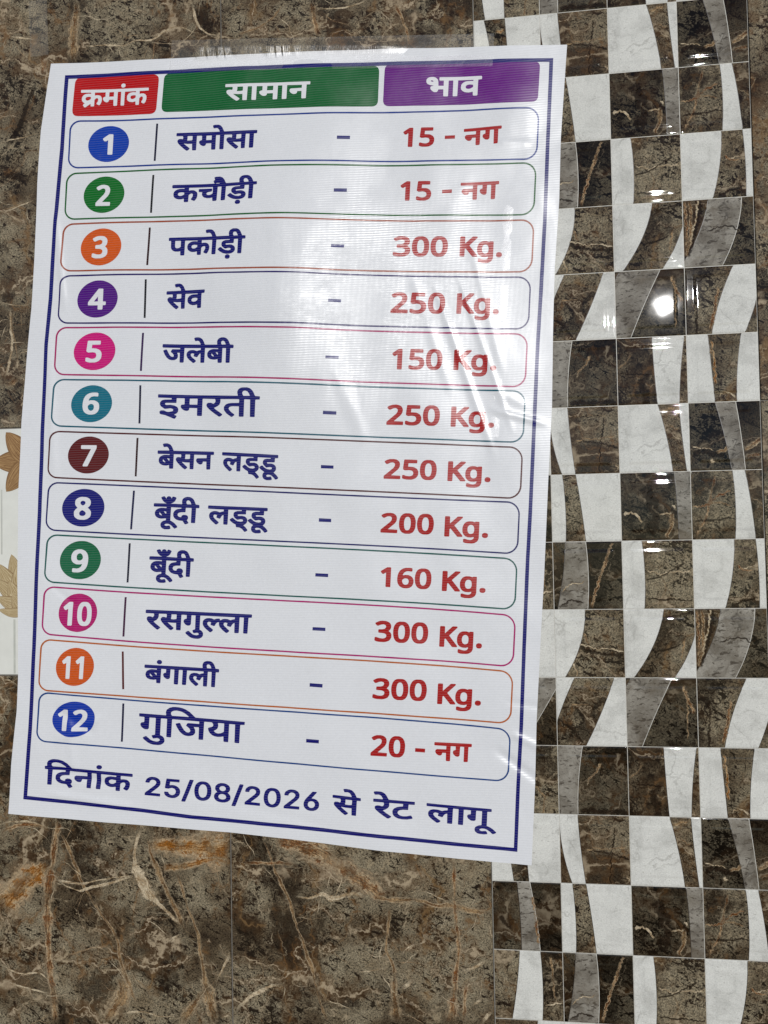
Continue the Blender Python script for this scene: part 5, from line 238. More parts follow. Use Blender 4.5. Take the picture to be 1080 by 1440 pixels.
BADGES = [[(-1800,8295),(-1804,8267),(-1813,8239),(-1826,8212),(-1843,8187),(-1863,8164),(-1887,8143),(-1914,8125),(-1943,8110),(-1974,8098),(-2007,8090),(-2041,8085),(-2075,8084),(-2109,8087),(-2142,8094),(-2173,8104),(-2203,8118),(-2230,8135),(-2255,8155),(-2276,8177),(-2293,8202),(-2306,8228),(-2315,8256),(-2320,8284),(-2320,8313),(-2316,8342),(-2307,8370),(-2294,8397),(-2278,8422),(-2257,8446),(-2233,8467),(-2206,8485),(-2176,8500),(-2145,8511),(-2112,8519),(-2078,8524),(-2044,8524),(-2010,8521),(-1977,8514),(-1946,8504),(-1916,8490),(-1889,8473),(-1865,8453),(-1844,8431),(-1827,8406),(-1814,8380),(-1805,8352),(-1800,8324)],
 [(-1857,7675),(-1861,7647),(-1870,7618),(-1883,7591),(-1900,7566),(-1920,7542),(-1944,7521),(-1971,7503),(-2001,7487),(-2033,7475),(-2066,7467),(-2100,7462),(-2134,7461),(-2168,7464),(-2202,7471),(-2234,7481),(-2264,7495),(-2291,7512),(-2316,7531),(-2337,7554),(-2354,7579),(-2368,7605),(-2377,7633),(-2382,7662),(-2382,7691),(-2378,7720),(-2369,7748),(-2356,7776),(-2339,7801),(-2318,7825),(-2294,7846),(-2266,7864),(-2237,7880),(-2205,7891),(-2172,7900),(-2137,7904),(-2103,7905),(-2069,7902),(-2036,7895),(-2004,7885),(-1974,7871),(-1947,7854),(-1922,7834),(-1901,7812),(-1884,7787),(-1871,7761),(-1862,7733),(-1857,7704)],
 [(-1898,7038),(-1902,7009),(-1911,6980),(-1924,6953),(-1941,6927),(-1962,6903),(-1986,6882),(-2013,6863),(-2042,6848),(-2074,6836),(-2107,6827),(-2141,6822),(-2175,6821),(-2210,6824),(-2243,6831),(-2275,6841),(-2305,6855),(-2332,6872),(-2357,6892),(-2378,6915),(-2395,6940),(-2409,6967),(-2418,6995),(-2423,7024),(-2423,7054),(-2419,7083),(-2410,7112),(-2397,7140),(-2380,7166),(-2359,7189),(-2334,7211),(-2307,7229),(-2277,7245),(-2246,7257),(-2212,7265),(-2178,7270),(-2144,7271),(-2110,7268),(-2076,7261),(-2045,7250),(-2015,7236),(-1988,7219),(-1963,7199),(-1942,7176),(-1925,7151),(-1912,7124),(-1903,7096),(-1898,7067)],
 [(-1948,6409),(-1953,6380),(-1961,6351),(-1974,6324),(-1991,6298),(-2012,6274),(-2036,6253),(-2063,6234),(-2092,6219),(-2124,6207),(-2157,6198),(-2191,6193),(-2225,6192),(-2260,6195),(-2293,6202),(-2325,6212),(-2355,6226),(-2382,6243),(-2407,6263),(-2428,6285),(-2445,6310),(-2459,6337),(-2468,6365),(-2472,6394),(-2473,6424),(-2468,6453),(-2460,6481),(-2447,6509),(-2429,6535),(-2409,6559),(-2384,6580),(-2357,6599),(-2327,6614),(-2295,6626),(-2262,6635),(-2228,6640),(-2194,6640),(-2160,6637),(-2126,6631),(-2095,6620),(-2065,6606),(-2038,6589),(-2013,6569),(-1992,6546),(-1975,6522),(-1962,6495),(-1953,6467),(-1948,6438)],
 [(-1983,5777),(-1987,5748),(-1996,5719),(-2010,5691),(-2027,5665),(-2048,5641),(-2073,5620),(-2100,5601),(-2130,5585),(-2163,5573),(-2197,5564),(-2231,5559),(-2266,5558),(-2301,5560),(-2335,5567),(-2368,5577),(-2399,5591),(-2427,5608),(-2452,5629),(-2474,5652),(-2491,5677),(-2505,5704),(-2515,5732),(-2519,5762),(-2520,5791),(-2515,5821),(-2506,5850),(-2493,5878),(-2475,5904),(-2454,5929),(-2429,5950),(-2401,5969),(-2371,5985),(-2338,5997),(-2304,6006),(-2270,6010),(-2234,6011),(-2199,6008),(-2166,6002),(-2133,5991),(-2103,5977),(-2075,5960),(-2050,5940),(-2028,5917),(-2011,5891),(-1997,5864),(-1988,5836),(-1983,5807)],
 [(-2034,5147),(-2038,5118),(-2047,5089),(-2060,5062),(-2077,5036),(-2097,5013),(-2121,4991),(-2148,4973),(-2178,4957),(-2209,4945),(-2242,4936),(-2276,4931),(-2310,4930),(-2345,4933),(-2378,4939),(-2410,4949),(-2439,4963),(-2467,4980),(-2491,5000),(-2512,5022),(-2530,5047),(-2543,5073),(-2552,5101),(-2557,5130),(-2557,5159),(-2553,5188),(-2544,5217),(-2531,5244),(-2514,5270),(-2493,5294),(-2469,5315),(-2442,5334),(-2412,5349),(-2380,5361),(-2347,5370),(-2313,5375),(-2279,5376),(-2245,5373),(-2212,5366),(-2180,5356),(-2150,5342),(-2123,5326),(-2099,5306),(-2078,5283),(-2061,5259),(-2048,5232),(-2039,5204),(-2034,5176)],
 [(-2080,4532),(-2084,4503),(-2093,4475),(-2106,4447),(-2123,4422),(-2143,4398),(-2167,4377),(-2194,4358),(-2224,4342),(-2255,4330),(-2288,4321),(-2322,4316),(-2356,4315),(-2390,4317),(-2424,4324),(-2455,4334),(-2485,4347),(-2513,4364),(-2537,4383),(-2558,4406),(-2576,4430),(-2589,4457),(-2598,4484),(-2603,4513),(-2603,4542),(-2599,4571),(-2590,4600),(-2577,4627),(-2560,4653),(-2539,4677),(-2515,4698),(-2488,4717),(-2458,4732),(-2426,4745),(-2393,4753),(-2359,4758),(-2325,4759),(-2291,4757),(-2258,4750),(-2226,4740),(-2196,4727),(-2169,4710),(-2145,4690),(-2124,4668),(-2107,4643),(-2094,4617),(-2085,4589),(-2080,4561)],
 [(-2140,3901),(-2144,3872),(-2153,3843),(-2166,3816),(-2183,3790),(-2205,3765),(-2229,3744),(-2257,3725),(-2288,3709),(-2320,3696),(-2354,3687),(-2389,3682),(-2424,3681),(-2459,3683),(-2493,3689),(-2526,3699),(-2557,3713),(-2585,3730),(-2610,3750),(-2632,3772),(-2650,3797),(-2664,3824),(-2673,3852),(-2678,3881),(-2679,3911),(-2674,3941),(-2665,3970),(-2652,3997),(-2634,4024),(-2613,4048),(-2588,4070),(-2560,4089),(-2529,4105),(-2497,4117),(-2462,4126),(-2427,4131),(-2392,4132),(-2357,4129),(-2323,4123),(-2290,4113),(-2260,4099),(-2232,4082),(-2207,4062),(-2185,4040),(-2167,4015),(-2154,3988),(-2145,3960),(-2140,3931)],
 [(-2194,3277),(-2198,3247),(-2207,3218),(-2219,3189),(-2236,3163),(-2257,3138),(-2280,3116),(-2307,3096),(-2336,3080),(-2367,3067),(-2400,3058),(-2434,3052),(-2467,3051),(-2501,3053),(-2534,3059),(-2565,3069),(-2595,3083),(-2622,3100),(-2646,3120),(-2667,3143),(-2684,3168),(-2697,3195),(-2706,3224),(-2710,3253),(-2710,3283),(-2706,3313),(-2697,3343),(-2684,3371),(-2667,3398),(-2647,3423),(-2623,3445),(-2596,3464),(-2566,3481),(-2535,3494),(-2502,3503),(-2469,3508),(-2435,3509),(-2401,3507),(-2369,3501),(-2337,3490),(-2308,3477),(-2281,3460),(-2257,3440),(-2237,3417),(-2220,3392),(-2207,3364),(-2198,3336),(-2194,3307)],
 [(-2246,2650),(-2250,2620),(-2258,2591),(-2270,2563),(-2286,2536),(-2305,2511),(-2327,2489),(-2352,2470),(-2379,2453),(-2408,2440),(-2439,2431),(-2470,2425),(-2501,2423),(-2533,2426),(-2563,2432),(-2592,2441),(-2619,2455),(-2644,2472),(-2667,2492),(-2686,2514),(-2702,2539),(-2714,2566),(-2722,2595),(-2726,2624),(-2726,2654),(-2722,2684),(-2714,2714),(-2701,2742),(-2685,2769),(-2666,2793),(-2644,2816),(-2619,2835),(-2591,2852),(-2562,2865),(-2532,2874),(-2500,2879),(-2469,2881),(-2438,2879),(-2407,2872),(-2378,2862),(-2351,2849),(-2326,2832),(-2304,2812),(-2285,2789),(-2269,2764),(-2258,2737),(-2250,2709),(-2246,2680)],
 [(-2291,2009),(-2295,1979),(-2303,1951),(-2315,1923),(-2330,1897),(-2349,1872),(-2371,1850),(-2395,1831),(-2422,1815),(-2450,1802),(-2480,1792),(-2511,1787),(-2541,1785),(-2572,1787),(-2602,1793),(-2630,1802),(-2657,1815),(-2682,1832),(-2703,1851),(-2722,1874),(-2738,1898),(-2749,1925),(-2757,1953),(-2761,1982),(-2761,2011),(-2757,2041),(-2749,2070),(-2737,2098),(-2722,2124),(-2703,2149),(-2681,2171),(-2656,2190),(-2629,2206),(-2601,2219),(-2571,2229),(-2540,2234),(-2509,2236),(-2479,2234),(-2449,2227),(-2420,2218),(-2394,2204),(-2369,2188),(-2348,2168),(-2329,2146),(-2314,2121),(-2302,2095),(-2294,2067),(-2290,2038)],
 [(-2281,1390),(-2285,1362),(-2294,1336),(-2307,1310),(-2324,1286),(-2344,1263),(-2369,1243),(-2396,1225),(-2426,1210),(-2458,1198),(-2491,1189),(-2526,1184),(-2560,1182),(-2595,1184),(-2629,1189),(-2661,1198),(-2691,1210),(-2719,1225),(-2744,1243),(-2766,1264),(-2784,1287),(-2797,1311),(-2807,1337),(-2812,1364),(-2812,1391),(-2808,1419),(-2799,1446),(-2786,1472),(-2769,1496),(-2748,1519),(-2723,1539),(-2696,1557),(-2666,1572),(-2633,1584),(-2600,1593),(-2565,1598),(-2531,1599),(-2496,1597),(-2462,1592),(-2430,1583),(-2400,1571),(-2372,1555),(-2348,1537),(-2326,1517),(-2309,1494),(-2295,1469),(-2286,1444),(-2281,1417)]]
NUMERALS = [[[(-2068,8173),(-2023,8169),(-2017,8171),(-2013,8176),(-1997,8411),(-1999,8416),(-2006,8419),(-2044,8422),(-2054,8420),(-2072,8410),(-2127,8378),(-2130,8368),(-2128,8362),(-2115,8344),(-2107,8340),(-2090,8339),(-2068,8351),(-2065,8350),(-2076,8182),(-2074,8176)]],
 [[(-2223,7551),(-2052,7540),(-2045,7541),(-2042,7545),(-2039,7577),(-2043,7584),(-2143,7593),(-2070,7658),(-2053,7680),(-2041,7704),(-2037,7731),(-2038,7746),(-2042,7760),(-2054,7777),(-2065,7787),(-2080,7795),(-2114,7803),(-2149,7803),(-2186,7792),(-2211,7776),(-2211,7766),(-2197,7746),(-2192,7742),(-2175,7741),(-2142,7756),(-2122,7758),(-2109,7753),(-2103,7747),(-2099,7739),(-2097,7727),(-2105,7704),(-2121,7683),(-2226,7591),(-2230,7558),(-2228,7554)]],
 [[(-2225,6909),(-2170,6906),(-2143,6909),(-2111,6920),(-2100,6928),(-2089,6939),(-2082,6950),(-2075,6969),(-2074,7002),(-2083,7024),(-2105,7046),(-2092,7058),(-2081,7073),(-2075,7089),(-2073,7115),(-2076,7129),(-2084,7145),(-2102,7163),(-2118,7171),(-2136,7176),(-2180,7180),(-2204,7178),(-2223,7173),(-2260,7157),(-2262,7151),(-2262,7142),(-2248,7122),(-2241,7117),(-2226,7116),(-2191,7130),(-2167,7133),(-2147,7125),(-2141,7119),(-2138,7109),(-2141,7092),(-2147,7083),(-2156,7077),(-2179,7071),(-2222,7072),(-2228,7068),(-2231,7060),(-2232,7036),(-2228,7028),(-2171,7021),(-2157,7016),(-2145,7008),(-2139,6998),(-2138,6988),(-2142,6974),(-2148,6965),(-2161,6956),(-2183,6953),(-2218,6958),(-2255,6972),(-2269,6973),(-2277,6967),(-2280,6935),(-2277,6928),(-2253,6916)]],
 [[(-2201,6287),(-2159,6284),(-2148,6287),(-2146,6292),(-2142,6334),(-2139,6336),(-2113,6335),(-2105,6338),(-2103,6343),(-2101,6370),(-2103,6375),(-2108,6378),(-2136,6380),(-2139,6383),(-2130,6532),(-2140,6536),(-2185,6539),(-2194,6535),(-2207,6521),(-2331,6386),(-2335,6355),(-2332,6349),(-2324,6346),(-2209,6339),(-2207,6335),(-2209,6294),(-2207,6290)],
  [(-2252,6387),(-2254,6389),(-2252,6392),(-2201,6445),(-2204,6386)]],
 [[(-2314,5651),(-2251,5649),(-2226,5653),(-2209,5660),(-2194,5668),(-2179,5681),(-2168,5698),(-2163,5714),(-2159,5742),(-2162,5761),(-2171,5780),(-2184,5795),(-2199,5804),(-2227,5815),(-2285,5822),(-2280,5860),(-2276,5865),(-2182,5861),(-2174,5863),(-2170,5867),(-2168,5899),(-2172,5906),(-2179,5908),(-2245,5912),(-2324,5916),(-2332,5914),(-2336,5909),(-2355,5795),(-2354,5787),(-2330,5772),(-2278,5774),(-2250,5769),(-2233,5757),(-2227,5736),(-2231,5719),(-2238,5707),(-2249,5700),(-2264,5695),(-2284,5694),(-2302,5697),(-2344,5712),(-2357,5713),(-2365,5710),(-2368,5705),(-2370,5678),(-2368,5669),(-2344,5658)]],
 [[(-2329,5023),(-2285,5021),(-2255,5026),(-2241,5032),(-2224,5044),(-2206,5067),(-2197,5093),(-2196,5128),(-2203,5152),(-2215,5169),(-2240,5184),(-2262,5192),(-2302,5195),(-2328,5191),(-2331,5193),(-2324,5209),(-2314,5222),(-2304,5230),(-2290,5237),(-2258,5241),(-2218,5236),(-2210,5239),(-2207,5244),(-2205,5272),(-2209,5278),(-2217,5282),(-2237,5285),(-2286,5286),(-2322,5280),(-2351,5266),(-2372,5249),(-2392,5219),(-2401,5192),(-2407,5165),(-2410,5121),(-2404,5085),(-2394,5064),(-2377,5045),(-2358,5033)],
  [(-2308,5067),(-2321,5073),(-2333,5085),(-2341,5103),(-2343,5119),(-2337,5132),(-2326,5142),(-2312,5149),(-2298,5150),(-2283,5147),(-2270,5138),(-2264,5123),(-2264,5103),(-2270,5085),(-2278,5075),(-2292,5068)]],
 [[(-2406,4402),(-2361,4400),(-2350,4405),(-2232,4615),(-2230,4643),(-2232,4647),(-2238,4650),(-2366,4656),(-2418,4658),(-2426,4656),(-2430,4651),(-2431,4636),(-2432,4620),(-2429,4615),(-2420,4612),(-2309,4607),(-2304,4605),(-2413,4418),(-2413,4407)]],
 [[(-2452,3764),(-2399,3761),(-2359,3770),(-2330,3788),(-2319,3802),(-2313,3816),(-2309,3847),(-2313,3863),(-2327,3884),(-2351,3904),(-2326,3924),(-2315,3940),(-2311,3952),(-2309,3969),(-2312,3987),(-2321,4004),(-2333,4016),(-2355,4027),(-2376,4032),(-2423,4036),(-2444,4033),(-2466,4027),(-2482,4019),(-2497,4007),(-2505,3996),(-2509,3984),(-2511,3957),(-2509,3944),(-2498,3925),(-2481,3908),(-2509,3886),(-2523,3868),(-2528,3854),(-2528,3818),(-2521,3801),(-2505,3784),(-2483,3771)],
  [(-2424,3807),(-2441,3810),(-2453,3818),(-2460,3829),(-2461,3841),(-2456,3855),(-2447,3864),(-2425,3877),(-2415,3875),(-2385,3857),(-2379,3847),(-2377,3837),(-2382,3824),(-2392,3814),(-2406,3808)],
  [(-2412,3932),(-2427,3940),(-2437,3948),(-2442,3956),(-2443,3966),(-2440,3975),(-2434,3982),(-2424,3988),(-2410,3990),(-2396,3987),(-2387,3982),(-2380,3975),(-2378,3965),(-2380,3954),(-2388,3944)]],
 [[(-2535,3135),(-2483,3133),(-2465,3135),(-2435,3143),(-2407,3159),(-2388,3178),(-2373,3201),(-2362,3231),(-2355,3265),(-2352,3305),(-2356,3337),(-2367,3363),(-2386,3386),(-2411,3401),(-2440,3409),(-2481,3409),(-2510,3401),(-2527,3392),(-2542,3380),(-2560,3352),(-2565,3335),(-2567,3302),(-2564,3284),(-2558,3269),(-2540,3248),(-2510,3233),(-2496,3230),(-2461,3229),(-2434,3233),(-2431,3231),(-2445,3204),(-2458,3193),(-2471,3185),(-2499,3179),(-2535,3184),(-2546,3184),(-2553,3181),(-2556,3175),(-2558,3144),(-2551,3138)],
  [(-2471,3275),(-2486,3280),(-2495,3291),(-2499,3307),(-2498,3327),(-2492,3343),(-2483,3353),(-2465,3361),(-2450,3361),(-2435,3351),(-2427,3340),(-2421,3322),(-2420,3307),(-2426,3294),(-2439,3282),(-2453,3276)]],
 [[(-2434,2494),(-2391,2494),(-2374,2500),(-2360,2509),(-2344,2525),(-2334,2543),(-2326,2562),(-2320,2589),(-2316,2613),(-2313,2670),(-2315,2701),(-2321,2727),(-2331,2749),(-2343,2764),(-2359,2775),(-2376,2780),(-2418,2781),(-2435,2775),(-2450,2766),(-2466,2749),(-2477,2730),(-2485,2708),(-2490,2684),(-2494,2657),(-2497,2606),(-2494,2570),(-2488,2547),(-2480,2527),(-2467,2511),(-2453,2501)],
  [(-2612,2501),(-2573,2500),(-2568,2502),(-2564,2508),(-2545,2773),(-2547,2778),(-2553,2782),(-2586,2783),(-2593,2781),(-2611,2767),(-2659,2728),(-2662,2724),(-2663,2716),(-2651,2693),(-2643,2687),(-2628,2687),(-2609,2701),(-2606,2700),(-2619,2511),(-2618,2505)],
  [(-2413,2542),(-2428,2551),(-2436,2569),(-2440,2602),(-2439,2646),(-2432,2687),(-2423,2712),(-2412,2727),(-2404,2731),(-2396,2732),(-2383,2724),(-2374,2704),(-2370,2672),(-2371,2629),(-2376,2594),(-2385,2566),(-2395,2549),(-2404,2544)]],
 [[(-2636,1870),(-2601,1869),(-2596,1871),(-2593,1876),(-2575,2129),(-2577,2134),(-2582,2137),(-2612,2138),(-2620,2135),(-2634,2123),(-2678,2085),(-2680,2075),(-2679,2069),(-2669,2051),(-2663,2046),(-2650,2047),(-2632,2061),(-2630,2060),(-2642,1879),(-2641,1873)],
  [(-2470,1867),(-2435,1866),(-2430,1868),(-2427,1874),(-2409,2125),(-2410,2131),(-2416,2134),(-2446,2135),(-2452,2133),(-2468,2119),(-2510,2083),(-2514,2078),(-2515,2072),(-2502,2048),(-2496,2043),(-2483,2044),(-2467,2057),(-2463,2057),(-2476,1876),(-2474,1870)]],
 [[(-2686,1253),(-2644,1253),(-2638,1255),(-2634,1259),(-2617,1495),(-2619,1500),(-2626,1503),(-2662,1504),(-2671,1501),(-2688,1490),(-2740,1455),(-2743,1445),(-2741,1439),(-2728,1422),(-2721,1418),(-2706,1419),(-2685,1432),(-2682,1431),(-2693,1262),(-2691,1256)],
  [(-2563,1252),(-2389,1249),(-2382,1251),(-2378,1254),(-2375,1286),(-2380,1293),(-2482,1297),(-2406,1366),(-2388,1389),(-2378,1410),(-2374,1441),(-2378,1464),(-2393,1484),(-2416,1498),(-2431,1502),(-2452,1505),(-2492,1502),(-2527,1490),(-2551,1474),(-2552,1462),(-2533,1441),(-2515,1441),(-2482,1457),(-2461,1460),(-2450,1457),(-2442,1451),(-2438,1444),(-2435,1432),(-2442,1410),(-2459,1388),(-2567,1291),(-2570,1259),(-2568,1255)]]]
HEADER_PANELS = [[(-2481,9075),(-2477,9096),(-2470,9113),(-2460,9127),(-2448,9138),(-2432,9145),(-2413,9149),(-2390,9150),(-2308,9146),(-2225,9142),(-2143,9137),(-2060,9133),(-1978,9129),(-1896,9125),(-1814,9121),(-1733,9117),(-1651,9113),(-1570,9109),(-1489,9105),(-1468,9103),(-1450,9097),(-1436,9088),(-1426,9077),(-1419,9062),(-1416,9044),(-1416,9024),(-1419,8994),(-1421,8964),(-1424,8934),(-1427,8904),(-1430,8874),(-1433,8845),(-1435,8815),(-1438,8785),(-1441,8755),(-1444,8725),(-1446,8695),(-1450,8675),(-1457,8658),(-1466,8644),(-1479,8634),(-1494,8627),(-1513,8623),(-1534,8622),(-1615,8627),(-1697,8632),(-1779,8636),(-1861,8641),(-1943,8645),(-2025,8650),(-2108,8654),(-2190,8659),(-2273,8663),(-2356,8668),(-2439,8673),(-2461,8676),(-2479,8681),(-2494,8690),(-2504,8702),(-2511,8717),(-2514,8735),(-2514,8756),(-2511,8785),(-2508,8814),(-2505,8843),(-2502,8872),(-2499,8901),(-2496,8930),(-2493,8959),(-2490,8988),(-2487,9017),(-2484,9046)],
 [(-1353,9027),(-1349,9047),(-1343,9064),(-1334,9078),(-1321,9089),(-1306,9096),(-1287,9099),(-1266,9100),(-1037,9087),(-809,9074),(-582,9061),(-357,9048),(-133,9035),(90,9023),(311,9010),(531,8997),(750,8985),(967,8973),(1184,8960),(1204,8958),(1220,8952),(1233,8944),(1243,8932),(1250,8918),(1254,8901),(1254,8881),(1253,8851),(1251,8821),(1249,8792),(1247,8762),(1246,8733),(1244,8703),(1242,8673),(1240,8644),(1239,8614),(1237,8584),(1235,8555),(1233,8535),(1227,8518),(1219,8505),(1207,8495),(1193,8488),(1176,8484),(1156,8484),(939,8496),(720,8509),(500,8522),(279,8534),(57,8547),(-167,8560),(-392,8573),(-619,8586),(-847,8599),(-1076,8612),(-1306,8625),(-1328,8628),(-1345,8634),(-1359,8642),(-1370,8654),(-1377,8669),(-1380,8686),(-1380,8707),(-1378,8736),(-1375,8765),(-1373,8794),(-1370,8823),(-1368,8852),(-1365,8881),(-1363,8911),(-1360,8940),(-1358,8969),(-1355,8998)],
 [(1318,8892),(1321,8912),(1326,8928),(1335,8941),(1346,8951),(1361,8958),(1378,8961),(1398,8961),(1548,8949),(1698,8938),(1847,8926),(1996,8914),(2144,8903),(2291,8891),(2438,8880),(2584,8868),(2730,8857),(2875,8845),(3019,8834),(3038,8831),(3054,8825),(3066,8817),(3075,8806),(3082,8792),(3085,8775),(3084,8755),(3082,8726),(3080,8698),(3077,8669),(3075,8640),(3072,8611),(3070,8582),(3068,8553),(3065,8524),(3063,8495),(3060,8467),(3058,8438),(3055,8418),(3049,8402),(3041,8389),(3030,8380),(3016,8373),(3000,8370),(2981,8369),(2836,8379),(2692,8388),(2547,8397),(2401,8407),(2254,8416),(2108,8426),(1960,8435),(1812,8445),(1663,8455),(1514,8464),(1364,8474),(1344,8477),(1328,8482),(1314,8491),(1305,8502),(1298,8517),(1294,8534),(1294,8554),(1296,8584),(1299,8615),(1301,8646),(1303,8677),(1305,8707),(1307,8738),(1309,8769),(1311,8800),(1313,8830),(1316,8861)]]
HEADER_WORDS = [[[(-2357,8773),(-2345,8775),(-2284,8811),(-2281,8808),(-2282,8787),(-2280,8781),(-2260,8778),(-2240,8779),(-2237,8786),(-2231,8858),(-2216,8871),(-2201,8877),(-2188,8871),(-2183,8857),(-2189,8836),(-2206,8811),(-2205,8803),(-2177,8787),(-2168,8788),(-2160,8796),(-2145,8822),(-2139,8843),(-2138,8863),(-2143,8884),(-2155,8900),(-2177,8910),(-2201,8913),(-2226,8910),(-2226,8942),(-2222,8947),(-2089,8939),(-2092,8886),(-2115,8881),(-2123,8870),(-2124,8856),(-2117,8841),(-2107,8829),(-2095,8821),(-2083,8816),(-2072,8815),(-2064,8817),(-2055,8823),(-2046,8844),(-1991,8841),(-1993,8770),(-1987,8764),(-1971,8763),(-1953,8763),(-1947,8769),(-1934,8931),(-1896,8930),(-1891,8927),(-1902,8767),(-1896,8760),(-1870,8758),(-1860,8759),(-1857,8765),(-1844,8925),(-1705,8919),(-1702,8914),(-1705,8905),(-1736,8910),(-1755,8909),(-1779,8905),(-1796,8896),(-1808,8885),(-1817,8869),(-1819,8834),(-1815,8821),(-1807,8810),(-1794,8800),(-1782,8794),(-1747,8788),(-1712,8794),(-1711,8753),(-1704,8750),(-1676,8749),(-1670,8751),(-1668,8756),(-1662,8830),(-1643,8845),(-1627,8847),(-1617,8838),(-1616,8822),(-1621,8806),(-1637,8783),(-1637,8776),(-1634,8771),(-1615,8760),(-1607,8758),(-1600,8759),(-1584,8778),(-1573,8806),(-1570,8833),(-1575,8854),(-1586,8870),(-1609,8881),(-1633,8884),(-1657,8880),(-1657,8914),(-1651,8917),(-1548,8912),(-1542,8918),(-1541,8938),(-1542,8944),(-1547,8947),(-2393,8992),(-2399,8990),(-2401,8984),(-2402,8963),(-2398,8957),(-2277,8950),(-2272,8947),(-2272,8937),(-2275,8935),(-2309,8939),(-2332,8938),(-2351,8934),(-2373,8921),(-2384,8907),(-2391,8889),(-2392,8871),(-2389,8858),(-2378,8839),(-2356,8823),(-2377,8808),(-2379,8799),(-2363,8777)],
  [(-2322,8854),(-2333,8858),(-2342,8866),(-2345,8876),(-2343,8887),(-2337,8894),(-2327,8899),(-2301,8900),(-2276,8896),(-2277,8873),(-2300,8858)],
  [(-1751,8825),(-1762,8829),(-1771,8837),(-1775,8847),(-1773,8858),(-1767,8865),(-1757,8870),(-1731,8871),(-1707,8867),(-1707,8843),(-1730,8829)],
  [(-2043,8881),(-2046,8885),(-2041,8936),(-1985,8934),(-1982,8929),(-1987,8879)],
  [(-1870,8978),(-1861,8978),(-1847,8982),(-1840,8987),(-1836,8997),(-1835,9008),(-1839,9018),(-1846,9024),(-1857,9028),(-1866,9029),(-1878,9025),(-1886,9018),(-1891,9007),(-1887,8989),(-1880,8982)]],
 [[(-453,8682),(-442,8681),(-435,8684),(-415,8697),(-413,8706),(-481,8759),(-487,8765),(-485,8768),(-436,8760),(-376,8757),(-378,8684),(-371,8680),(-351,8679),(-332,8678),(-325,8681),(-312,8839),(-310,8843),(-304,8843),(-262,8841),(-258,8838),(-268,8682),(-263,8674),(-221,8671),(-213,8675),(-202,8832),(-199,8836),(-192,8836),(-137,8833),(-131,8830),(-134,8781),(-160,8776),(-169,8770),(-172,8763),(-169,8743),(-145,8721),(-127,8712),(-105,8710),(-96,8713),(-85,8720),(-78,8738),(-11,8735),(-7,8730),(-11,8663),(-3,8659),(39,8658),(43,8664),(54,8819),(59,8821),(98,8819),(107,8818),(108,8814),(98,8658),(105,8653),(148,8651),(154,8658),(165,8812),(168,8815),(176,8815),(344,8803),(340,8766),(213,8771),(203,8768),(196,8762),(193,8744),(199,8730),(211,8717),(226,8706),(242,8701),(261,8701),(276,8707),(281,8713),(286,8732),(337,8729),(334,8645),(337,8641),(343,8639),(380,8637),(387,8641),(399,8798),(403,8801),(435,8799),(441,8801),(445,8829),(439,8835),(-578,8896),(-585,8890),(-586,8867),(-583,8861),(-500,8855),(-496,8851),(-494,8836),(-502,8817),(-522,8823),(-542,8824),(-556,8822),(-567,8816),(-573,8804),(-569,8783),(-527,8739),(-483,8703)],
  [(-75,8775),(-79,8780),(-74,8828),(-5,8825),(-1,8820),(-6,8772)],
  [(-441,8798),(-445,8801),(-439,8818),(-437,8850),(-373,8847),(-368,8842),(-372,8798),(-401,8795)]],
 [[(1994,8535),(2035,8531),(2043,8536),(2055,8708),(2058,8714),(2102,8711),(2108,8708),(2097,8534),(2098,8529),(2104,8526),(2141,8524),(2149,8528),(2164,8706),(2337,8694),(2337,8683),(2333,8681),(2302,8685),(2266,8686),(2244,8683),(2224,8675),(2209,8664),(2198,8650),(2192,8614),(2195,8597),(2205,8584),(2217,8572),(2236,8562),(2253,8557),(2282,8553),(2326,8557),(2326,8517),(2332,8510),(2370,8507),(2378,8512),(2388,8647),(2392,8690),(2427,8690),(2434,8694),(2436,8722),(2429,8729),(1957,8761),(1950,8755),(1950,8725),(1957,8722),(1996,8719),(2000,8716),(1997,8662),(1995,8659),(1987,8659),(1936,8664),(1937,8703),(1934,8728),(1926,8744),(1910,8759),(1896,8766),(1879,8770),(1853,8771),(1832,8769),(1817,8762),(1805,8751),(1801,8742),(1799,8716),(1806,8701),(1822,8687),(1842,8679),(1880,8670),(1878,8667),(1857,8665),(1845,8656),(1842,8641),(1850,8622),(1876,8598),(1888,8593),(1906,8592),(1916,8594),(1925,8600),(1935,8621),(1992,8617),(1989,8542)],
  [(2272,8595),(2256,8602),(2250,8607),(2246,8621),(2250,8631),(2257,8638),(2271,8643),(2292,8645),(2305,8643),(2333,8637),(2331,8611),(2302,8597),(2286,8594)],
  [(1874,8714),(1851,8722),(1850,8728),(1856,8733),(1866,8732),(1876,8727),(1881,8716)]]]
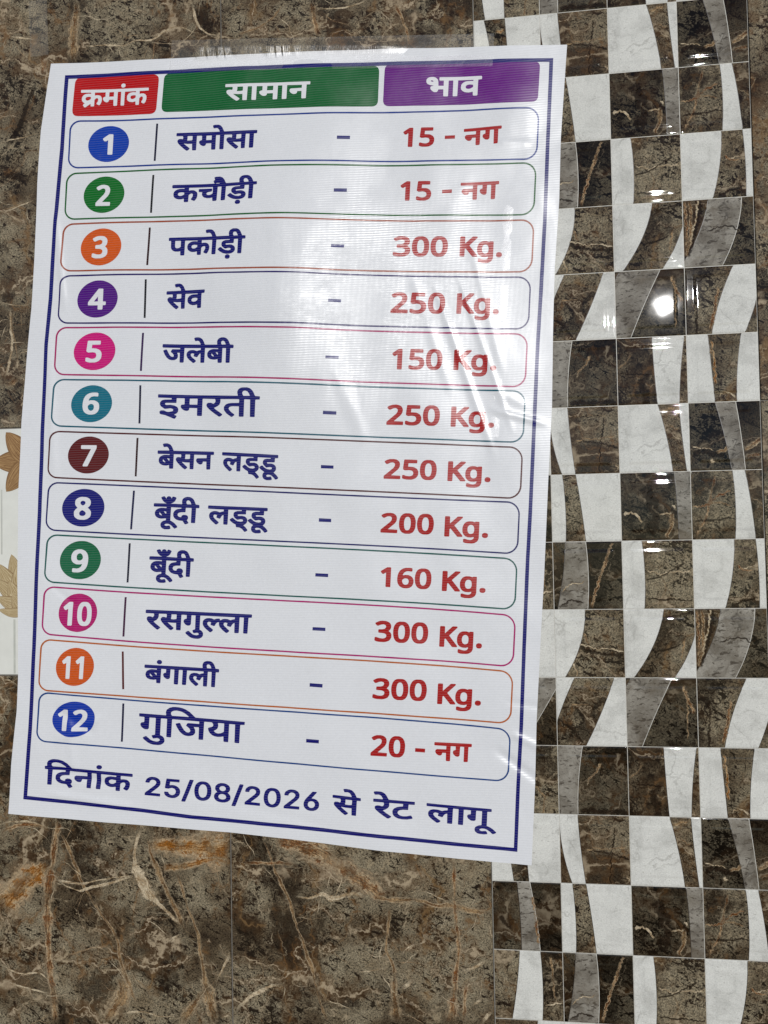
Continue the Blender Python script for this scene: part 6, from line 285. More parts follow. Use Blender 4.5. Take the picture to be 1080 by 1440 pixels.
FOOTER_WORDS = [[[(-2615,580),(-2598,579),(-2569,591),(-2569,600),(-2590,626),(-2574,643),(-2572,664),(-2577,673),(-2598,688),(-2633,691),(-2655,684),(-2662,664),(-2675,663),(-2695,669),(-2711,677),(-2720,689),(-2722,700),(-2711,716),(-2693,724),(-2664,727),(-2608,726),(-2602,773),(-2598,777),(-2383,760),(-2387,717),(-2524,725),(-2541,716),(-2544,697),(-2540,684),(-2530,672),(-2508,656),(-2491,651),(-2471,650),(-2458,656),(-2447,683),(-2389,679),(-2393,588),(-2387,582),(-2346,579),(-2339,582),(-2327,751),(-2322,757),(-2272,753),(-2265,750),(-2277,581),(-2272,574),(-2228,571),(-2221,574),(-2209,742),(-2205,748),(-2022,733),(-2022,722),(-2026,719),(-2093,725),(-2118,722),(-2136,717),(-2154,705),(-2165,694),(-2173,662),(-2171,645),(-2163,631),(-2146,616),(-2131,608),(-2103,600),(-2075,598),(-2031,602),(-2033,562),(-2028,557),(-1987,553),(-1980,556),(-1972,638),(-1951,652),(-1928,655),(-1915,648),(-1910,632),(-1917,611),(-1937,588),(-1937,579),(-1907,562),(-1893,561),(-1886,564),(-1869,584),(-1858,609),(-1854,637),(-1859,659),(-1878,679),(-1901,689),(-1935,693),(-1967,691),(-1966,727),(-1959,730),(-1826,721),(-1821,725),(-1819,750),(-1824,757),(-2569,813),(-2630,869),(-2678,896),(-2709,907),(-2743,915),(-2794,919),(-2814,918),(-2844,910),(-2866,897),(-2881,875),(-2882,838),(-2904,837),(-2910,833),(-2910,802),(-2875,797),(-2872,793),(-2883,620),(-2875,616),(-2839,614),(-2828,617),(-2814,791),(-2663,782),(-2658,778),(-2661,765),(-2698,765),(-2722,761),(-2749,751),(-2762,742),(-2771,731),(-2777,715),(-2778,686),(-2765,662),(-2739,642),(-2705,630),(-2646,622)],
  [(-2091,637),(-2106,644),(-2113,651),(-2117,663),(-2112,674),(-2105,680),(-2091,685),(-2077,687),(-2053,684),(-2026,679),(-2028,653),(-2060,638),(-2076,636)],
  [(-2813,831),(-2824,843),(-2825,860),(-2814,872),(-2792,878),(-2768,880),(-2737,874),(-2710,865),(-2687,853),(-2648,825),(-2647,819)],
  [(-2243,805),(-2216,805),(-2199,818),(-2196,830),(-2199,840),(-2208,850),(-2219,854),(-2246,855),(-2264,842),(-2266,826),(-2263,818),(-2255,811)]],
 [[(-1221,451),(-1185,449),(-1177,453),(-1076,689),(-1074,698),(-1078,701),(-1115,704),(-1123,700),(-1224,465),(-1225,455)],
  [(-620,412),(-583,409),(-576,413),(-476,650),(-475,658),(-479,661),(-516,664),(-523,660),(-624,421),(-624,415)],
  [(-1355,489),(-1335,487),(-1308,489),(-1290,494),(-1271,504),(-1255,517),(-1248,527),(-1242,543),(-1239,560),(-1242,582),(-1249,596),(-1257,607),(-1278,623),(-1295,631),(-1313,636),(-1333,638),(-1367,636),(-1359,674),(-1354,676),(-1250,669),(-1245,673),(-1243,698),(-1246,702),(-1251,703),(-1382,712),(-1399,713),(-1404,709),(-1426,612),(-1426,602),(-1416,598),(-1383,594),(-1349,603),(-1337,603),(-1325,600),(-1309,593),(-1301,585),(-1295,575),(-1292,561),(-1298,545),(-1308,532),(-1323,525),(-1339,522),(-1356,526),(-1371,534),(-1378,542),(-1383,555),(-1387,558),(-1426,561),(-1433,558),(-1435,550),(-1432,535),(-1426,524),(-1417,514),(-1404,505),(-1386,496)],
  [(-983,464),(-965,463),(-939,465),(-915,473),(-899,484),(-887,495),(-875,515),(-867,537),(-864,555),(-862,580),(-864,610),(-869,629),(-880,648),(-896,665),(-911,675),(-930,683),(-948,686),(-974,687),(-992,685),(-1010,680),(-1029,669),(-1043,656),(-1056,635),(-1062,618),(-1067,594),(-1069,570),(-1067,544),(-1061,520),(-1052,503),(-1044,492),(-1024,477),(-1005,469)],
  [(-750,449),(-729,447),(-705,448),(-673,456),(-647,473),(-639,484),(-635,495),(-634,514),(-637,529),(-651,548),(-667,561),(-650,573),(-640,588),(-636,608),(-639,626),(-649,641),(-665,654),(-687,665),(-709,670),(-739,672),(-752,671),(-781,663),(-804,647),(-811,638),(-816,625),(-817,608),(-815,596),(-807,583),(-793,569),(-814,556),(-828,539),(-832,528),(-834,510),(-830,495),(-817,476),(-801,464),(-776,454)],
  [(-154,410),(-136,408),(-112,410),(-94,416),(-76,425),(-64,436),(-51,455),(-42,476),(-38,497),(-35,528),(-37,550),(-41,569),(-50,589),(-60,603),(-80,619),(-100,627),(-119,630),(-145,632),(-161,630),(-178,625),(-195,616),(-212,600),(-222,585),(-234,548),(-238,520),(-237,496),(-233,475),(-225,453),(-213,438),(-195,423),(-175,414)],
  [(304,380),(340,379),(369,387),(380,393),(393,404),(406,422),(410,437),(411,461),(406,476),(398,489),(385,502),(370,510),(354,516),(324,521),(386,585),(386,591),(381,594),(341,597),(335,595),(259,519),(245,501),(234,481),(229,464),(229,444),(232,428),(240,415),(255,399),(265,392),(282,385)],
  [(-1672,513),(-1494,501),(-1489,501),(-1485,504),(-1483,530),(-1487,534),(-1595,543),(-1527,592),(-1501,613),(-1486,631),(-1479,648),(-1479,675),(-1490,696),(-1505,709),(-1519,717),(-1532,722),(-1551,726),(-1584,728),(-1615,723),(-1640,710),(-1656,693),(-1665,669),(-1664,663),(-1659,660),(-1616,658),(-1608,675),(-1602,683),(-1589,690),(-1573,693),(-1555,690),(-1542,683),(-1533,673),(-1530,660),(-1536,645),(-1555,626),(-1673,542),(-1676,518)],
  [(-464,433),(-291,422),(-286,422),(-283,425),(-281,451),(-285,455),(-390,464),(-308,525),(-287,546),(-278,566),(-277,594),(-281,606),(-290,618),(-299,627),(-314,636),(-328,641),(-348,645),(-379,647),(-398,645),(-413,641),(-437,627),(-449,612),(-455,597),(-456,586),(-455,582),(-451,579),(-410,578),(-407,581),(-402,596),(-395,604),(-383,610),(-368,613),(-350,610),(-336,602),(-329,593),(-326,580),(-333,564),(-349,548),(-465,462),(-468,438)],
  [(-1,403),(169,391),(175,392),(178,394),(180,420),(176,425),(72,433),(158,499),(176,519),(183,535),(184,563),(179,576),(171,587),(162,596),(147,605),(133,611),(114,615),(83,617),(64,614),(50,610),(26,596),(13,581),(7,565),(6,555),(8,551),(12,549),(53,547),(59,563),(68,573),(80,580),(93,582),(112,579),(125,571),(133,561),(135,549),(129,534),(114,518),(-2,431),(-5,407)],
  [(315,413),(300,417),(289,425),(280,440),(278,454),(283,469),(293,480),(307,486),(324,488),(339,484),(350,476),(358,464),(361,446),(355,431),(345,420),(331,414)],
  [(-976,499),(-987,503),(-996,508),(-1010,528),(-1017,554),(-1016,587),(-1009,616),(-993,639),(-976,650),(-964,652),(-955,651),(-936,643),(-927,633),(-921,622),(-914,597),(-915,562),(-923,531),(-936,512),(-954,501),(-967,498)],
  [(-745,484),(-762,489),(-773,496),(-780,509),(-780,520),(-771,534),(-758,542),(-736,546),(-722,544),(-707,539),(-695,531),(-687,516),(-688,503),(-695,493),(-708,486),(-728,482)],
  [(-146,444),(-157,448),(-165,453),(-179,471),(-186,500),(-187,530),(-180,557),(-167,580),(-158,589),(-148,594),(-127,596),(-109,589),(-94,570),(-87,543),(-87,505),(-94,479),(-108,457),(-125,446),(-137,443)],
  [(-734,580),(-748,585),(-758,593),(-765,605),(-765,615),(-759,625),(-749,632),(-736,636),(-720,636),(-706,632),(-695,624),(-689,614),(-689,603),(-695,592),(-705,584),(-720,580)]],
 [[(704,346),(716,345),(722,347),(742,359),(744,368),(674,424),(666,435),(721,425),(785,420),(783,344),(790,341),(832,337),(836,343),(848,503),(853,505),(889,502),(894,506),(894,535),(847,543),(829,584),(814,605),(790,625),(764,633),(725,638),(704,637),(696,634),(695,625),(707,600),(744,600),(766,591),(780,572),(789,552),(788,548),(578,568),(569,564),(567,539),(571,534),(653,525),(660,521),(663,503),(656,484),(652,483),(629,491),(597,492),(584,482),(581,463),(589,447),(617,417),(672,369)],
  [(716,462),(710,466),(717,483),(718,517),(785,512),(791,510),(793,507),(788,459),(758,457)]],
 [[(1191,316),(1207,316),(1229,328),(1235,333),(1234,341),(1180,375),(1143,403),(1180,418),(1205,435),(1216,455),(1217,486),(1223,488),(1367,479),(1374,476),(1370,452),(1336,450),(1303,444),(1275,432),(1256,414),(1250,396),(1252,366),(1264,346),(1285,330),(1315,317),(1357,309),(1416,308),(1475,318),(1477,330),(1463,353),(1452,354),(1409,345),(1371,344),(1344,350),(1328,357),(1316,366),(1310,377),(1309,386),(1314,395),(1324,405),(1337,410),(1369,415),(1429,414),(1435,463),(1436,472),(1440,474),(1504,472),(1508,499),(1505,506),(1212,525),(1184,575),(1169,592),(1152,604),(1136,610),(1114,615),(1073,617),(1045,614),(1042,603),(1053,580),(1065,578),(1096,580),(1116,574),(1131,560),(1146,531),(1138,529),(1039,534),(1035,529),(1034,502),(1042,499),(1150,492),(1154,487),(1157,474),(1149,458),(1135,449),(1103,459),(1079,460),(1062,457),(1050,446),(1051,424),(1064,408),(1098,379),(1149,342)]],
 [[(2223,173),(2270,169),(2301,172),(2308,176),(2307,188),(2295,207),(2282,208),(2248,205),(2226,213),(2222,221),(2226,227),(2247,233),(2276,231),(2304,221),(2334,201),(2362,175),(2377,175),(2405,187),(2406,193),(2400,201),(2365,232),(2338,248),(2307,261),(2304,264),(2314,413),(2320,416),(2360,415),(2364,441),(2359,447),(1643,498),(1639,494),(1637,472),(1643,465),(1866,448),(1874,446),(1873,426),(1869,423),(1840,421),(1810,414),(1766,428),(1718,432),(1698,429),(1683,424),(1669,416),(1659,406),(1653,387),(1655,365),(1661,353),(1676,335),(1704,313),(1748,283),(1761,283),(1779,291),(1790,298),(1790,307),(1732,348),(1715,368),(1712,381),(1720,391),(1726,394),(1744,395),(1769,387),(1771,384),(1763,369),(1765,358),(1807,346),(1816,348),(1832,370),(1844,380),(1860,385),(1868,385),(1864,282),(1870,278),(1916,275),(1922,281),(1934,441),(1941,443),(1993,439),(1996,433),(1985,274),(1992,269),(2034,266),(2040,268),(2042,273),(2054,433),(2078,433),(2132,428),(2130,386),(2105,383),(2095,378),(2089,368),(2090,354),(2100,337),(2121,322),(2136,315),(2159,313),(2172,315),(2183,326),(2191,423),(2197,425),(2252,421),(2256,415),(2245,270),(2214,266),(2194,259),(2178,248),(2169,234),(2168,213),(2176,196),(2198,180)]]]
BORDER = ([(-2605,9192),(-2473,9187),(-2361,9184),(-2250,9180),(-2140,9176),(-2029,9172),(-1919,9169),(-1809,9165),(-1693,9160),(-1578,9155),(-1462,9150),(-1348,9145),(-1233,9140),(-1119,9135),(-1005,9131),(-890,9124),(-775,9118),(-661,9112),(-548,9105),(-434,9099),(-321,9093),(-208,9086),(-96,9080),(16,9074),(128,9068),(237,9061),(346,9055),(454,9048),(562,9042),(670,9035),(777,9029),(885,9022),(992,9016),(1098,9009),(1204,9003),(1310,8997),(1414,8990),(1518,8984),(1621,8978),(1724,8971),(1826,8965),(1929,8959),(2031,8952),(2133,8946),(2233,8938),(2332,8929),(2431,8921),(2530,8912),(2628,8904),(2726,8896),(2824,8887),(2922,8879),(3020,8870),(3117,8862),(3235,8852),(3227,8729),(3221,8629),(3214,8529),(3207,8428),(3201,8328),(3194,8228),(3188,8128),(3181,8028),(3174,7928),(3168,7828),(3162,7727),(3156,7625),(3150,7524),(3144,7423),(3137,7322),(3131,7221),(3125,7120),(3119,7019),(3112,6920),(3104,6822),(3096,6724),(3089,6625),(3081,6527),(3074,6429),(3066,6330),(3059,6232),(3051,6134),(3042,6030),(3033,5925),(3025,5821),(3016,5717),(3007,5613),(3000,5510),(2993,5407),(2986,5305),(2980,5202),(2973,5099),(2966,4996),(2959,4894),(2952,4797),(2946,4701),(2939,4605),(2933,4508),(2926,4412),(2920,4316),(2913,4220),(2907,4124),(2900,4028),(2894,3932),(2887,3836),(2881,3740),(2873,3636),(2865,3533),(2857,3430),(2849,3327),(2841,3225),(2835,3126),(2829,3027),(2823,2928),(2817,2829),(2810,2731),(2804,2632),(2798,2533),(2792,2435),(2786,2336),(2779,2238),(2774,2141),(2768,2045),(2762,1949),(2757,1853),(2751,1757),(2745,1661),(2740,1565),(2734,1469),(2728,1373),(2720,1268),(2713,1164),(2705,1060),(2697,955),(2689,851),(2681,747),(2674,642),(2668,536),(2661,431),(2655,326),(2648,221),(2641,116),(2633,-10),(2518,-2),(2423,4),(2328,10),(2233,17),(2138,23),(2042,30),(1946,36),(1847,43),(1748,50),(1649,57),(1549,64),(1449,71),(1348,79),(1248,86),(1147,93),(1047,101),(948,109),(848,117),(748,125),(647,133),(546,142),(445,150),(344,158),(242,166),(141,175),(39,183),(-64,189),(-166,196),(-269,202),(-373,209),(-476,215),(-580,222),(-684,228),(-789,235),(-894,242),(-999,248),(-1105,255),(-1208,265),(-1312,275),(-1416,285),(-1520,295),(-1624,305),(-1729,315),(-1834,325),(-1940,335),(-2045,345),(-2151,355),(-2262,364),(-2373,373),(-2485,382),(-2596,391),(-2709,400),(-2821,409),(-2934,418),(-3047,428),(-3183,439),(-3174,562),(-3166,664),(-3158,766),(-3149,869),(-3141,971),(-3129,1119),(-3117,1267),(-3111,1375),(-3105,1484),(-3099,1592),(-3093,1701),(-3087,1809),(-3081,1918),(-3075,2026),(-3069,2135),(-3062,2244),(-3058,2350),(-3053,2457),(-3049,2563),(-3044,2670),(-3039,2777),(-3035,2883),(-3030,2990),(-3025,3097),(-3021,3204),(-3016,3311),(-3010,3423),(-3004,3534),(-2998,3645),(-2992,3757),(-2986,3868),(-2982,3973),(-2979,4078),(-2975,4183),(-2972,4289),(-2968,4394),(-2964,4499),(-2961,4604),(-2957,4710),(-2954,4816),(-2948,4924),(-2941,5032),(-2935,5140),(-2929,5248),(-2923,5356),(-2917,5464),(-2911,5572),(-2905,5681),(-2899,5789),(-2893,5898),(-2881,6011),(-2870,6123),(-2859,6236),(-2848,6349),(-2836,6461),(-2829,6567),(-2822,6673),(-2815,6780),(-2808,6886),(-2800,6992),(-2793,7099),(-2786,7205),(-2779,7312),(-2771,7419),(-2759,7528),(-2748,7637),(-2736,7746),(-2724,7855),(-2712,7964),(-2701,8073),(-2689,8182),(-2677,8291),(-2668,8401),(-2660,8511),(-2651,8621),(-2642,8731),(-2633,8841),(-2625,8951),(-2616,9062)],
 [(-2561,9145),(-2470,9141),(-2359,9138),(-2248,9134),(-2137,9130),(-2027,9127),(-1917,9123),(-1807,9119),(-1691,9114),(-1576,9109),(-1461,9105),(-1346,9100),(-1231,9095),(-1117,9090),(-1003,9085),(-889,9079),(-774,9073),(-660,9067),(-547,9060),(-433,9054),(-320,9048),(-207,9042),(-95,9036),(17,9029),(129,9023),(238,9017),(346,9010),(455,9004),(563,8997),(671,8991),(778,8985),(885,8978),(992,8972),(1099,8966),(1205,8959),(1311,8953),(1415,8947),(1518,8940),(1621,8934),(1724,8928),(1827,8922),(1929,8915),(2031,8909),(2133,8903),(2232,8895),(2331,8886),(2430,8878),(2529,8869),(2628,8861),(2726,8853),(2824,8844),(2921,8836),(3019,8828),(3116,8820),(3191,8813),(3186,8735),(3180,8634),(3173,8534),(3166,8434),(3160,8333),(3153,8233),(3147,8133),(3140,8033),(3134,7933),(3127,7833),(3121,7731),(3115,7630),(3109,7529),(3103,7428),(3097,7327),(3091,7226),(3085,7124),(3079,7024),(3071,6925),(3063,6827),(3056,6728),(3048,6630),(3041,6532),(3033,6433),(3025,6335),(3018,6237),(3010,6139),(3002,6034),(2993,5930),(2984,5826),(2975,5722),(2967,5617),(2960,5514),(2953,5411),(2946,5308),(2939,5205),(2932,5103),(2925,5000),(2918,4897),(2912,4801),(2905,4704),(2899,4608),(2892,4511),(2886,4415),(2879,4319),(2873,4223),(2866,4127),(2860,4030),(2853,3934),(2847,3838),(2840,3742),(2832,3639),(2824,3536),(2817,3433),(2809,3330),(2801,3227),(2795,3128),(2788,3029),(2782,2930),(2776,2831),(2770,2732),(2764,2634),(2757,2535),(2751,2436),(2745,2338),(2739,2239),(2733,2143),(2728,2047),(2722,1951),(2716,1854),(2710,1758),(2705,1662),(2699,1566),(2693,1470),(2688,1375),(2680,1270),(2672,1166),(2664,1061),(2656,957),(2649,852),(2641,748),(2634,642),(2627,537),(2621,432),(2614,327),(2608,222),(2601,117),(2596,33),(2523,38),(2428,45),(2333,51),(2238,57),(2143,64),(2047,70),(1951,77),(1852,84),(1753,91),(1654,98),(1554,105),(1454,112),(1353,120),(1253,127),(1152,134),(1053,142),(953,150),(853,159),(753,167),(653,175),(552,183),(451,192),(350,200),(248,208),(146,217),(44,225),(-59,231),(-162,238),(-265,244),(-368,251),(-472,258),(-576,264),(-680,271),(-784,277),(-889,284),(-994,291),(-1099,297),(-1202,307),(-1306,317),(-1410,327),(-1514,337),(-1618,348),(-1723,358),(-1828,368),(-1933,378),(-2039,388),(-2145,398),(-2256,408),(-2368,417),(-2479,426),(-2591,435),(-2703,444),(-2816,453),(-2929,462),(-3042,471),(-3133,479),(-3127,560),(-3119,662),(-3110,764),(-3102,866),(-3094,969),(-3082,1117),(-3070,1265),(-3064,1374),(-3058,1482),(-3052,1590),(-3046,1699),(-3040,1807),(-3033,1916),(-3027,2024),(-3021,2133),(-3015,2242),(-3010,2348),(-3006,2455),(-3001,2561),(-2997,2668),(-2992,2775),(-2987,2881),(-2983,2988),(-2978,3095),(-2973,3202),(-2969,3309),(-2963,3420),(-2957,3531),(-2951,3643),(-2944,3754),(-2938,3866),(-2935,3971),(-2931,4076),(-2928,4181),(-2924,4286),(-2920,4391),(-2917,4496),(-2913,4602),(-2910,4707),(-2906,4812),(-2900,4920),(-2894,5028),(-2888,5136),(-2882,5244),(-2876,5352),(-2870,5460),(-2863,5568),(-2857,5676),(-2851,5784),(-2845,5892),(-2834,6004),(-2823,6117),(-2811,6229),(-2800,6342),(-2789,6455),(-2782,6562),(-2774,6668),(-2767,6774),(-2760,6880),(-2753,6987),(-2745,7093),(-2738,7200),(-2731,7306),(-2724,7412),(-2712,7521),(-2700,7629),(-2688,7738),(-2677,7847),(-2665,7956),(-2653,8065),(-2641,8174),(-2629,8283),(-2621,8394),(-2612,8504),(-2603,8614),(-2594,8724),(-2586,8834),(-2577,8944),(-2568,9054)])
EDGE_TOP = [(-2785,9351),(-1897,9310),(-1002,9271),(2,9222),(1314,9153),(2136,9096),(2781,9043),(3391,8989)]
EDGE_RIGHT = [(3391,8989),(3369,8750),(3298,7940),(3261,7213),(3191,6434),(3159,5768),(3127,4912),(3069,4141),(2996,3026),(2951,2435),(2876,1415),(2845,751),(2785,-152)]
EDGE_BOTTOM = [(-3371,264),(-2238,192),(-1103,135),(-634,111),(81,58),(1146,-46),(1747,-87),(2354,-127),(2785,-152)]
EDGE_LEFT = [(-2785,9351),(-2852,8949),(-2920,8529),(-2969,7871),(-3011,6994),(-3060,6341),(-3132,5690),(-3196,4953),(-3237,4071),(-3250,3099),(-3246,1902),(-3266,1477),(-3337,839),(-3371,264)]
VEINS = [
 ('orange', [(-5864,-10287),(-5681,-10098),(-5528,-9953),(-5377,-9836),(-5211,-9741)], [234,208,182,143,91]),
 ('rust', [(-5109,-9180),(-5149,-9410),(-5180,-9662),(-5243,-10027),(-5265,-10278),(-5261,-10639),(-5218,-11052),(-5171,-11602)], [88,99,109,156,135,78,88,78]),
 ('tan', [(-5104,-9325),(-4956,-9655),(-4809,-9983),(-4575,-10306),(-4401,-10574),(-4345,-10873),(-4259,-11114),(-4116,-11352)], [47,52,47,36,36,47,104,62]),
 ('cream', [(-5191,-9919),(-4868,-9930),(-4513,-9890),(-4146,-9822)], [36,26,31,26]),
 ('cream', [(-5137,-9928),(-4899,-10028),(-4572,-9961),(-4146,-9836)], [23,31,36,23]),
 ('cream', [(-4091,-9259),(-4157,-9492),(-4131,-9794),(-4016,-10010),(-3786,-10220),(-3573,-10415)], [68,78,130,156,57,42]),
 ('orange', [(-4005,-9474),(-3779,-9476),(-3606,-9481),(-3319,-9495),(-2977,-9512)], [156,161,130,182,338]),
 ('orange', [(-3854,-9738),(-3493,-9696),(-3149,-9625),(-2980,-9688)], [57,52,42,78]),
 ('tan', [(-4016,-9351),(-3954,-9624),(-3813,-9948),(-3699,-10162),(-3573,-10429)], [36,94,88,88,57]),
 ('tan', [(-3652,-9778),(-3499,-10236),(-3388,-10584),(-3336,-10960),(-3282,-11200),(-3195,-11504)], [31,36,42,88,156,104]),
 ('tan', [(-3627,-11515),(-3482,-11318),(-3309,-11066)], [182,156,62]),
 ('cream', [(-2978,-10646),(-3136,-10896),(-3214,-11035)], [36,47,31]),
 ('cream', [(-5866,-10945),(-5594,-11043),(-5353,-11031),(-5204,-11168)], [21,23,18,18]),
 ('cream', [(-5867,-11112),(-5504,-11205),(-5204,-11259)], [18,18,16]),
 ('tan', [(-5053,-10801),(-4725,-10698),(-4416,-10643)], [23,23,18]),
 ('cream', [(-4364,-11447),(-4116,-11407),(-3856,-11447),(-3626,-11407)], [26,23,23,18]),
 ('tan', [(-4404,-10985),(-4318,-11172),(-4466,-11426),(-4555,-11581)], [47,182,156,130]),
 ('cream', [(-5860,-9289),(-5677,-9256),(-5404,-9263),(-5209,-9314)], [36,26,31,36]),
 ('rust', [(-5861,-9374),(-5677,-9307),(-5374,-9282),(-5194,-9355)], [52,62,52,52]),
 ('cream', [(-3790,-10588),(-3674,-10528),(-3573,-10470)], [42,42,31]),
 ('cream', [(-3157,-11413),(-2973,-11392)], [23,23]),
 ('rust', [(-2482,-9353),(-2058,-9476),(-1712,-9663),(-1399,-9848),(-1174,-10021)], [137,220,220,165,110]),
 ('tan', [(-2629,-9322),(-2501,-9660),(-2358,-9996),(-2246,-10330),(-2078,-10772),(-1996,-11076),(-1876,-11391)], [44,44,49,44,49,38,44]),
 ('rust', [(-2857,-9643),(-2500,-9632),(-2192,-9636)], [60,55,38]),
 ('cream', [(-2265,-10003),(-2066,-10004),(-1906,-9965),(-1805,-10017),(-1747,-10007),(-1660,-9970),(-1387,-9965)], [27,38,44,71,66,60,60]),
 ('tan', [(-1358,-9964),(-1117,-10005),(-834,-9989),(-638,-10042),(-442,-10035),(-304,-10071),(-14,-10095)], [55,66,55,77,66,71,49]),
 ('tan', [(-1132,-10047),(-1179,-10286),(-1198,-10564),(-1131,-10755),(-1122,-11031),(-1080,-11374)], [60,44,49,60,137,165]),
 ('cream', [(-1617,-10812),(-1302,-10791),(-1159,-10742)], [14,22,22]),
 ('cream', [(-2967,-11325),(-2728,-11114),(-2565,-11049),(-2388,-10984)], [27,55,44,22]),
 ('rust', [(-418,-9537),(-428,-10034),(-408,-10391),(-430,-10776),(-465,-11107),(-497,-11341)], [38,44,55,49,82,110]),
 ('cream', [(-388,-10774),(-207,-10697),(-34,-10593)], [33,44,33]),
 ('cream', [(-1051,-11000),(-979,-10946),(-901,-10854)], [38,44,27]),
 ('cream', [(-1044,-10626),(-942,-10511),(-815,-10464)], [27,33,16]),
 ('cream', [(-277,-11143),(-117,-11020)], [27,38]),
 ('cream', [(-10,-11150),(-165,-11322)], [55,71]),
 ('rust', [(-306,-10825),(-344,-11318)], [38,55]),
 ('cream', [(-674,-10444),(-562,-10406)], [22,22]),
 ('tan', [(-4813,738),(-4853,464),(-4864,225),(-4856,-35)], [81,114,130,114]),
 ('cream', [(-4778,157),(-4473,150),(-4208,121),(-4094,151),(-3813,124)], [20,20,20,26,23]),
 ('cream', [(-5738,393),(-5532,336),(-5295,276)], [26,29,20]),
 ('dark', [(-5340,-213),(-5478,-497),(-5635,-855),(-5753,-1068)], [32,49,49,49]),
 ('cream', [(-5831,-973),(-5635,-929),(-5479,-905),(-5295,-883)], [26,23,20,16]),
 ('rust', [(-5261,96),(-5242,-17),(-5262,-182)], [98,114,49]),
 ('dark', [(-5833,-1396),(-5598,-1395),(-5404,-1483)], [130,81,98]),
 ('tan', [(-5834,-1821),(-5658,-1778),(-5444,-1682)], [23,26,16]),
 ('dark', [(-3284,581),(-3198,311),(-3025,77)], [195,156,156]),
 ('cream', [(-3350,588),(-3330,411),(-3178,179),(-2980,107)], [20,31,31,23]),
 ('rust', [(-1892,438),(-1854,177),(-1793,-42)], [55,78,62]),
 ('cream', [(-4162,165),(-3846,165),(-3576,283),(-3266,166)], [23,23,23,20]),
 ('tan', [(-2871,105),(-2565,162),(-2346,269),(-2214,471)], [31,31,31,31]),
 ('cream', [(-1873,308),(-1533,316),(-1194,366)], [23,20,20]),
 ('rust', [(-923,338),(-823,117),(-715,-272)], [31,39,39]),
 ('cream', [(-5713,-2994),(-5700,-3221),(-5677,-3447),(-5697,-3672),(-5782,-3904)], [44,44,40,52,48]),
 ('tan', [(-5690,-3041),(-5660,-3336),(-5613,-3585),(-5602,-3743)], [16,20,24,16]),
 ('cream', [(-5838,-2965),(-5694,-2977),(-5420,-3021)], [16,16,12]),
 ('cream', [(-5840,-3451),(-5720,-3468),(-5636,-3461),(-5458,-3469)], [14,16,14,10]),
 ('cream', [(-5834,-1852),(-5593,-1778),(-5342,-1693)], [18,20,16]),
 ('dark', [(-5729,-2767),(-5706,-2904),(-5694,-2973)], [100,120,80]),
 ('rust', [(-5842,-3980),(-5698,-3941),(-5578,-3857)], [120,100,60]),
 ('cream', [(-5854,-7546),(-5726,-7568),(-5599,-7634)], [19,27,14]),
]
ORG = (-0.235, -0.94)              # the poster's base point on the wall
S = 0.075                          # one mosaic cell

# ---------------------------------------------------------------- node helpers
def new_mat(name):
    m = bpy.data.materials.new(name)
    m.use_nodes = True
    t = m.node_tree
    for n in list(t.nodes):
        t.nodes.remove(n)
    return m, t


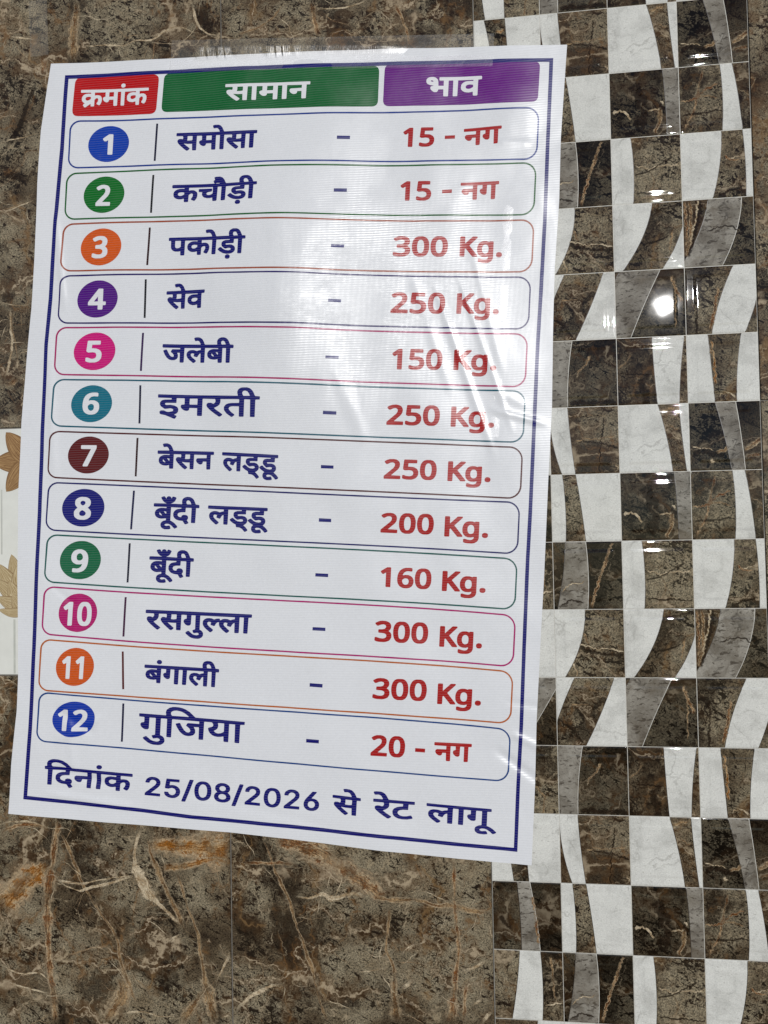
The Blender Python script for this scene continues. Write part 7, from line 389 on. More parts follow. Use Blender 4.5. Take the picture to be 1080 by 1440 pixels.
class NT:
    """small wrapper to write node trees as expressions"""
    def __init__(self, t):
        self.t = t

    def node(self, kind, **kw):
        n = self.t.nodes.new(kind)
        for k, v in kw.items():
            setattr(n, k, v)
        return n

    def put(self, sock, v):
        if hasattr(v, 'is_linked') or isinstance(v, bpy.types.NodeSocket):
            self.t.links.new(v, sock)
        else:
            sock.default_value = v

    def math(self, op, a, b=0.0, c=None, clamp=False):
        n = self.node('ShaderNodeMath', operation=op, use_clamp=clamp)
        self.put(n.inputs[0], a)
        self.put(n.inputs[1], b)
        if c is not None:
            self.put(n.inputs[2], c)
        return n.outputs[0]

    def vmath(self, op, a, b=(0, 0, 0)):
        n = self.node('ShaderNodeVectorMath', operation=op)
        self.put(n.inputs[0], a)
        self.put(n.inputs[1], b)
        return n.outputs[0]

    def node_len(self, vec, centre, radius):
        d = self.vmath('DIVIDE', self.vmath('SUBTRACT', vec, centre), radius)
        n = self.node('ShaderNodeVectorMath', operation='LENGTH')
        self.put(n.inputs[0], self.vmath('MULTIPLY', d, (1, 1, 0)))
        return n.outputs['Value']

    def scale(self, vec, s, loc=(0, 0, 0), rot=(0, 0, 0)):
        n = self.node('ShaderNodeMapping')
        self.put(n.inputs['Vector'], vec)
        n.inputs['Scale'].default_value = s
        n.inputs['Location'].default_value = loc
        n.inputs['Rotation'].default_value = rot
        return n.outputs[0]

    def noise(self, vec, scale, detail=3.0, rough=0.55, dist=0.0):
        n = self.node('ShaderNodeTexNoise')
        self.put(n.inputs['Vector'], vec)
        n.inputs['Scale'].default_value = scale
        n.inputs['Detail'].default_value = detail
        n.inputs['Roughness'].default_value = rough
        n.inputs['Distortion'].default_value = dist
        return n.outputs['Fac'], n.outputs['Color']

    def edge(self, vec, scale, rnd=1.0):
        n = self.node('ShaderNodeTexVoronoi', feature='DISTANCE_TO_EDGE')
        self.put(n.inputs['Vector'], vec)
        n.inputs['Scale'].default_value = scale
        n.inputs['Randomness'].default_value = rnd
        return n.outputs['Distance']

    def step(self, v, lo, hi, a=0.0, b=1.0):
        n = self.node('ShaderNodeMapRange', interpolation_type='SMOOTHSTEP')
        self.put(n.inputs['Value'], v)
        self.put(n.inputs['From Min'], lo)
        self.put(n.inputs['From Max'], hi)
        self.put(n.inputs['To Min'], a)
        self.put(n.inputs['To Max'], b)
        return n.outputs[0]

    def mix(self, f, a, b, blend='MIX'):
        n = self.node('ShaderNodeMix', data_type='RGBA', blend_type=blend)
        self.put(n.inputs[0], f)
        self.put(n.inputs[6], a if not isinstance(a, tuple) else (*a[:3], 1))
        self.put(n.inputs[7], b if not isinstance(b, tuple) else (*b[:3], 1))
        return n.outputs[2]

    def ramp(self, f, stops):
        n = self.node('ShaderNodeValToRGB')
        self.put(n.inputs[0], f)
        e = n.color_ramp.elements
        while len(e) < len(stops):
            e.new(0.5)
        for el, (p, c) in zip(e, stops):
            el.position = p
            el.color = (*c, 1)
        return n.outputs[0]

    def out(self, color, rough=0.3, normal=None, spec=0.5, coat=0.0):
        b = self.node('ShaderNodeBsdfPrincipled')
        self.put(b.inputs['Base Color'], color if not isinstance(color, tuple) else (*color[:3], 1))
        self.put(b.inputs['Roughness'], rough)
        b.inputs['Specular IOR Level'].default_value = spec
        b.inputs['Coat Weight'].default_value = coat
        if normal is not None:
            self.put(b.inputs['Normal'], normal)
        o = self.node('ShaderNodeOutputMaterial')
        self.t.links.new(b.outputs[0], o.inputs['Surface'])
        return b

    def bump(self, h, strength, dist, normal=None):
        n = self.node('ShaderNodeBump')
        n.inputs['Strength'].default_value = strength
        n.inputs['Distance'].default_value = dist
        self.put(n.inputs['Height'], h)
        if normal is not None:
            self.put(n.inputs['Normal'], normal)
        return n.outputs[0]


def group(name, ins, outs):
    g = bpy.data.node_groups.new(name, 'ShaderNodeTree')
    for n, k in ins:
        g.interface.new_socket(n, in_out='INPUT', socket_type=k)
    for n, k in outs:
        g.interface.new_socket(n, in_out='OUTPUT', socket_type=k)
    gi, go = g.nodes.new('NodeGroupInput'), g.nodes.new('NodeGroupOutput')
    return g, NT(g), gi.outputs, go.inputs


# ---------------------------------------------------------------- stone: brown marble print
def make_marble_group():
    g, N, gi, go = group('brown_marble', [('Vector', 'NodeSocketVector'), ('Tone', 'NodeSocketFloat'), ('Veins', 'NodeSocketFloat')],
                         [('Color', 'NodeSocketColor')])
    vec, tone, veins = gi['Vector'], gi['Tone'], gi['Veins']
    _, wc = N.noise(vec, 14.0, 4.0, 0.6)
    warp = N.vmath('MULTIPLY', N.vmath('SUBTRACT', wc, (0.5, 0.5, 0.5)), (0.05, 0.05, 0.05))
    wv = N.vmath('ADD', vec, warp)
    cloud, _ = N.noise(wv, 11.0, 6.0, 0.62)
    base = N.ramp(cloud, [(0.28, (0.030, 0.021, 0.014)), (0.42, (0.094, 0.071, 0.045)), (0.56, (0.225, 0.190, 0.132)), (0.66, (0.165, 0.129, 0.083)), (0.78, (0.070, 0.047, 0.027))])
    grain, _ = N.noise(vec, 620.0, 3.0, 0.7)
    base = N.mix(1.0, base, N.ramp(grain, [(0.32, (0.25, 0.24, 0.22)), (0.48, (0.95, 0.95, 0.95)), (0.68, (1.9, 1.85, 1.7))]), 'MULTIPLY')
    # warm patches
    warm, _ = N.noise(wv, 7.0, 5.0, 0.6)
    base = N.mix(N.step(warm, 0.56, 0.72, 0.0, 0.34), base, (0.075, 0.046, 0.024))
    # dark clouds
    dk, _ = N.noise(N.scale(wv, (1.0, 0.8, 1.0), (3.1, 1.7, 0.4)), 10.0, 7.0, 0.66)
    base = N.mix(N.math('MULTIPLY', N.step(dk, 0.52, 0.59, 0.0, 0.92), N.step(grain, 0.25, 0.6, 1.0, 0.8)), base, (0.020, 0.013, 0.008))
    # dashes of black mineral, in two directions
    dens, _ = N.noise(vec, 20.0, 4.0, 0.62)
    dd = N.math('MULTIPLY', N.math('SUBTRACT', 0.5, dens), 0.45)
    for scl, rot, loc, thr0, amt in (((90.0, 210.0, 200.0), 24, (0, 0, 0), 0.590, 0.95), ((250.0, 130.0, 200.0), -12, (9, 4, 0), 0.615, 0.92), ((380.0, 640.0, 500.0), -30, (7, 3, 0), 0.585, 0.85)):
        # rotate first, then stretch: dashes, not squashed noise
        fv = N.scale(N.scale(vec, (1, 1, 1), (0, 0, 0), (0, 0, math.radians(rot))), scl, loc)
        sp, _ = N.noise(fv, 1.0, 2.5, 0.6, 0.7)
        thr = N.math('ADD', thr0, dd)
        base = N.mix(N.math('MULTIPLY', N.step(sp, thr, N.math('ADD', thr, 0.03)), amt), base, (0.017, 0.012, 0.008))
    _, wc2 = N.noise(vec, 34.0, 6.0, 0.68)
    wv2 = N.vmath('ADD', wv, N.vmath('MULTIPLY', N.vmath('SUBTRACT', wc2, (0.5, 0.5, 0.5)), (0.035, 0.035, 0.035)))

    def thread(scale, stretch, loc, width, mscale, m0, color, amt, rust=0.0):
        """wandering hair veins: where a soft noise crosses its middle value"""
        nonlocal base
        r, _ = N.noise(N.scale(wv2, stretch, loc), scale, 2.0, 0.45)
        d = N.math('ABSOLUTE', N.math('SUBTRACT', r, 0.5))
        k, _ = N.noise(N.scale(vec, (1, 1, 1), loc), mscale, 4.0, 0.65)
        on = N.math('MULTIPLY', N.step(k, m0, m0 + 0.07), veins)
        vw, _ = N.noise(vec, 70.0, 3.0, 0.65)
        w = N.math('MULTIPLY', N.step(vw, 0.35, 0.68, 0.3, 1.5), width)
        if rust:
            base = N.mix(N.math('MULTIPLY', N.math('MULTIPLY', N.step(d, 0.0, N.math('MULTIPLY', w, 6.0), 1.0, 0.0), on), rust), base, (0.100, 0.052, 0.022))
        base = N.mix(N.math('MULTIPLY', N.math('MULTIPLY', N.step(d, 0.0, w, 1.0, 0.0), on), amt), base, color)
    thread(13.0, (1.0, 0.6, 1.0), (2.7, 0.3, 0.1), 0.013, 15.0, 0.42, (0.018, 0.010, 0.006), 0.92)
    thread(6.0, (1.0, 0.55, 1.0), (6.1, 4.4, 0.2), 0.015, 9.0, 0.50, (0.25, 0.150, 0.065), 0.7, 0.4)
    thread(7.0, (0.6, 1.0, 1.0), (2.9, 8.2, 0.7), 0.011, 11.0, 0.47, (0.50, 0.40, 0.27), 0.9, 0.6)
    thread(26.0, (0.8, 1.0, 1.0), (0.4, 6.3, 0.6), 0.018, 19.0, 0.45, (0.024, 0.013, 0.007), 0.85)
    thread(16.0, (1.0, 0.5, 1.0), (4.1, 2.2, 0.8), 0.012, 17.0, 0.47, (0.18, 0.095, 0.038), 0.8, 0.35)
    thread(11.0, (0.7, 1.1, 1.0), (1.3, 7.1, 0.3), 0.0085, 13.0, 0.46, (0.52, 0.42, 0.29), 0.95, 0.6)
    thread(24.0, (1.0, 1.3, 1.0), (8.3, 1.9, 0.5), 0.012, 18.0, 0.48, (0.44, 0.35, 0.23), 0.85)
    thread(48.0, (1.2, 0.8, 1.0), (3.3, 3.9, 0.9), 0.018, 16.0, 0.50, (0.38, 0.30, 0.19), 0.75)
    fin = N.node('ShaderNodeVectorMath', operation='SCALE')
    N.t.links.new(base, fin.inputs[0])
    N.t.links.new(tone, fin.inputs[3])
    N.t.links.new(fin.outputs[0], go['Color'])
    return g


MARBLE = make_marble_group()
GLOSS = 0.017


def gloss_normal(N, vec):
    w, _ = N.noise(vec, 26.0, 2.0, 0.5)
    f, _ = N.noise(vec, 320.0, 2.0, 0.5)
    return N.bump(N.math('ADD', w, N.math('MULTIPLY', f, 0.006)), 0.3, 0.00022)


def marble_socket(N, vec, tone, veins):
    n = N.node('ShaderNodeGroup')
    n.node_tree = MARBLE
    N.put(n.inputs['Vector'], vec)
    N.put(n.inputs['Tone'], tone)
    N.put(n.inputs['Veins'], veins)
    return n.outputs[0]


def object_vec(N):
    return N.node('ShaderNodeTexCoord').outputs['Object']


def marble_material():
    m, t = new_mat('brown_marble_tile')
    N = NT(t)
    v = object_vec(N)
    N.out(marble_socket(N, v, 1.0, 0.75), GLOSS, gloss_normal(N, v))
    return m


def cell_material(name, tone, veins, spread):
    """marble print of a mosaic piece; every piece reads another patch of the stone"""
    m, t = new_mat(name)
    N = NT(t)
    v = object_vec(N)
    a = N.node('ShaderNodeAttribute', attribute_name='patch')
    off = N.node('ShaderNodeCombineXYZ')
    N.put(off.inputs[0], N.math('MULTIPLY', a.outputs['Fac'], 3.7))
    N.put(off.inputs[1], N.math('MULTIPLY', a.outputs['Fac'], -2.9))
    N.put(off.inputs[2], N.math('MULTIPLY', a.outputs['Fac'], 1.3))
    pv = N.vmath('ADD', v, off.outputs[0])
    rnd = N.math('FRACT', N.math('MULTIPLY', a.outputs['Fac'], 7.31))
    tn = N.math('MULTIPLY', tone, N.math('ADD', 1.0 - spread, N.math('MULTIPLY', rnd, 2 * spread)))
    N.out(marble_socket(N, pv, tn, veins), GLOSS, gloss_normal(N, v))
    return m


def pale_material(name, c0, c1, c2, dark):
    """white or grey marble print"""
    m, t = new_mat(name)
    N = NT(t)
    v = object_vec(N)
    a = N.node('ShaderNodeAttribute', attribute_name='patch')
    off = N.node('ShaderNodeCombineXYZ')
    N.put(off.inputs[0], N.math('MULTIPLY', a.outputs['Fac'], 5.1))
    N.put(off.inputs[1], N.math('MULTIPLY', a.outputs['Fac'], 2.3))
    pv = N.vmath('ADD', v, off.outputs[0])
    _, wc = N.noise(pv, 24.0, 4.0, 0.6)
    wv = N.vmath('ADD', pv, N.vmath('MULTIPLY', N.vmath('SUBTRACT', wc, (0.5, 0.5, 0.5)), (0.05, 0.05, 0.05)))
    cl, _ = N.noise(wv, 30.0, 6.0, 0.6)
    col = N.ramp(cl, [(0.32, c0), (0.5, c1), (0.68, c2)])
    e = N.edge(wv, 22.0)
    mk, _ = N.noise(pv, 26.0, 3.0, 0.6)
    col = N.mix(N.math('MULTIPLY', N.math('MULTIPLY', N.step(e, 0.0, 0.035, 1.0, 0.0), N.step(mk, 0.45, 0.6)), 0.55), col, dark)
    gr, _ = N.noise(N.scale(pv, (1.0, 2.2, 1.0), (0, 0, 0), (0, 0, 0.4)), 240.0, 2.0, 0.6, 0.5)
    col = N.mix(N.math('MULTIPLY', N.step(gr, 0.62, 0.72), 0.6), col, dark)
    if c1[0] < 0.4:      # the grey stone carries the brown stone's specks
        s1, _ = N.noise(N.scale(pv, (120.0, 300.0, 200.0)), 1.0, 2.5, 0.6, 0.6)
        col = N.mix(N.math('MULTIPLY', N.step(s1, 0.57, 0.63), 0.75), col, (0.045, 0.035, 0.026))
        s2, _ = N.noise(wv, 19.0, 5.0, 0.65)
        col = N.mix(N.step(s2, 0.52, 0.68, 0.0, 0.6), col, (0.115, 0.090, 0.062))
    g2, _ = N.noise(pv, 700.0, 2.0, 0.6)
    col = N.mix(1.0, col, N.ramp(g2, [(0.3, (0.86, 0.86, 0.86)), (0.7, (1.1, 1.1, 1.1))]), 'MULTIPLY')
    N.out(col, GLOSS, gloss_normal(N, v))
    return m


VEIN_COL = {'cream': ((0.60, 0.51, 0.37), (0.34, 0.25, 0.15)), 'tan': ((0.42, 0.29, 0.16), (0.15, 0.075, 0.03)),
            'orange': ((0.30, 0.115, 0.018), (0.46, 0.30, 0.15)), 'rust': ((0.19, 0.075, 0.024), (0.40, 0.27, 0.15)),
            'dark': ((0.022, 0.015, 0.010), (0.035, 0.022, 0.014))}


def vein_material(kind):
    """a vein in the stone: ragged edge, streaks along its length, the brown stone beyond the edge"""
    m, t = new_mat(kind + '_vein')
    N = NT(t)
    v = object_vec(N)
    a = N.node('ShaderNodeAttribute', attribute_name='across')
    b = N.node('ShaderNodeAttribute', attribute_name='along')
    ab = N.math('ABSOLUTE', a.outputs['Fac'])
    n1, _ = N.noise(v, 260.0, 4.0, 0.7)
    n2, _ = N.noise(v, 60.0, 5.0, 0.7)
    wob = N.math('ADD', N.math('MULTIPLY', N.math('SUBTRACT', n1, 0.5), 0.9), N.math('MULTIPLY', N.math('SUBTRACT', n2, 0.5), 1.6))
    # strands running along the vein
    cv = N.node('ShaderNodeCombineXYZ')
    ra = N.node('ShaderNodeAttribute', attribute_name='reach')
    N.put(cv.inputs[0], N.math('ADD', N.math('MULTIPLY', ra.outputs['Fac'], 330.0), N.math('MULTIPLY', wob, 1.1)))
    N.put(cv.inputs[1], N.math('MULTIPLY', b.outputs['Fac'], 0.7))
    st, _ = N.noise(cv.outputs[0], 2.0, 4.0, 0.7)
    edge = N.math('ADD', ab, wob)
    if kind == 'dark':
        mask = N.step(edge, 0.32, 0.62, 1.0, 0.0)
    elif kind == 'cream':
        mask = N.step(edge, 0.34, 0.56, 1.0, 0.0)
    else:
        body_ = N.step(edge, 0.42, 0.80, 1.0, 0.0)
        n4, _ = N.noise(v, 42.0, 3.0, 0.6)
        body_ = N.math('MULTIPLY', body_, N.step(n4, 0.38, 0.50, 0.45, 1.0))
        mask = N.math('MULTIPLY', body_, N.step(st, 0.43, 0.52, 0.65 if kind == 'orange' else 0.30, 1.0))
    mask = N.math('MULTIPLY', mask, N.step(b.outputs['Fac'], 0.0, 0.5))
    mask = N.math('MULTIPLY', mask, N.step(ab, 0.8, 1.0, 1.0, 0.0))
    c0, c1 = VEIN_COL[kind]
    col = N.mix(N.step(N.math('ADD', n2, N.math('MULTIPLY', N.math('SUBTRACT', st, 0.5), 0.9)), 0.42, 0.58), c0, c1)
    if kind in ('orange', 'rust', 'tan'):      # pale borders along the broad veins
        col = N.mix(N.math('MULTIPLY', N.step(edge, 0.25, 0.42), 0.75), col, (0.50, 0.40, 0.27))
    gr, _ = N.noise(v, 520.0, 3.0, 0.7)
    col = N.mix(1.0, col, N.ramp(gr, [(0.3, (0.42, 0.40, 0.38)), (0.7, (1.4, 1.36, 1.3))]), 'MULTIPLY')
    full = 0.62 if kind == 'dark' else 0.92
    bs = N.out(col, GLOSS, gloss_normal(N, v))
    N.put(bs.inputs['Alpha'], N.math('MULTIPLY', mask, full))
    return m


def plain(name, color, rough=0.6, var=0.25, scale=160.0):
    m, t = new_mat(name)
    N = NT(t)
    v = object_vec(N)
    n, _ = N.noise(v, scale, 4.0, 0.65)
    lo = tuple(c * (1 - var) for c in color)
    hi = tuple(min(1, c * (1 + var)) for c in color)
    N.out(N.ramp(n, [(0.3, lo), (0.7, hi)]), rough, N.bump(n, 0.2, 0.0002))
    return m


M_MARBLE = marble_material()
M_BROWN = cell_material('taupe_marble_print', 0.92, 0.6, 0.10)
M_DARK = cell_material('dark_marble_print', 0.40, 0.9, 0.15)
M_RUST = cell_material('rusty_marble_print', 0.62, 1.0, 0.2)
M_WHITE = pale_material('white_marble_print', (0.52, 0.515, 0.48), (0.66, 0.655, 0.615), (0.72, 0.715, 0.67), (0.36, 0.35, 0.32))
M_GREY = pale_material('grey_marble_print', (0.12, 0.102, 0.080), (0.25, 0.228, 0.192), (0.36, 0.335, 0.29), (0.05, 0.042, 0.035))
M_VEIN = {k: vein_material(k) for k in VEIN_COL}
M_GROUT = plain('grey_grout', (0.16, 0.145, 0.125), 0.8)
M_JOINT = plain('pale_joint', (0.50, 0.48, 0.43), 0.5)
M_SEAM = plain('dark_seam', (0.035, 0.028, 0.022), 0.4)


# ---------------------------------------------------------------- object helpers
def link_mesh(name, me, parent=None, mats=(), matrix=None):
    o = bpy.data.objects.new(name, me)
    for m in mats:
        me.materials.append(m)
    COL.objects.link(o)
    if parent is not None:
        o.parent = parent
    if matrix is not None:
        o.matrix_world = matrix
    return o


def thing(name, label, cat, at=(0, 0), group_=None):
    """an Empty on the wall; its axes are right, up and out of the wall"""
    o = bpy.data.objects.new(name, None)
    o.empty_display_size = 0.05
    COL.objects.link(o)
    o.matrix_world = WALL @ Matrix.Translation((at[0], at[1], 0))
    o['label'], o['category'] = label, cat
    if group_:
        o['group'] = group_
    return o


def smooth(a, b, x):
    t = np.clip((x - a) / (b - a), 0, 1)
    return t * t * (3 - 2 * t)


# ---------------------------------------------------------------- the wall and its tiles
wall = thing('tiled_wall', 'glossy wall of brown marble tiles beside a column of checkered wavy mosaic tiles', 'wall', (0, 0))

bed = bmesh.new()
bmesh.ops.create_cube(bed, size=1.0)
bmesh.ops.scale(bed, vec=(28.4 * S, 29 * S, 0.1), verts=bed.verts)
bmesh.ops.translate(bed, vec=(-2 * S, -8 * S, -0.0525), verts=bed.verts)
me = bpy.data.meshes.new('grout_bed')
bed.to_mesh(me)
bed.free()
link_mesh('grout_bed', me, wall, [M_GROUT])


def tile_slab(bm, x0, y0, x1, y1, gap=0.0007, mat=0):
    """a flat tile with rounded rim, top face at z = 0"""
    n = 14
    x0, x1, y0, y1 = x0 + gap, x1 - gap, y0 + gap, y1 - gap
    ins = [0.0, 0.0002, 0.0006, 0.0011]
    zs = [-0.0016, -0.0006, -0.0001, 0.0]
    rings = []
    for d, z in zip(ins, zs):
        rings.append([bm.verts.new((x, y, z)) for x, y in ((x0 + d, y0 + d), (x1 - d, y0 + d), (x1 - d, y1 - d), (x0 + d, y1 - d))])
    low = [bm.verts.new((v.co.x, v.co.y, -0.004)) for v in rings[0]]
    rings.insert(0, low)
    for a, b in zip(rings[:-1], rings[1:]):
        for i in range(4):
            f = bm.faces.new((a[i], a[(i + 1) % 4], b[(i + 1) % 4], b[i]))
            f.material_index = mat
    f = bm.faces.new(rings[-1])
    f.material_index = mat


VEIN_KINDS = list(VEIN_COL)
vein_rank = 0


def add_ribbon(bm, la, lb, lc, kind, pts, ws, box):
    """a vein laid into a tile's face"""
    global vein_rank
    P = np.array(pts, float) * 1e-4
    x0, y0, x1, y1 = box
    W = np.array(ws, float) * 1e-4
    # resample as a smooth curve
    n = len(P)
    seg = np.r_[0, np.cumsum(np.hypot(*np.diff(P, axis=0).T))]
    m = max(8, int(seg[-1] / 0.004))
    tt = np.linspace(0, seg[-1], m)
    Q = np.empty((m, 2))
    for k in range(2):
        d = np.gradient(P[:, k], seg)
        i = np.clip(np.searchsorted(seg, tt, side='right') - 1, 0, n - 2)
        h = seg[i + 1] - seg[i]
        u = (tt - seg[i]) / h
        Q[:, k] = ((2 * u**3 - 3 * u**2 + 1) * P[i, k] + (u**3 - 2 * u**2 + u) * h * d[i]
                   + (-2 * u**3 + 3 * u**2) * P[i + 1, k] + (u**3 - u**2) * h * d[i + 1])
    wq = np.interp(tt, seg, W) * {'cream': 0.85, 'tan': 0.70, 'rust': 0.80, 'orange': 1.3, 'dark': 1.0}[kind]
    dd = np.gradient(Q, axis=0)
    dd /= np.linalg.norm(dd, axis=1)[:, None] + 1e-12
    nn = np.c_[-dd[:, 1], dd[:, 0]]
    rng = random.Random(len(bm.verts))
    wq = wq * np.interp(np.arange(m), np.linspace(0, m - 1, max(4, m // 4)), [rng.uniform(0.55, 1.35) for _ in range(max(4, m // 4))])
    jit = np.cumsum(np.array([rng.uniform(-1, 1) for _ in range(m)])) * 0.0008
    jit -= np.linspace(jit[0], jit[-1], m)
    Q = Q + nn * jit[:, None]
    vein_rank += 1
    z = 0.00004 + 0.0000012 * vein_rank
    rows = []
    for i in range(m):
        row = []
        for a in (-1.0, -0.5, 0.0, 0.5, 1.0):
            q = Q[i] + nn[i] * a * wq[i]
            q = (min(max(q[0], x0 + 0.0018), x1 - 0.0018), min(max(q[1], y0 + 0.0018), y1 - 0.0018))
            vv = bm.verts.new((q[0], q[1], z))
            vv[la] = a
            vv[lc] = a * wq[i]
            vv[lb] = min(i, m - 1 - i) / 8.0
            row.append(vv)
        rows.append(row)
    mi = 1 + VEIN_KINDS.index(kind)
    for r0, r1 in zip(rows[:-1], rows[1:]):
        for j in range(4):
            f = bm.faces.new((r0[j], r1[j], r1[j + 1], r0[j + 1]))
            if f.calc_area() < 1e-12:
                bm.faces.remove(f)
                continue
            f.normal_update()
            if f.normal.z < 0:
                f.normal_flip()
            f.material_index = mi


def brown_tile(x0, y0, x1, y1):
    bm = bmesh.new()
    la = bm.verts.layers.float.new('across')
    lb = bm.verts.layers.float.new('along')
    lc = bm.verts.layers.float.new('reach')
    box = (x0 * S, y0 * S, x1 * S, y1 * S)
    tile_slab(bm, *box)
    for kind, pts, ws in VEINS:
        P = np.array(pts, float) * 1e-4
        c = P.mean(0)
        if box[0] <= c[0] < box[2] and box[1] <= c[1] < box[3]:
            add_ribbon(bm, la, lb, lc, kind, pts, ws, box)
            if kind == 'dark':
                continue
            # fine side branches that leave the vein and wander off
            br = random.Random(int(abs(P[0][0] * 7919 + P[0][1] * 104729) * 1000))
            reach = float(np.hypot(*np.diff(P, axis=0).T).sum())
            for _ in range(2 + int(reach / 0.022)):
                i = br.randrange(len(P) - 1)
                f = br.random()
                p = P[i] * (1 - f) + P[i + 1] * f
                d = P[i + 1] - P[i]
                an = math.atan2(d[1], d[0]) + br.choice((-1, 1)) * br.uniform(0.35, 1.5) + br.choice((0, math.pi))
                L, k = br.uniform(0.012, 0.055), br.randint(4, 7)
                line = [p]
                for _q in range(k):
                    an += br.uniform(-0.55, 0.55)
                    p = p + np.array([math.cos(an), math.sin(an)]) * L / k
                    line.append(p)
                w0 = br.uniform(6, 15)
                add_ribbon(bm, la, lb, lc, br.choice(('cream', 'cream', 'tan', 'rust')), [(q[0] * 1e4, q[1] * 1e4) for q in line], [w0 * (1 - 0.75 * q / k) for q in range(k + 1)], box)
    me = bpy.data.meshes.new('marble_tile')
    bm.to_mesh(me)
    bm.free()
    o = link_mesh('marble_tile', me, wall, [M_MARBLE] + [M_VEIN[k] for k in VEIN_KINDS])
    return o


for cx in (-16, -12, -8, -4):
    for y0, y1 in ((2, 6), (-6, 2), (-18, -10), (-22, -18)):
        brown_tile(cx, y0, cx + 4, y1)
for y0 in (0, -6, -12, -18):
    brown_tile(4, y0, 8, y0 + 6)
    brown_tile(8, y0, 12, y0 + 6)

# the band of white tiles with a flower print
M_FLOOR_WHITE = plain('white_glaze', (0.72, 0.72, 0.67), 0.12, 0.06, 30.0)
M_PETAL = {}
for nm, ca, cb in (('tan_petal_print', (0.17, 0.080, 0.028), (0.44, 0.27, 0.12)), ('cream_petal_print', (0.26, 0.16, 0.06), (0.64, 0.53, 0.33))):
    m, t = new_mat(nm)
    N = NT(t)
    v = object_vec(N)
    a = N.node('ShaderNodeAttribute', attribute_name='across')
    sv = N.node('ShaderNodeCombineXYZ')
    N.put(sv.inputs[0], N.math('MULTIPLY', a.outputs['Fac'], 4.5))
    n1, _ = N.noise(v, 60.0, 3.0)
    N.put(sv.inputs[1], n1)
    st, _ = N.noise(sv.outputs[0], 2.4, 3.0, 0.6)
    rim = N.step(N.math('ABSOLUTE', a.outputs['Fac']), 0.72, 1.0)
    N.out(N.mix(N.math('MULTIPLY', rim, 0.75), N.ramp(st, [(0.38, ca), (0.6, cb)]), (0.17, 0.085, 0.03)), 0.12)
    M_PETAL[nm] = m
M_STRIPE = plain('pale_grey_stripe_print', (0.52, 0.53, 0.48), 0.12, 0.1, 40.0)


def petal(bm, la, tip, root, width, z, mi, bend=0.0):
    a, b = np.array(root, float), np.array(tip, float)
    d = b - a
    nrm = np.array([-d[1], d[0]]) / np.hypot(*d)
    n = 14
    prev = None
    for i in range(n + 1):
        t = i / n
        w = width * (math.sin(math.pi * (0.12 + 0.88 * t) ** 0.8) ** 0.75 if t < 1 else 0.0)
        c = a + d * t + nrm * bend * math.sin(math.pi * t)
        row = []
        for s in (-1, -0.33, 0.33, 1):
            q = c + nrm * s * w * 0.5
            vv = bm.verts.new((q[0], q[1], z))
            vv[la] = s
            row.append(vv)
        if prev:
            for j in range(3):
                f = bm.faces.new((prev[j], row[j], row[j + 1], prev[j + 1]))
                f.normal_update()
                if f.normal.z < 0:
                    f.normal_flip()
                f.material_index = mi
        prev = row


def flower_tile(x0, mirror_print):
    bm = bmesh.new()
    la = bm.verts.layers.float.new('across')
    bx, by = x0 * S, -10 * S
    tile_slab(bm, bx, by, bx + 4 * S, by + 4 * S)
    z = 0.00006

    def strip(u0, v0, u1, v1, mi, zz):
        vs = [bm.verts.new((bx + u * S, by + v * S, zz)) for u, v in ((u0, v0), (u1, v0), (u1, v1), (u0, v1))]
        f = bm.faces.new(vs)
        f.material_index = mi
    for u in np.arange(0.12, 3.95, 0.31):
        strip(u, 0.03, u + 0.035, 0.9, 3, z)
        strip(u + 0.1, 1.95, u + 0.125, 3.0, 3, z)
    if mirror_print:
        k = 0
        for cu, cv, R_, n, mi in ((0.70, 3.45, 0.62, 7, 1), (2.6, 3.45, 0.62, 7, 1)):
            for q in range(n):
                an = math.pi + 2 * math.pi * q / n
                root = (bx + (cu + 0.05 * math.cos(an)) * S, by + (cv + 0.05 * math.sin(an)) * S)
                tip = (bx + (cu + R_ * math.cos(an)) * S, by + (cv + R_ * math.sin(an)) * S)
                if tip[0] < bx + 0.004 or root[0] < bx + 0.002:
                    continue
                k += 1
                petal(bm, la, tip, root, 0.36 * S, z + 0.000006 * k, mi)
        # overlapping leaves of the lower flower
        for cu in (0.62, 2.6):
            for q, (ru, rv, tu, tv, w) in enumerate(((0.0, 0.35, -0.22, 0.95, .30), (0.05, 0.3, 0.1, 0.98, .3), (-0.05, 0.3, -0.45, 0.80, .30), (0.0, 0.25, -0.12, 0.78, .30), (0.0, 0.2, -0.50, 0.55, .28),
                                                      (0.1, 0.2, 0.3, 0.8, .3), (-0.02, 0.12, -0.26, 0.52, .28), (0.05, 0.1, -0.48, 0.26, .26), (0.1, 0.05, 0.05, 0.5, .28), (0.02, 0.04, -0.2, 0.30, .26), (0.0, 0.02, -0.45, 0.06, .16))):
                k += 1
                petal(bm, la, (bx + (cu + tu) * S, by + (1.0 + tv) * S), (bx + (cu + ru) * S, by + (1.0 + rv) * S), w * S, z + 0.000006 * k, 2, 0.03 * S)
    me = bpy.data.meshes.new('flower_tile')
    bm.to_mesh(me)
    bm.free()
    return link_mesh('flower_tile', me, wall, [M_FLOOR_WHITE, M_PETAL['tan_petal_print'], M_PETAL['cream_petal_print'], M_STRIPE])


flower_tile(-16, True)
flower_tile(-12, True)
flower_tile(-8, True)
flower_tile(-4, False)

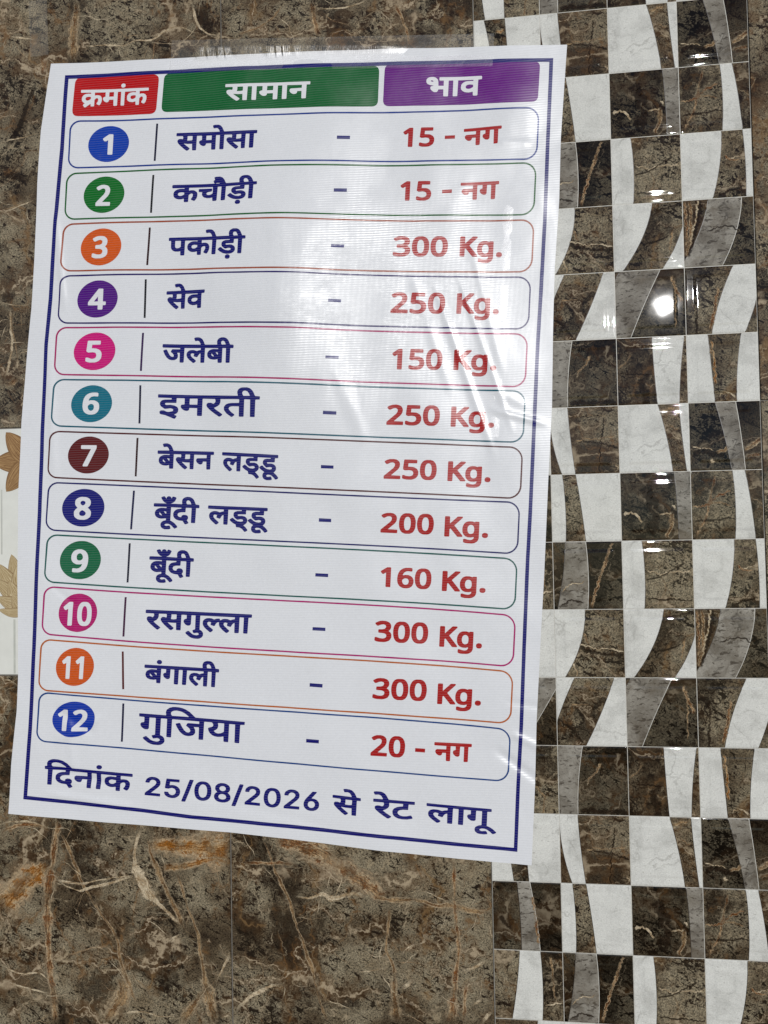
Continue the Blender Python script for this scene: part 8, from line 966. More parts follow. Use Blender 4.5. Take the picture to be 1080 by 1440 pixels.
# mosaic: six rows of four raised cells, each cut by wavy bands.  Per row and cell: pieces from left to
# right and the curves between them at the cell's top, middle and bottom (fractions of the cell).
W_, G_, B_, D_, R_ = 'white', 'grey', 'brown', 'dark', 'rust'
MOSAIC = [
    [([W_, R_, W_], [(.16, .25, .32), (.475, .505, .54)]),
     ([B_, W_, B_], [(.0, .035, .165), (.265, .30, .36)]),
     ([W_, B_, W_], [(.565, .68, .755), (.862, .90, .952)]),
     ([D_, G_, D_], [(.373, .49, .58), (.66, .72, .768)])],
    [([D_, G_, D_], [(.363, .40, .41), (.55, .63, .68)]),
     ([W_, B_, W_], [(.165, .20, .195), (.36, .43, .485)]),
     ([D_, G_], [(.767, .80, .812)]),
     ([B_, W_, B_], [(.585, .612, .597), (.757, .83, .88)])],
    [([B_, W_, B_], [(.38, .33, .25), (.68, .705, .69)]),
     ([D_, G_, D_], [(.185, .14, .05), (.48, .507, .487)]),
     ([W_, B_], [(.285, .315, .30)]),
     ([W_, B_, W_], [(.58, .54, .43), (.875, .905, .90)])],
    [([B_, W_], [(.62, .5, .3)]),
     ([W_, B_], [(.445, .37, .135)]),
     ([W_, B_, W_], [(.57, .42, .12), (1.05, .955, .69)]),
     ([R_, G_, D_], [(.365, .22, -.06), (.835, .745, .535)])],
    [([G_, D_], [(1.1, .80, .5)]),
     ([W_, B_, W_], [(.27, .055, -.1), (.84, .645, .41)]),
     ([D_, G_, D_], [(.08, -.2, -.4), (.66, .42, .21)]),
     ([B_, W_, B_], [(.69, .485, .36), (1.12, 1.0, .82)])],
    [([R_, W_, B_], [(.10, .12, .18), (.46, .465, .472)]),
     ([G_, D_], [(.36, .29, .272)]),
     ([B_, W_, B_], [(.51, .53, .565), (.97, .905, .875)]),
     ([W_, B_, W_], [(.30, .335, .375), (.77, .70, .68)])],
]
# thin outlines: light along grey and dark meetings, dark on the shady side of white bands
PIECE_VEINS = [
    (0, 1, 'dark', [(.40, .50), (.6, .52), (.75, .56), (1, .62)], .03), (0, 1, 'dark', [(.80, .15), (.74, .5), (.70, 1)], .03),
    (0, 1, 'tan', [(.36, .52), (.5, .47), (.7, .5), (.95, .44)], .02), (0, 1, 'cream', [(.94, .86), (.99, .95)], .03),
    (0, 2, 'tan', [(.60, .12), (.75, .06), (.84, .07)], .04), (0, 2, 'tan', [(.7, .3), (.8, .38), (.87, .36)], .03),
    (0, 3, 'dark', [(.02, .72), (.25, .74), (.5, .78)], .10), (0, 3, 'cream', [(.02, .64), (.2, .67), (.34, .70)], .02),
    (0, 3, 'tan', [(.36, .74), (.5, .70), (.55, .66)], .05), (0, 3, 'cream', [(.28, .82), (.33, .90)], .05),
    (0, 3, 'rust', [(.75, .74), (.85, .66), (.99, .56)], .07), (0, 3, 'cream', [(.78, .72), (.9, .66), (.98, .58)], .025),
    (0, 3, 'rust', [(.78, .8), (.99, .78)], .05),
    (1, 2, 'cream', [(.03, .62), (.12, .58), (.22, .62), (.30, .74)], .045), (1, 2, 'cream', [(.43, .47), (.52, .62), (.66, .62), (.72, .58)], .035),
    (1, 2, 'tan', [(.72, .6), (.70, .8), (.64, .98)], .07), (1, 2, 'cream', [(.73, .47), (.77, .55)], .03),
    (1, 2, 'dark', [(.3, .2), (.45, .4), (.5, .7), (.4, .9)], .2),
    (1, 3, 'rust', [(.34, .06), (.26, .4), (.2, .7), (.05, .95)], .035), (1, 3, 'rust', [(.0, .52), (.25, .5), (.35, .38), (.56, .28)], .03),
    (1, 3, 'tan', [(.25, .48), (.4, .46), (.56, .52)], .025), (1, 3, 'cream', [(.84, .42), (.92, .45), (.99, .50)], .025),
    (1, 3, 'dark', [(.02, .72), (.3, .72), (.56, .68)], .04),
    (1, 1, 'tan', [(.40, .9), (.44, .8), (.45, .72)], .04),
    (2, 1, 'rust', [(.87, .02), (.74, .35), (.62, .7), (.53, .98)], .045), (2, 1, 'tan', [(.85, .04), (.73, .36), (.65, .6)], .025),
    (2, 1, 'cream', [(.1, .75), (.25, .62), (.35, .63), (.46, .58)], .018), (2, 1, 'dark', [(.1, .95), (.25, .85), (.45, .9)], .04),
    (2, 2, 'cream', [(.32, .44), (.45, .46), (.55, .50), (.68, .45), (.82, .47), (.98, .45)], .026),
    (2, 2, 'dark', [(.32, .58), (.5, .55), (.62, .47), (.9, .33)], .03), (2, 2, 'dark', [(.33, .85), (.6, .86), (.98, .88)], .03),
    (2, 3, 'cream', [(.60, .44), (.72, .42), (.86, .40)], .022), (2, 3, 'rust', [(.60, .38), (.7, .46), (.85, .44)], .03), (2, 3, 'dark', [(.5, .95), (.7, .9), (.9, .83)], .04),
    (2, 0, 'tan', [(.82, .05), (.85, .35), (.88, .7)], .03), (2, 0, 'cream', [(.72, .78), (.85, .75), (.98, .72)], .02), (2, 0, 'dark', [(.02, .8), (.15, .78), (.25, .8)], .05),
    (3, 1, 'dark', [(.34, .55), (.45, .60), (.6, .64), (.8, .66), (1, .68)], .06), (3, 1, 'cream', [(.34, .52), (.46, .53), (.56, .58), (.7, .58), (.85, .59), (.99, .63)], .022),
    (3, 1, 'cream', [(.25, .78), (.30, .88), (.31, 1)], .03), (3, 1, 'tan', [(.40, .32), (.46, .45), (.5, .52)], .03),
    (3, 2, 'dark', [(.6, .14), (.75, .10), (.95, .06)], .05), (3, 2, 'orange', [(.8, .75), (.82, .6), (.84, .45)], .03), (3, 2, 'dark', [(.4, .62), (.6, .6), (.8, .5)], .04),
    (3, 3, 'tan', [(.10, .0), (.12, .3), (.09, .6), (.03, .85)], .05), (3, 3, 'cream', [(.22, .0), (.19, .25), (.12, .5), (.1, .7)], .035), (3, 3, 'rust', [(.03, .0), (.05, .4), (.03, .7)], .04),
    (3, 3, 'dark', [(.26, .0), (.22, .3), (.14, .6), (.06, .85)], .05), (3, 3, 'dark', [(.32, .5), (.5, .42), (.65, .42), (.78, .5)], .03),
    (4, 2, 'rust', [(.80, .1), (.86, .3), (.97, .5)], .05), (4, 2, 'tan', [(.85, .15), (.86, .5), (.85, .9)], .02),
    (4, 3, 'dark', [(.02, .15), (.2, .22), (.3, .14), (.42, .22)], .025), (4, 3, 'rust', [(.46, .3), (.42, .6), (.34, .95)], .05), (4, 3, 'dark', [(.15, .3), (.17, .6), (.14, 1)], .05),
    (4, 1, 'dark', [(.02, .6), (.2, .75), (.4, .98)], .04), (4, 1, 'tan', [(.2, .4), (.5, .38)], .02),
    (5, 1, 'tan', [(.62, .22), (.55, .36), (.42, .50)], .035), (5, 1, 'cream', [(.44, .46), (.42, .58)], .02), (5, 1, 'dark', [(.3, .92), (.6, .95), (1, .95)], .08),
    (5, 2, 'dark', [(.02, .52), (.25, .55), (.5, .56)], .03), (5, 2, 'dark', [(.35, .6), (.38, .8), (.4, 1)], .14), (5, 2, 'tan', [(.02, .45), (.15, .35), (.2, .25)], .02),
    (5, 3, 'orange', [(.34, .1), (.38, .4), (.38, .75)], .035), (5, 3, 'cream', [(.42, .92), (.5, .87), (.58, .86), (.66, .94)], .03), (5, 3, 'tan', [(.33, .2), (.36, .3)], .05),
    (5, 0, 'tan', [(.55, .55), (.70, .62), (.80, .75), (.76, 1)], .03), (1, 0, 'rust', [(.58, .2), (.62, .5), (.66, .9)], .04), (1, 0, 'dark', [(.1, .5), (.25, .7)], .08),
    (0, 0, 'orange', [(.32, .2), (.4, .22), (.48, .2)], .06),
]
PIECE_MATS = {'white': M_WHITE, 'grey': M_GREY, 'brown': M_BROWN, 'dark': M_DARK, 'rust': M_RUST}
PIECE_ORDER = ['white', 'grey', 'brown', 'dark', 'rust']
GROOVE = 0.0045            # fraction of a cell left for the groove


def quad_curve(c, t):
    a, b, d = c
    return a * (1 - t) * (1 - 2 * t) + b * 4 * t * (1 - t) + d * t * (2 * t - 1)


def cell_height(u, v):
    """relief of a cell: rounded rim, a ledge, then the raised field (metres) and its slope"""
    def prof(e):
        d = e * S
        return 0.0005 * smooth(0.0, 0.0016, d) + 0.00052 * smooth(0.0085, 0.0125, d) - 0.0009
    return np.minimum(np.minimum(prof(u), prof(1 - u)), np.minimum(prof(v), prof(1 - v)))


def cell_normal(u, v, tilt):
    e = 1e-3
    hx = (cell_height(np.clip(u + e, 0, 1), v) - cell_height(np.clip(u - e, 0, 1), v)) / (2 * e * S)
    hy = (cell_height(u, np.clip(v + e, 0, 1)) - cell_height(u, np.clip(v - e, 0, 1))) / (2 * e * S)
    n = np.stack([-hx + tilt[0], -hy + tilt[1], np.ones_like(hx)], -1)
    return n / np.linalg.norm(n, axis=-1, keepdims=True)


def build_mosaic_mesh():
    rng = random.Random(11)
    V, F, NRM, MI, PT = [], [], [], [], []
    ts = np.unique(np.r_[np.linspace(GROOVE, 0.19, 16), np.linspace(0.19, 0.81, 14), np.linspace(0.81, 1 - GROOVE, 16)])

    def sheet(xl, xr, col, row, mi, patch, tilt, dz=0.0):
        base = sum(len(a) for a in V)
        wmax = float(np.max(xr - xl))
        if wmax < 0.004:
            return
        na = max(2, int(wmax * 58))
        a = np.linspace(0, 1, na + 1)
        U = xl[:, None] + (xr - xl)[:, None] * a[None, :]
        T = np.repeat(ts[:, None], na + 1, 1)
        Z = cell_height(U, T) + dz + ((U - 0.5) * -tilt[0] + (T - 0.5) * tilt[1]) * S * 0.0
        V.append(np.stack([(col + U) * S, (-row - T) * S, Z], -1).reshape(-1, 3))
        nn = cell_normal(U, T, (tilt[0], -tilt[1]))
        nn[..., 1] *= -1
        NRM.append(nn.reshape(-1, 3))
        m, k = U.shape
        for i in range(m - 1):
            for j in range(k - 1):
                w = xr[i] - xl[i] + xr[i + 1] - xl[i + 1]
                if w < 1e-4:
                    continue
                F.append((base + i * k + j, base + (i + 1) * k + j, base + (i + 1) * k + j + 1, base + i * k + j + 1))
                MI.append(mi)
                PT.append(patch)
    for r in range(6):
        for c in range(4):
            names, curves = MOSAIC[r][c]
            tilt = (rng.uniform(-1, 1) * 0.011, rng.uniform(-1, 1) * 0.011)
            if (r, c) == (4, 2):
                tilt = (0.0, 0.0)
            bounds = [np.full_like(ts, GROOVE)] + [np.clip(quad_curve(k, ts), GROOVE, 1 - GROOVE) for k in curves] + [np.full_like(ts, 1 - GROOVE)]
            for i, nm in enumerate(names):
                sheet(bounds[i], bounds[i + 1], c, r, PIECE_ORDER.index(nm), rng.random(), tilt)
            for i in range(1, len(names)):
                pair = {names[i - 1], names[i]}
                if 'grey' in pair:
                    pale = names[i - 1] == 'grey'
                else:
                    pale = False
                w = 0.0045 if pale else 0.0035
                b = bounds[i]
                on = (b > GROOVE + 1e-4) & (b < 1 - GROOVE - 1e-4)
                lo = np.where(on, np.clip(b - w, GROOVE, 1 - GROOVE), b)
                hi = np.where(on, np.clip(b + w, GROOVE, 1 - GROOVE), b)
                sheet(lo, hi, c, r, 5 if pale else 6, 0.5, tilt, 0.00004)
    # larger veins printed on single pieces: (row, cell, kind, points in the cell, width as a share of the cell)
    AC, AL = [np.zeros(sum(len(q) for q in V))], [np.ones(sum(len(q) for q in V)) * 2]
    for rank, (r, c, kind, pp, w) in enumerate(PIECE_VEINS):
        base = sum(len(q) for q in V)
        P = np.array(pp, float)
        sg = np.r_[0, np.cumsum(np.hypot(*np.diff(P, axis=0).T))]
        m = max(6, int(sg[-1] * 40))
        tt = np.linspace(0, sg[-1], m)
        Q = np.c_[np.interp(tt, sg, P[:, 0]), np.interp(tt, sg, P[:, 1])]
        if m > 8:
            Q[1:-1] = (Q[:-2] + 2 * Q[1:-1] + Q[2:]) / 4
        Q[1:-1] += np.array([[rng.uniform(-1, 1), rng.uniform(-1, 1)] for _ in range(m - 2)]) * 0.014
        d = np.gradient(Q, axis=0)
        d /= np.linalg.norm(d, axis=1)[:, None] + 1e-9
        nn = np.c_[-d[:, 1], d[:, 0]]
        rows = Q[:, None, :] + nn[:, None, :] * np.array([-1, -.5, 0, .5, 1])[None, :, None] * w * 0.75
        rows = np.clip(rows, GROOVE * 2, 1 - GROOVE * 2)
        U, T = rows[..., 0], rows[..., 1]
        V.append(np.stack([(c + U) * S, (-r - T) * S, cell_height(U, T) + 0.00005 + 0.000004 * rank], -1).reshape(-1, 3))
        nv = cell_normal(U, T, (0, 0))
        nv[..., 1] *= -1
        NRM.append(nv.reshape(-1, 3))
        AC.append(np.tile([-1, -.5, 0, .5, 1], m))
        AL.append(np.repeat(np.minimum(np.arange(m), m - 1 - np.arange(m)) / 3.0, 5))
        for i in range(m - 1):
            for j in range(4):
                q = (base + i * 5 + j, base + (i + 1) * 5 + j, base + (i + 1) * 5 + j + 1, base + i * 5 + j + 1)
                # keep the front of every face towards the room
                A_, B_, C_ = (V[-1][k - base] for k in q[:3])
                if np.cross(B_ - A_, C_ - A_)[2] < 0:
                    q = q[::-1]
                F.append(q)
                MI.append(7 + VEIN_KINDS.index(kind))
                PT.append(0.5)
    Vn, Nn = np.concatenate(V), np.concatenate(NRM)
    me = bpy.data.meshes.new('mosaic_tile')
    me.from_pydata(Vn.tolist(), [], F)
    me.polygons.foreach_set('material_index', MI)
    at = me.attributes.new('patch', 'FLOAT', 'FACE')
    at.data.foreach_set('value', PT)
    for nm_, dat in (('across', AC), ('along', AL), ('reach', [q * 0.002 for q in AC])):
        me.attributes.new(nm_, 'FLOAT', 'POINT').data.foreach_set('value', np.concatenate(dat))
    me.polygons.foreach_set('use_smooth', [True] * len(F))
    me.update()
    # grout lines between the cells lie a little below the rims
    bm = bmesh.new()
    bm.from_mesh(me)
    me.normals_split_custom_set_from_vertices(Nn.tolist())
    bm.free()
    return me


mosaic_mesh = build_mosaic_mesh()
for m in (M_WHITE, M_GREY, M_BROWN, M_DARK, M_RUST, M_JOINT, M_SEAM, *[M_VEIN[k] for k in VEIN_KINDS]):
    mosaic_mesh.materials.append(m)
bm = bmesh.new()
for x0, y0, x1, y1 in [(0, -6, 4, 0)]:
    vs = [bm.verts.new((x * S, y * S, -0.00085)) for x, y in ((x0, y0), (x1, y0), (x1, y1), (x0, y1))]
    bm.faces.new(vs)
joint_mesh = bpy.data.meshes.new('joint_sheet')
bm.to_mesh(joint_mesh)
bm.free()
joint_mesh.materials.append(M_JOINT)
for k in (-1, 0, 1, 2):
    o = link_mesh('mosaic_tile', mosaic_mesh, wall)
    o.location = (0, -6 * S * k, 0)
    j = link_mesh('joint_sheet', joint_mesh, o)

# ---------------------------------------------------------------- the poster
ux, uy = ORG
poster = thing('price_poster', 'tall white laminated sweet shop price list with twelve coloured numbered rows taped to the wall', 'poster', ORG)


def ridge(x, y, ax, ay, bx, by, s, amp):
    """a soft crease from a to b (metres), fading at its ends"""
    dx, dy = bx - ax, by - ay
    L = math.hypot(dx, dy)
    u = ((x - ax) * dx + (y - ay) * dy) / L
    w = ((x - ax) * -dy + (y - ay) * dx) / L
    f = smooth(0.0, 0.25 * L, u) * (1 - smooth(0.75 * L, L, u))
    return amp * f * np.exp(-(w / s) ** 2)


CREASES = [
    # from, to (x, y in metres from the poster's base), width, height
    (0.178, 0.655, 0.252, 0.425, 0.0042, 0.0009),
    (0.205, 0.665, 0.272, 0.455, 0.0036, 0.0007),
    (0.155, 0.66, 0.205, 0.50, 0.0060, 0.0006),
    (0.225, 0.69, 0.262, 0.52, 0.0050, 0.0005),
    (0.240, 0.492, 0.312, 0.470, 0.0038, 0.0009),
    (0.235, 0.520, 0.290, 0.490, 0.0050, 0.0004),
    (0.040, 0.72, 0.020, 0.55, 0.0120, 0.0007),
    (0.060, 0.56, 0.110, 0.44, 0.0090, 0.0006),
    (-0.04, 0.80, -0.08, 0.60, 0.0200, 0.0009),
    (0.255, 0.795, 0.300, 0.790, 0.0040, 0.0006),
    (-0.285, 0.155, -0.225, 0.120, 0.0055, -0.0015),
    (-0.280, 0.110, -0.215, 0.145, 0.0050, 0.0014),
    (-0.292, 0.085, -0.20, 0.060, 0.0055, -0.0016),
    (-0.300, 0.052, -0.17, 0.036, 0.0050, 0.0015),
    (-0.265, 0.16, -0.25, 0.05, 0.0060, 0.0008),
    (-0.285, 0.30, -0.245, 0.27, 0.0040, -0.0006),
    (0.235, 0.115, 0.305, 0.065, 0.0050, -0.0014),
    (0.255, 0.130, 0.310, 0.105, 0.0045, 0.0012),
    (0.25, 0.165, 0.31, 0.155, 0.0045, -0.0006),
    (-0.275, 0.76, -0.262, 0.62, 0.0045, 0.0012),
    (-0.285, 0.62, -0.277, 0.40, 0.0060, 0.0011),
    (-0.20, 0.075, 0.10, 0.010, 0.0060, -0.0005),
]


def poster_z(x, y):
    x, y = np.asarray(x, float), np.asarray(y, float)
    z = 0.0024 + 0.0004 * np.sin(x * 19 + 1.0) * np.sin(y * 9.0 + 0.4)
    z = z + 0.0010 * np.sin(x * 33.0 - y * 9.0 + 0.6 + 0.8 * np.sin(y * 11.0)) * smooth(0.3, 0.55, y) * (1 - smooth(0.80, 0.9, y))
    z = z + 0.00032 * np.sin(x * 61.0 + y * 17.0 + 2.0) + 0.00020 * np.sin(y * 63.0 + x * 17.0)
    z = z + 0.0135 * np.exp(-((x - 0.00) / 0.115) ** 2 - ((y - 0.62) / 0.19) ** 2)
    z = z + 0.0024 * smooth(0.215, 0.30, x) * smooth(0.2, 0.45, y)
    z = z + 0.0014 * smooth(-0.24, -0.30, x) + 0.0012 * smooth(0.05, 0.0, y)
    for k in CREASES:
        z = z + ridge(x, y, *k)
    return np.maximum(z, 0.0006)


def poster_n(x, y):
    e = 4e-4
    zx = (poster_z(x + e, y) - poster_z(x - e, y)) / (2 * e)
    zy = (poster_z(x, y + e) - poster_z(x, y - e)) / (2 * e)
    n = np.stack([-zx, -zy, np.ones_like(zx)], -1)
    return n / np.linalg.norm(n, axis=-1, keepdims=True)


def make_vinyl_group():
    """woven flex under a clear laminate: thread relief shared by the sheet and everything printed on it"""
    g, N, gi, go = group('woven_vinyl', [('Color', 'NodeSocketColor')], [('Color', 'NodeSocketColor'), ('Normal', 'NodeSocketVector'), ('Roughness', 'NodeSocketFloat')])
    v = object_vec(N)
    sep = N.node('ShaderNodeSeparateXYZ')
    n0, _ = N.noise(v, 30.0, 2.0, 0.5)
    N.put(sep.inputs[0], v)
    yy = N.math('ADD', sep.outputs[1], N.math('MULTIPLY', N.math('SUBTRACT', n0, 0.5), 0.0022))
    xx = N.math('ADD', sep.outputs[0], N.math('MULTIPLY', N.math('SUBTRACT', n0, 0.5), 0.0015))
    hy = N.math('SINE', N.math('MULTIPLY', yy, 2 * math.pi / 0.0028))
    hx = N.math('SINE', N.math('MULTIPLY', xx, 2 * math.pi / 0.0014))
    amp, _ = N.noise(v, 17.0, 3.0, 0.6)
    irr, _ = N.noise(N.scale(v, (110.0, 420.0, 60.0)), 1.0, 2.0, 0.6)
    # the threads stand out more in the middle and upper right: relief added to spread the sheen
    sheen_mask = N.math('ADD', *[N.math('MULTIPLY', k, N.step(N.node_len(v, c, r), 0.0, 1.0, 1.0, 0.0)) for c, r, k in (((0.09, 0.63, 0), (0.27, 0.20, 1), 1.0), ((-0.12, 0.70, 0), (0.16, 0.10, 1), 0.6))])
    sheen_mask = N.math('MULTIPLY', sheen_mask, N.step(amp, 0.34, 0.62, 0.35, 1.25))
    weave = N.math('ADD', N.math('MULTIPLY', hy, N.math('ADD', 0.35, N.math('MULTIPLY', sheen_mask, 1.2))), N.math('MULTIPLY', hx, N.math('ADD', 0.04, N.math('MULTIPLY', sheen_mask, 0.95))))
    weave = N.math('ADD', weave, N.math('MULTIPLY', irr, N.math('ADD', 0.10, N.math('MULTIPLY', sheen_mask, 3.6))))
    crumple, _ = N.noise(v, 38.0, 3.0, 0.5, 0.4)
    soft, _ = N.noise(N.scale(v, (1.0, 0.55, 1.0)), 14.0, 1.5, 0.5, 0.5)
    nb = N.bump(weave, 0.5, 0.000085)
    nb = N.bump(crumple, 0.5, 0.00025, nb)
    nb = N.bump(soft, 0.7, 0.0036, nb)
    tint = N.mix(N.math('MULTIPLY', N.step(hy, 0.0, 1.0), 0.10), gi['Color'], (0.42, 0.42, 0.44))
    sm, _ = N.noise(N.scale(v, (1.0, 0.6, 1.0), (3, 5, 0)), 21.0, 5.0, 0.65)
    tint = N.mix(N.step(sm, 0.62, 0.78, 0.0, 0.09), tint, (0.36, 0.34, 0.33))
    N.t.links.new(tint, go['Color'])
    N.t.links.new(nb, go['Normal'])
    rr, _ = N.noise(v, 24.0, 3.0, 0.6)
    N.t.links.new(N.step(rr, 0.3, 0.7, 0.24, 0.33), go['Roughness'])
    return g


VINYL = make_vinyl_group()


def ink(name, srgb):
    m, t = new_mat(name)
    N = NT(t)
    srgb = tuple(c * (0.9 if max(srgb) < 215 or min(srgb) < 120 else 1.0) for c in srgb)
    lin = tuple((c / 255 / 12.92) if c / 255 <= 0.04045 else ((c / 255 + 0.055) / 1.055) ** 2.4 for c in srgb)
    v = object_vec(N)
    n, _ = N.noise(v, 300.0, 3.0, 0.6)
    if min(srgb) < 140:       # full strength printing ink
        lin = tuple(max(c - 0.022, 0.0025) for c in lin)
    vr = 0.025 if min(srgb) > 180 else 0.10
    lo, hi = tuple(c * (1 - vr) for c in lin), tuple(min(1, c * (1 + vr)) for c in lin)
    g = N.node('ShaderNodeGroup')
    g.node_tree = VINYL
    N.put(g.inputs[0], N.ramp(n, [(0.3, lo), (0.7, hi)]))
    N.out(g.outputs['Color'], g.outputs['Roughness'], g.outputs['Normal'])
    return m


M_SHEET = ink('white_flex_sheet', (224, 225, 229))
M_PRINT_WHITE = ink('unprinted_white', (224, 224, 228))
M_NAVY = ink('navy_ink', (44, 16, 124))
M_RED = ink('red_ink', (188, 6, 40))


def pts(seq):
    return np.array(seq, float).reshape(-1, 2) * 1e-4


def finish(bm, dz):
    """cut the flat print along a fine grid, lay it on the poster's surface and hand back mesh + normals"""
    xs = [v.co.x for v in bm.verts]
    ys = [v.co.y for v in bm.verts]
    st = 0.0025
    for ax, lo, hi in ((0, min(xs), max(xs)), (1, min(ys), max(ys))):
        k = math.ceil(lo / st)
        while k * st < hi:
            co = Vector((k * st, 0, 0)) if ax == 0 else Vector((0, k * st, 0))
            no = Vector((1, 0, 0)) if ax == 0 else Vector((0, 1, 0))
            bmesh.ops.bisect_plane(bm, geom=bm.verts[:] + bm.edges[:] + bm.faces[:], plane_co=co, plane_no=no, dist=1e-7)
            k += 1
    bm.verts.ensure_lookup_table()
    x = np.array([v.co.x for v in bm.verts])
    y = np.array([v.co.y for v in bm.verts])
    z = poster_z(x, y)
    for i, v in enumerate(bm.verts):
        v.co.z = z[i] + v.co.z + dz
    for f in bm.faces:
        f.normal_update()
        if f.normal.z < 0:
            f.normal_flip()
        f.smooth = True
    return poster_n(x, y)


def to_object(name, bm, parent, mats, normals):
    me = bpy.data.meshes.new(name)
    bm.to_mesh(me)
    bm.free()
    me.normals_split_custom_set_from_vertices(normals.tolist())
    return link_mesh(name, me, parent, mats)


def fill_loops(bm, loops, z=0.0, mi=0):
    """fill outlines (holes by even-odd rule) into a bmesh"""
    cu = bpy.data.curves.new('outline', 'CURVE')
    cu.dimensions = '2D'
    cu.fill_mode = 'BOTH'
    for L in loops:
        sp = cu.splines.new('POLY')
        sp.points.add(len(L) - 1)
        for p_, (x, y) in zip(sp.points, L):
            p_.co = (x * 100, y * 100, 0, 1)
        sp.use_cyclic_u = True
    ob = bpy.data.objects.new('outline', cu)
    COL.objects.link(ob)
    dg = bpy.context.evaluated_depsgraph_get()
    me = bpy.data.meshes.new_from_object(ob.evaluated_get(dg))
    base = len(bm.verts)
    vs = [bm.verts.new((v.co.x / 100, v.co.y / 100, z)) for v in me.vertices]
    for p_ in me.polygons:
        try:
            f = bm.faces.new([vs[i] for i in p_.vertices])
            f.material_index = mi
        except ValueError:
            pass
    bpy.data.objects.remove(ob)
    bpy.data.curves.remove(cu)
    bpy.data.meshes.remove(me)


def print_part(name, loops, mat, parent, dz):
    dz += 0.00005
    bm = bmesh.new()
    fill_loops(bm, [pts(L) for L in loops])
    n = finish(bm, dz)
    return to_object(name, bm, parent, [mat], n)


def band_part(name, outer, inner, mat, parent, dz):
    """a closed line between two loops of equal length"""
    bm = bmesh.new()
    a = [bm.verts.new((x, y, 0)) for x, y in pts(outer)]
    b = [bm.verts.new((x, y, 0)) for x, y in pts(inner)]
    n = len(a)
    for i in range(n):
        bm.faces.new((a[i], a[(i + 1) % n], b[(i + 1) % n], b[i]))
    nn = finish(bm, dz)
    return to_object(name, bm, parent, [mat], nn)


def poly_at(P, n):
    P = pts(P)
    s = np.r_[0, np.cumsum(np.hypot(*np.diff(P, axis=0).T))]
    t = np.linspace(0, s[-1], n)
    return np.c_[np.interp(t, s, P[:, 0]), np.interp(t, s, P[:, 1])]


def build_sheet():
    nu, nv = 290, 430
    T, B = poly_at(EDGE_TOP, nu), poly_at(EDGE_BOTTOM, nu)
    Lf, Rt = poly_at(EDGE_LEFT, nv), poly_at(EDGE_RIGHT, nv)
    # a slightly uneven cut edge
    rng = np.random.default_rng(4)
    u = np.linspace(0, 1, nu)[None, :, None]
    v = np.linspace(0, 1, nv)[:, None, None]
    P = ((1 - v) * T[None] + v * B[None] + (1 - u) * Lf[:, None] + u * Rt[:, None]
         - ((1 - u) * (1 - v) * T[0] + u * (1 - v) * T[-1] + (1 - u) * v * B[0] + u * v * B[-1]))
    x, y = P[..., 0].ravel(), P[..., 1].ravel()
    z = poster_z(x, y)
    n = poster_n(x, y)
    verts = np.c_[x, y, z].tolist()
    faces = []
    for i in range(nv - 1):
        for j in range(nu - 1):
            a = i * nu + j
            faces.append((a, a + nu, a + nu + 1, a + 1))
    rim = [j for j in range(nu)] + [i * nu + nu - 1 for i in range(1, nv)] + [(nv - 1) * nu + j for j in range(nu - 2, -1, -1)] + [i * nu for i in range(nv - 2, 0, -1)]
    base = len(verts)
    nrm = n.tolist()
    cx, cy = x.mean(), y.mean()
    for k in (0, 1):
        for r in rim:
            verts.append((x[r], y[r], z[r] - (0.0 if k == 0 else 0.00045)))
            d = np.array([x[r] - cx, y[r] - cy, 0.0])
            nrm.append((d / np.linalg.norm(d)).tolist())
    m = len(rim)
    for i in range(m):
        a, b = base + i, base + (i + 1) % m
        faces.append((a, b, b + m, a + m))
    me = bpy.data.meshes.new('sheet')
    me.from_pydata(verts, [], faces)
    me.polygons.foreach_set('use_smooth', [True] * len(faces))
    me.update()
    me.normals_split_custom_set_from_vertices(nrm)
    return link_mesh('sheet', me, poster, [M_SHEET])


build_sheet()
band_part('border', *BORDER, M_NAVY, poster, 0.00020)
for loop, word, col, nm in zip(HEADER_PANELS, HEADER_WORDS, ((205, 42, 48), (12, 112, 66), (118, 28, 142)), ('red', 'green', 'purple')):
    hp = print_part('header_panel', [loop], ink(nm + '_ink', col), poster, 0.00010)
    hp['label'] = nm + ' heading panel'
    print_part('header_word', word, M_PRINT_WHITE, hp, 0.00030)

FRAME_COL = [(42, 72, 152), (44, 110, 58), (176, 92, 66), (58, 48, 112), (186, 50, 112), (16, 104, 122), (98, 52, 52), (30, 32, 112), (14, 104, 98), (190, 36, 122), (202, 112, 62), (28, 82, 145)]
BADGE_COL = [(36, 80, 186), (36, 124, 58), (232, 104, 40), (98, 22, 142), (226, 18, 136), (0, 124, 146), (108, 42, 36), (46, 28, 130), (8, 116, 82), (198, 18, 122), (226, 100, 38), (22, 74, 184)]
BADGE_NAME = ['blue', 'green', 'orange', 'violet', 'pink', 'teal', 'maroon', 'navy', 'dark green', 'magenta', 'orange', 'bright blue']
BAR_COL = [(30, 24, 70), (20, 16, 40), (70, 40, 40), (26, 22, 50), (72, 28, 92), (24, 30, 70), (70, 28, 44), (26, 28, 84), (20, 22, 66), (84, 28, 78), (104, 46, 36), (28, 24, 78)]
bar_inks = {}
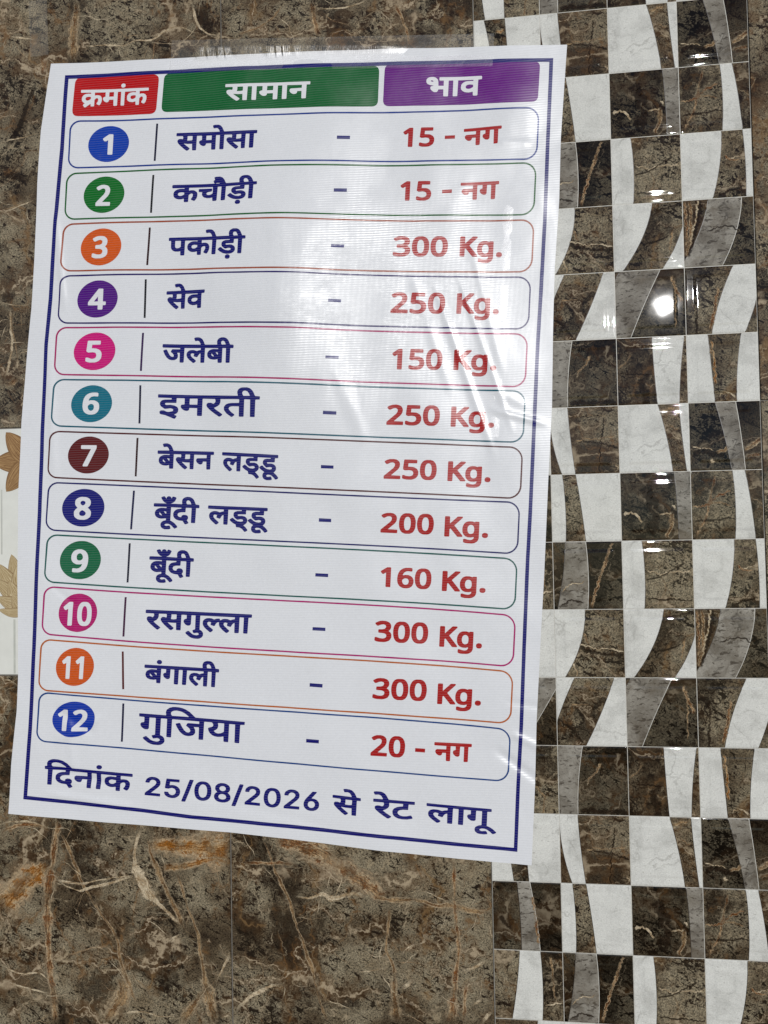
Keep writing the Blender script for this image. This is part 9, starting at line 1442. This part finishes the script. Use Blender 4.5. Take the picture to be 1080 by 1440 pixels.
for i in range(12):
    fr = band_part('price_row', *ROW_FRAMES[i], ink('row_%s_ink' % BADGE_NAME[i].replace(' ', '_'), FRAME_COL[i]), poster, 0.00010)
    bm = bmesh.new()
    fill_loops(bm, [pts(BADGES[i])], 0.0, 0)
    fill_loops(bm, [pts(L) for L in NUMERALS[i]], 0.00025, 1)
    n = finish(bm, 0.00016)
    bd = to_object('number_badge', bm, fr, [ink(BADGE_NAME[i].replace(' ', '_') + '_badge_ink', BADGE_COL[i]), M_PRINT_WHITE], n)
    bd['label'] = '%s badge numbered %d' % (BADGE_NAME[i], i + 1)
    print_part('divider', [DIVIDERS[i]], ink('divider_ink', BAR_COL[i]), fr, 0.00010)
    print_part('item_name', ITEM_NAMES[i], M_NAVY, fr, 0.00010)
    print_part('dash', [DASHES[i]], M_NAVY, fr, 0.00010)
    print_part('price', PRICES[i], M_RED, fr, 0.00010)
for w in FOOTER_WORDS:
    print_part('footer_word', w, M_NAVY, poster, 0.00010)


# ---------------------------------------------------------------- clear tape
def tape_material():
    m, t = new_mat('clear_tape_film')
    N = NT(t)
    v = object_vec(N)
    n1, _ = N.noise(v, 90.0, 3.0, 0.6)
    nb = N.bump(n1, 0.5, 0.0012)
    gl = N.node('ShaderNodeBsdfGlossy')
    gl.inputs['Roughness'].default_value = 0.30
    N.put(gl.inputs['Normal'], nb)
    df = N.node('ShaderNodeBsdfDiffuse')
    df.inputs['Color'].default_value = (0.7, 0.68, 0.62, 1)
    tr = N.node('ShaderNodeBsdfTransparent')
    a = N.node('ShaderNodeMixShader')
    a.inputs[0].default_value = 0.07
    N.t.links.new(tr.outputs[0], a.inputs[1])
    N.t.links.new(df.outputs[0], a.inputs[2])
    b = N.node('ShaderNodeMixShader')
    lw = N.node('ShaderNodeFresnel')
    lw.inputs['IOR'].default_value = 1.5
    N.t.links.new(lw.outputs[0], b.inputs[0])
    N.t.links.new(a.outputs[0], b.inputs[1])
    N.t.links.new(gl.outputs[0], b.inputs[2])
    o = N.node('ShaderNodeOutputMaterial')
    N.t.links.new(b.outputs[0], o.inputs['Surface'])
    return m


M_TAPE = tape_material()


def tape(name, label, a, b, width, zfun, n=(160, 10)):
    """a strip of film from a to b in wall metres; zfun(u, w, x, y) gives its height above the wall"""
    o = thing(name, label, 'tape', a, 'clear tape strips holding the poster')
    d = np.array(b, float) - np.array(a, float)
    L = np.hypot(*d)
    d /= L
    nn = np.array([-d[1], d[0]])
    V, F = [], []
    for i in range(n[0] + 1):
        for j in range(n[1] + 1):
            u, w = i / n[0], j / n[1]
            q = d * u * L + nn * (w - 0.5) * width
            V.append((q[0], q[1], float(zfun(u, w, q[0] + a[0], q[1] + a[1]))))
    k = n[1] + 1
    for i in range(n[0]):
        for j in range(n[1]):
            F.append((i * k + j, (i + 1) * k + j, (i + 1) * k + j + 1, i * k + j + 1))
    me = bpy.data.meshes.new(name)
    me.from_pydata(V, [], F)
    me.polygons.foreach_set('use_smooth', [True] * len(F))
    me.materials.append(M_TAPE)
    ob = link_mesh('film', me, o)
    return o


def lie(x, y, inside):
    """height of a film that lies on the poster where inside, else near the wall"""
    return poster_z(x - ORG[0], y - ORG[1]) + 0.0004 if inside else 0.0008


def saw(t):
    """a rounded sawtooth: long even fall, short rise"""
    t = t % 1.0
    return (1 - t / 0.82) if t < 0.82 else (t - 0.82) / 0.18


def top_film(u, w, x, y):
    z = 0.0008 + 0.0034 * (1 - smooth(0.25, 0.42, w))
    band = smooth(0.03, 0.10, u) * (1 - smooth(0.66, 0.80, u))
    top = 0.70 - 0.10 * smooth(0.35, 0.8, u)
    # the film stands off the wall above the poster's edge: a slope facing down, then back to the wall
    off = 0.0036 * smooth(0.25, 0.40, w) * (1 - smooth(top, 0.95, w)) + 0.0018 * min(max((w - 0.40) / (top - 0.40), 0.0), 1.0) * (1 - smooth(top, 0.95, w))
    z += off * band
    body = band * smooth(0.30, 0.42, w) * (1 - smooth(top, 0.9, w))
    big = 1 - smooth(0.36, 0.46, u)
    z += body * big * 0.0009 * saw(x / 0.0170 + 0.55 * math.sin(x * 83) + 0.12 * math.sin(x * 197 + 1) + 10 * y)
    z += body * 0.00017 * saw(x / 0.0017 + 30 * y + 0.6 * math.sin(x * 300))
    return max(z, 0.0006)


tape('clear_tape', "crinkled clear tape strip shining along the poster's top edge", (-0.362, -0.0085), (0.022, -0.0375), 0.040, top_film, (1900, 22))
tape('clear_tape', "clear tape strip running down the poster's right edge", (0.038, -0.09), (0.004, -0.48), 0.028,
     lambda u, w, x, y: 0.0016 + 0.0016 * smooth(0.35, 0.75, w) + 0.0003 * math.sin(y * 130), (160, 12))
tape('clear_tape', "short smudged clear tape piece stuck on brown marble above poster's top left corner", (-0.530, 0.008), (-0.532, 0.078), 0.024,
     lambda u, w, x, y: 0.0008 + 0.0004 * (1 + math.sin(y * 260 + 3 * w)), (60, 10))
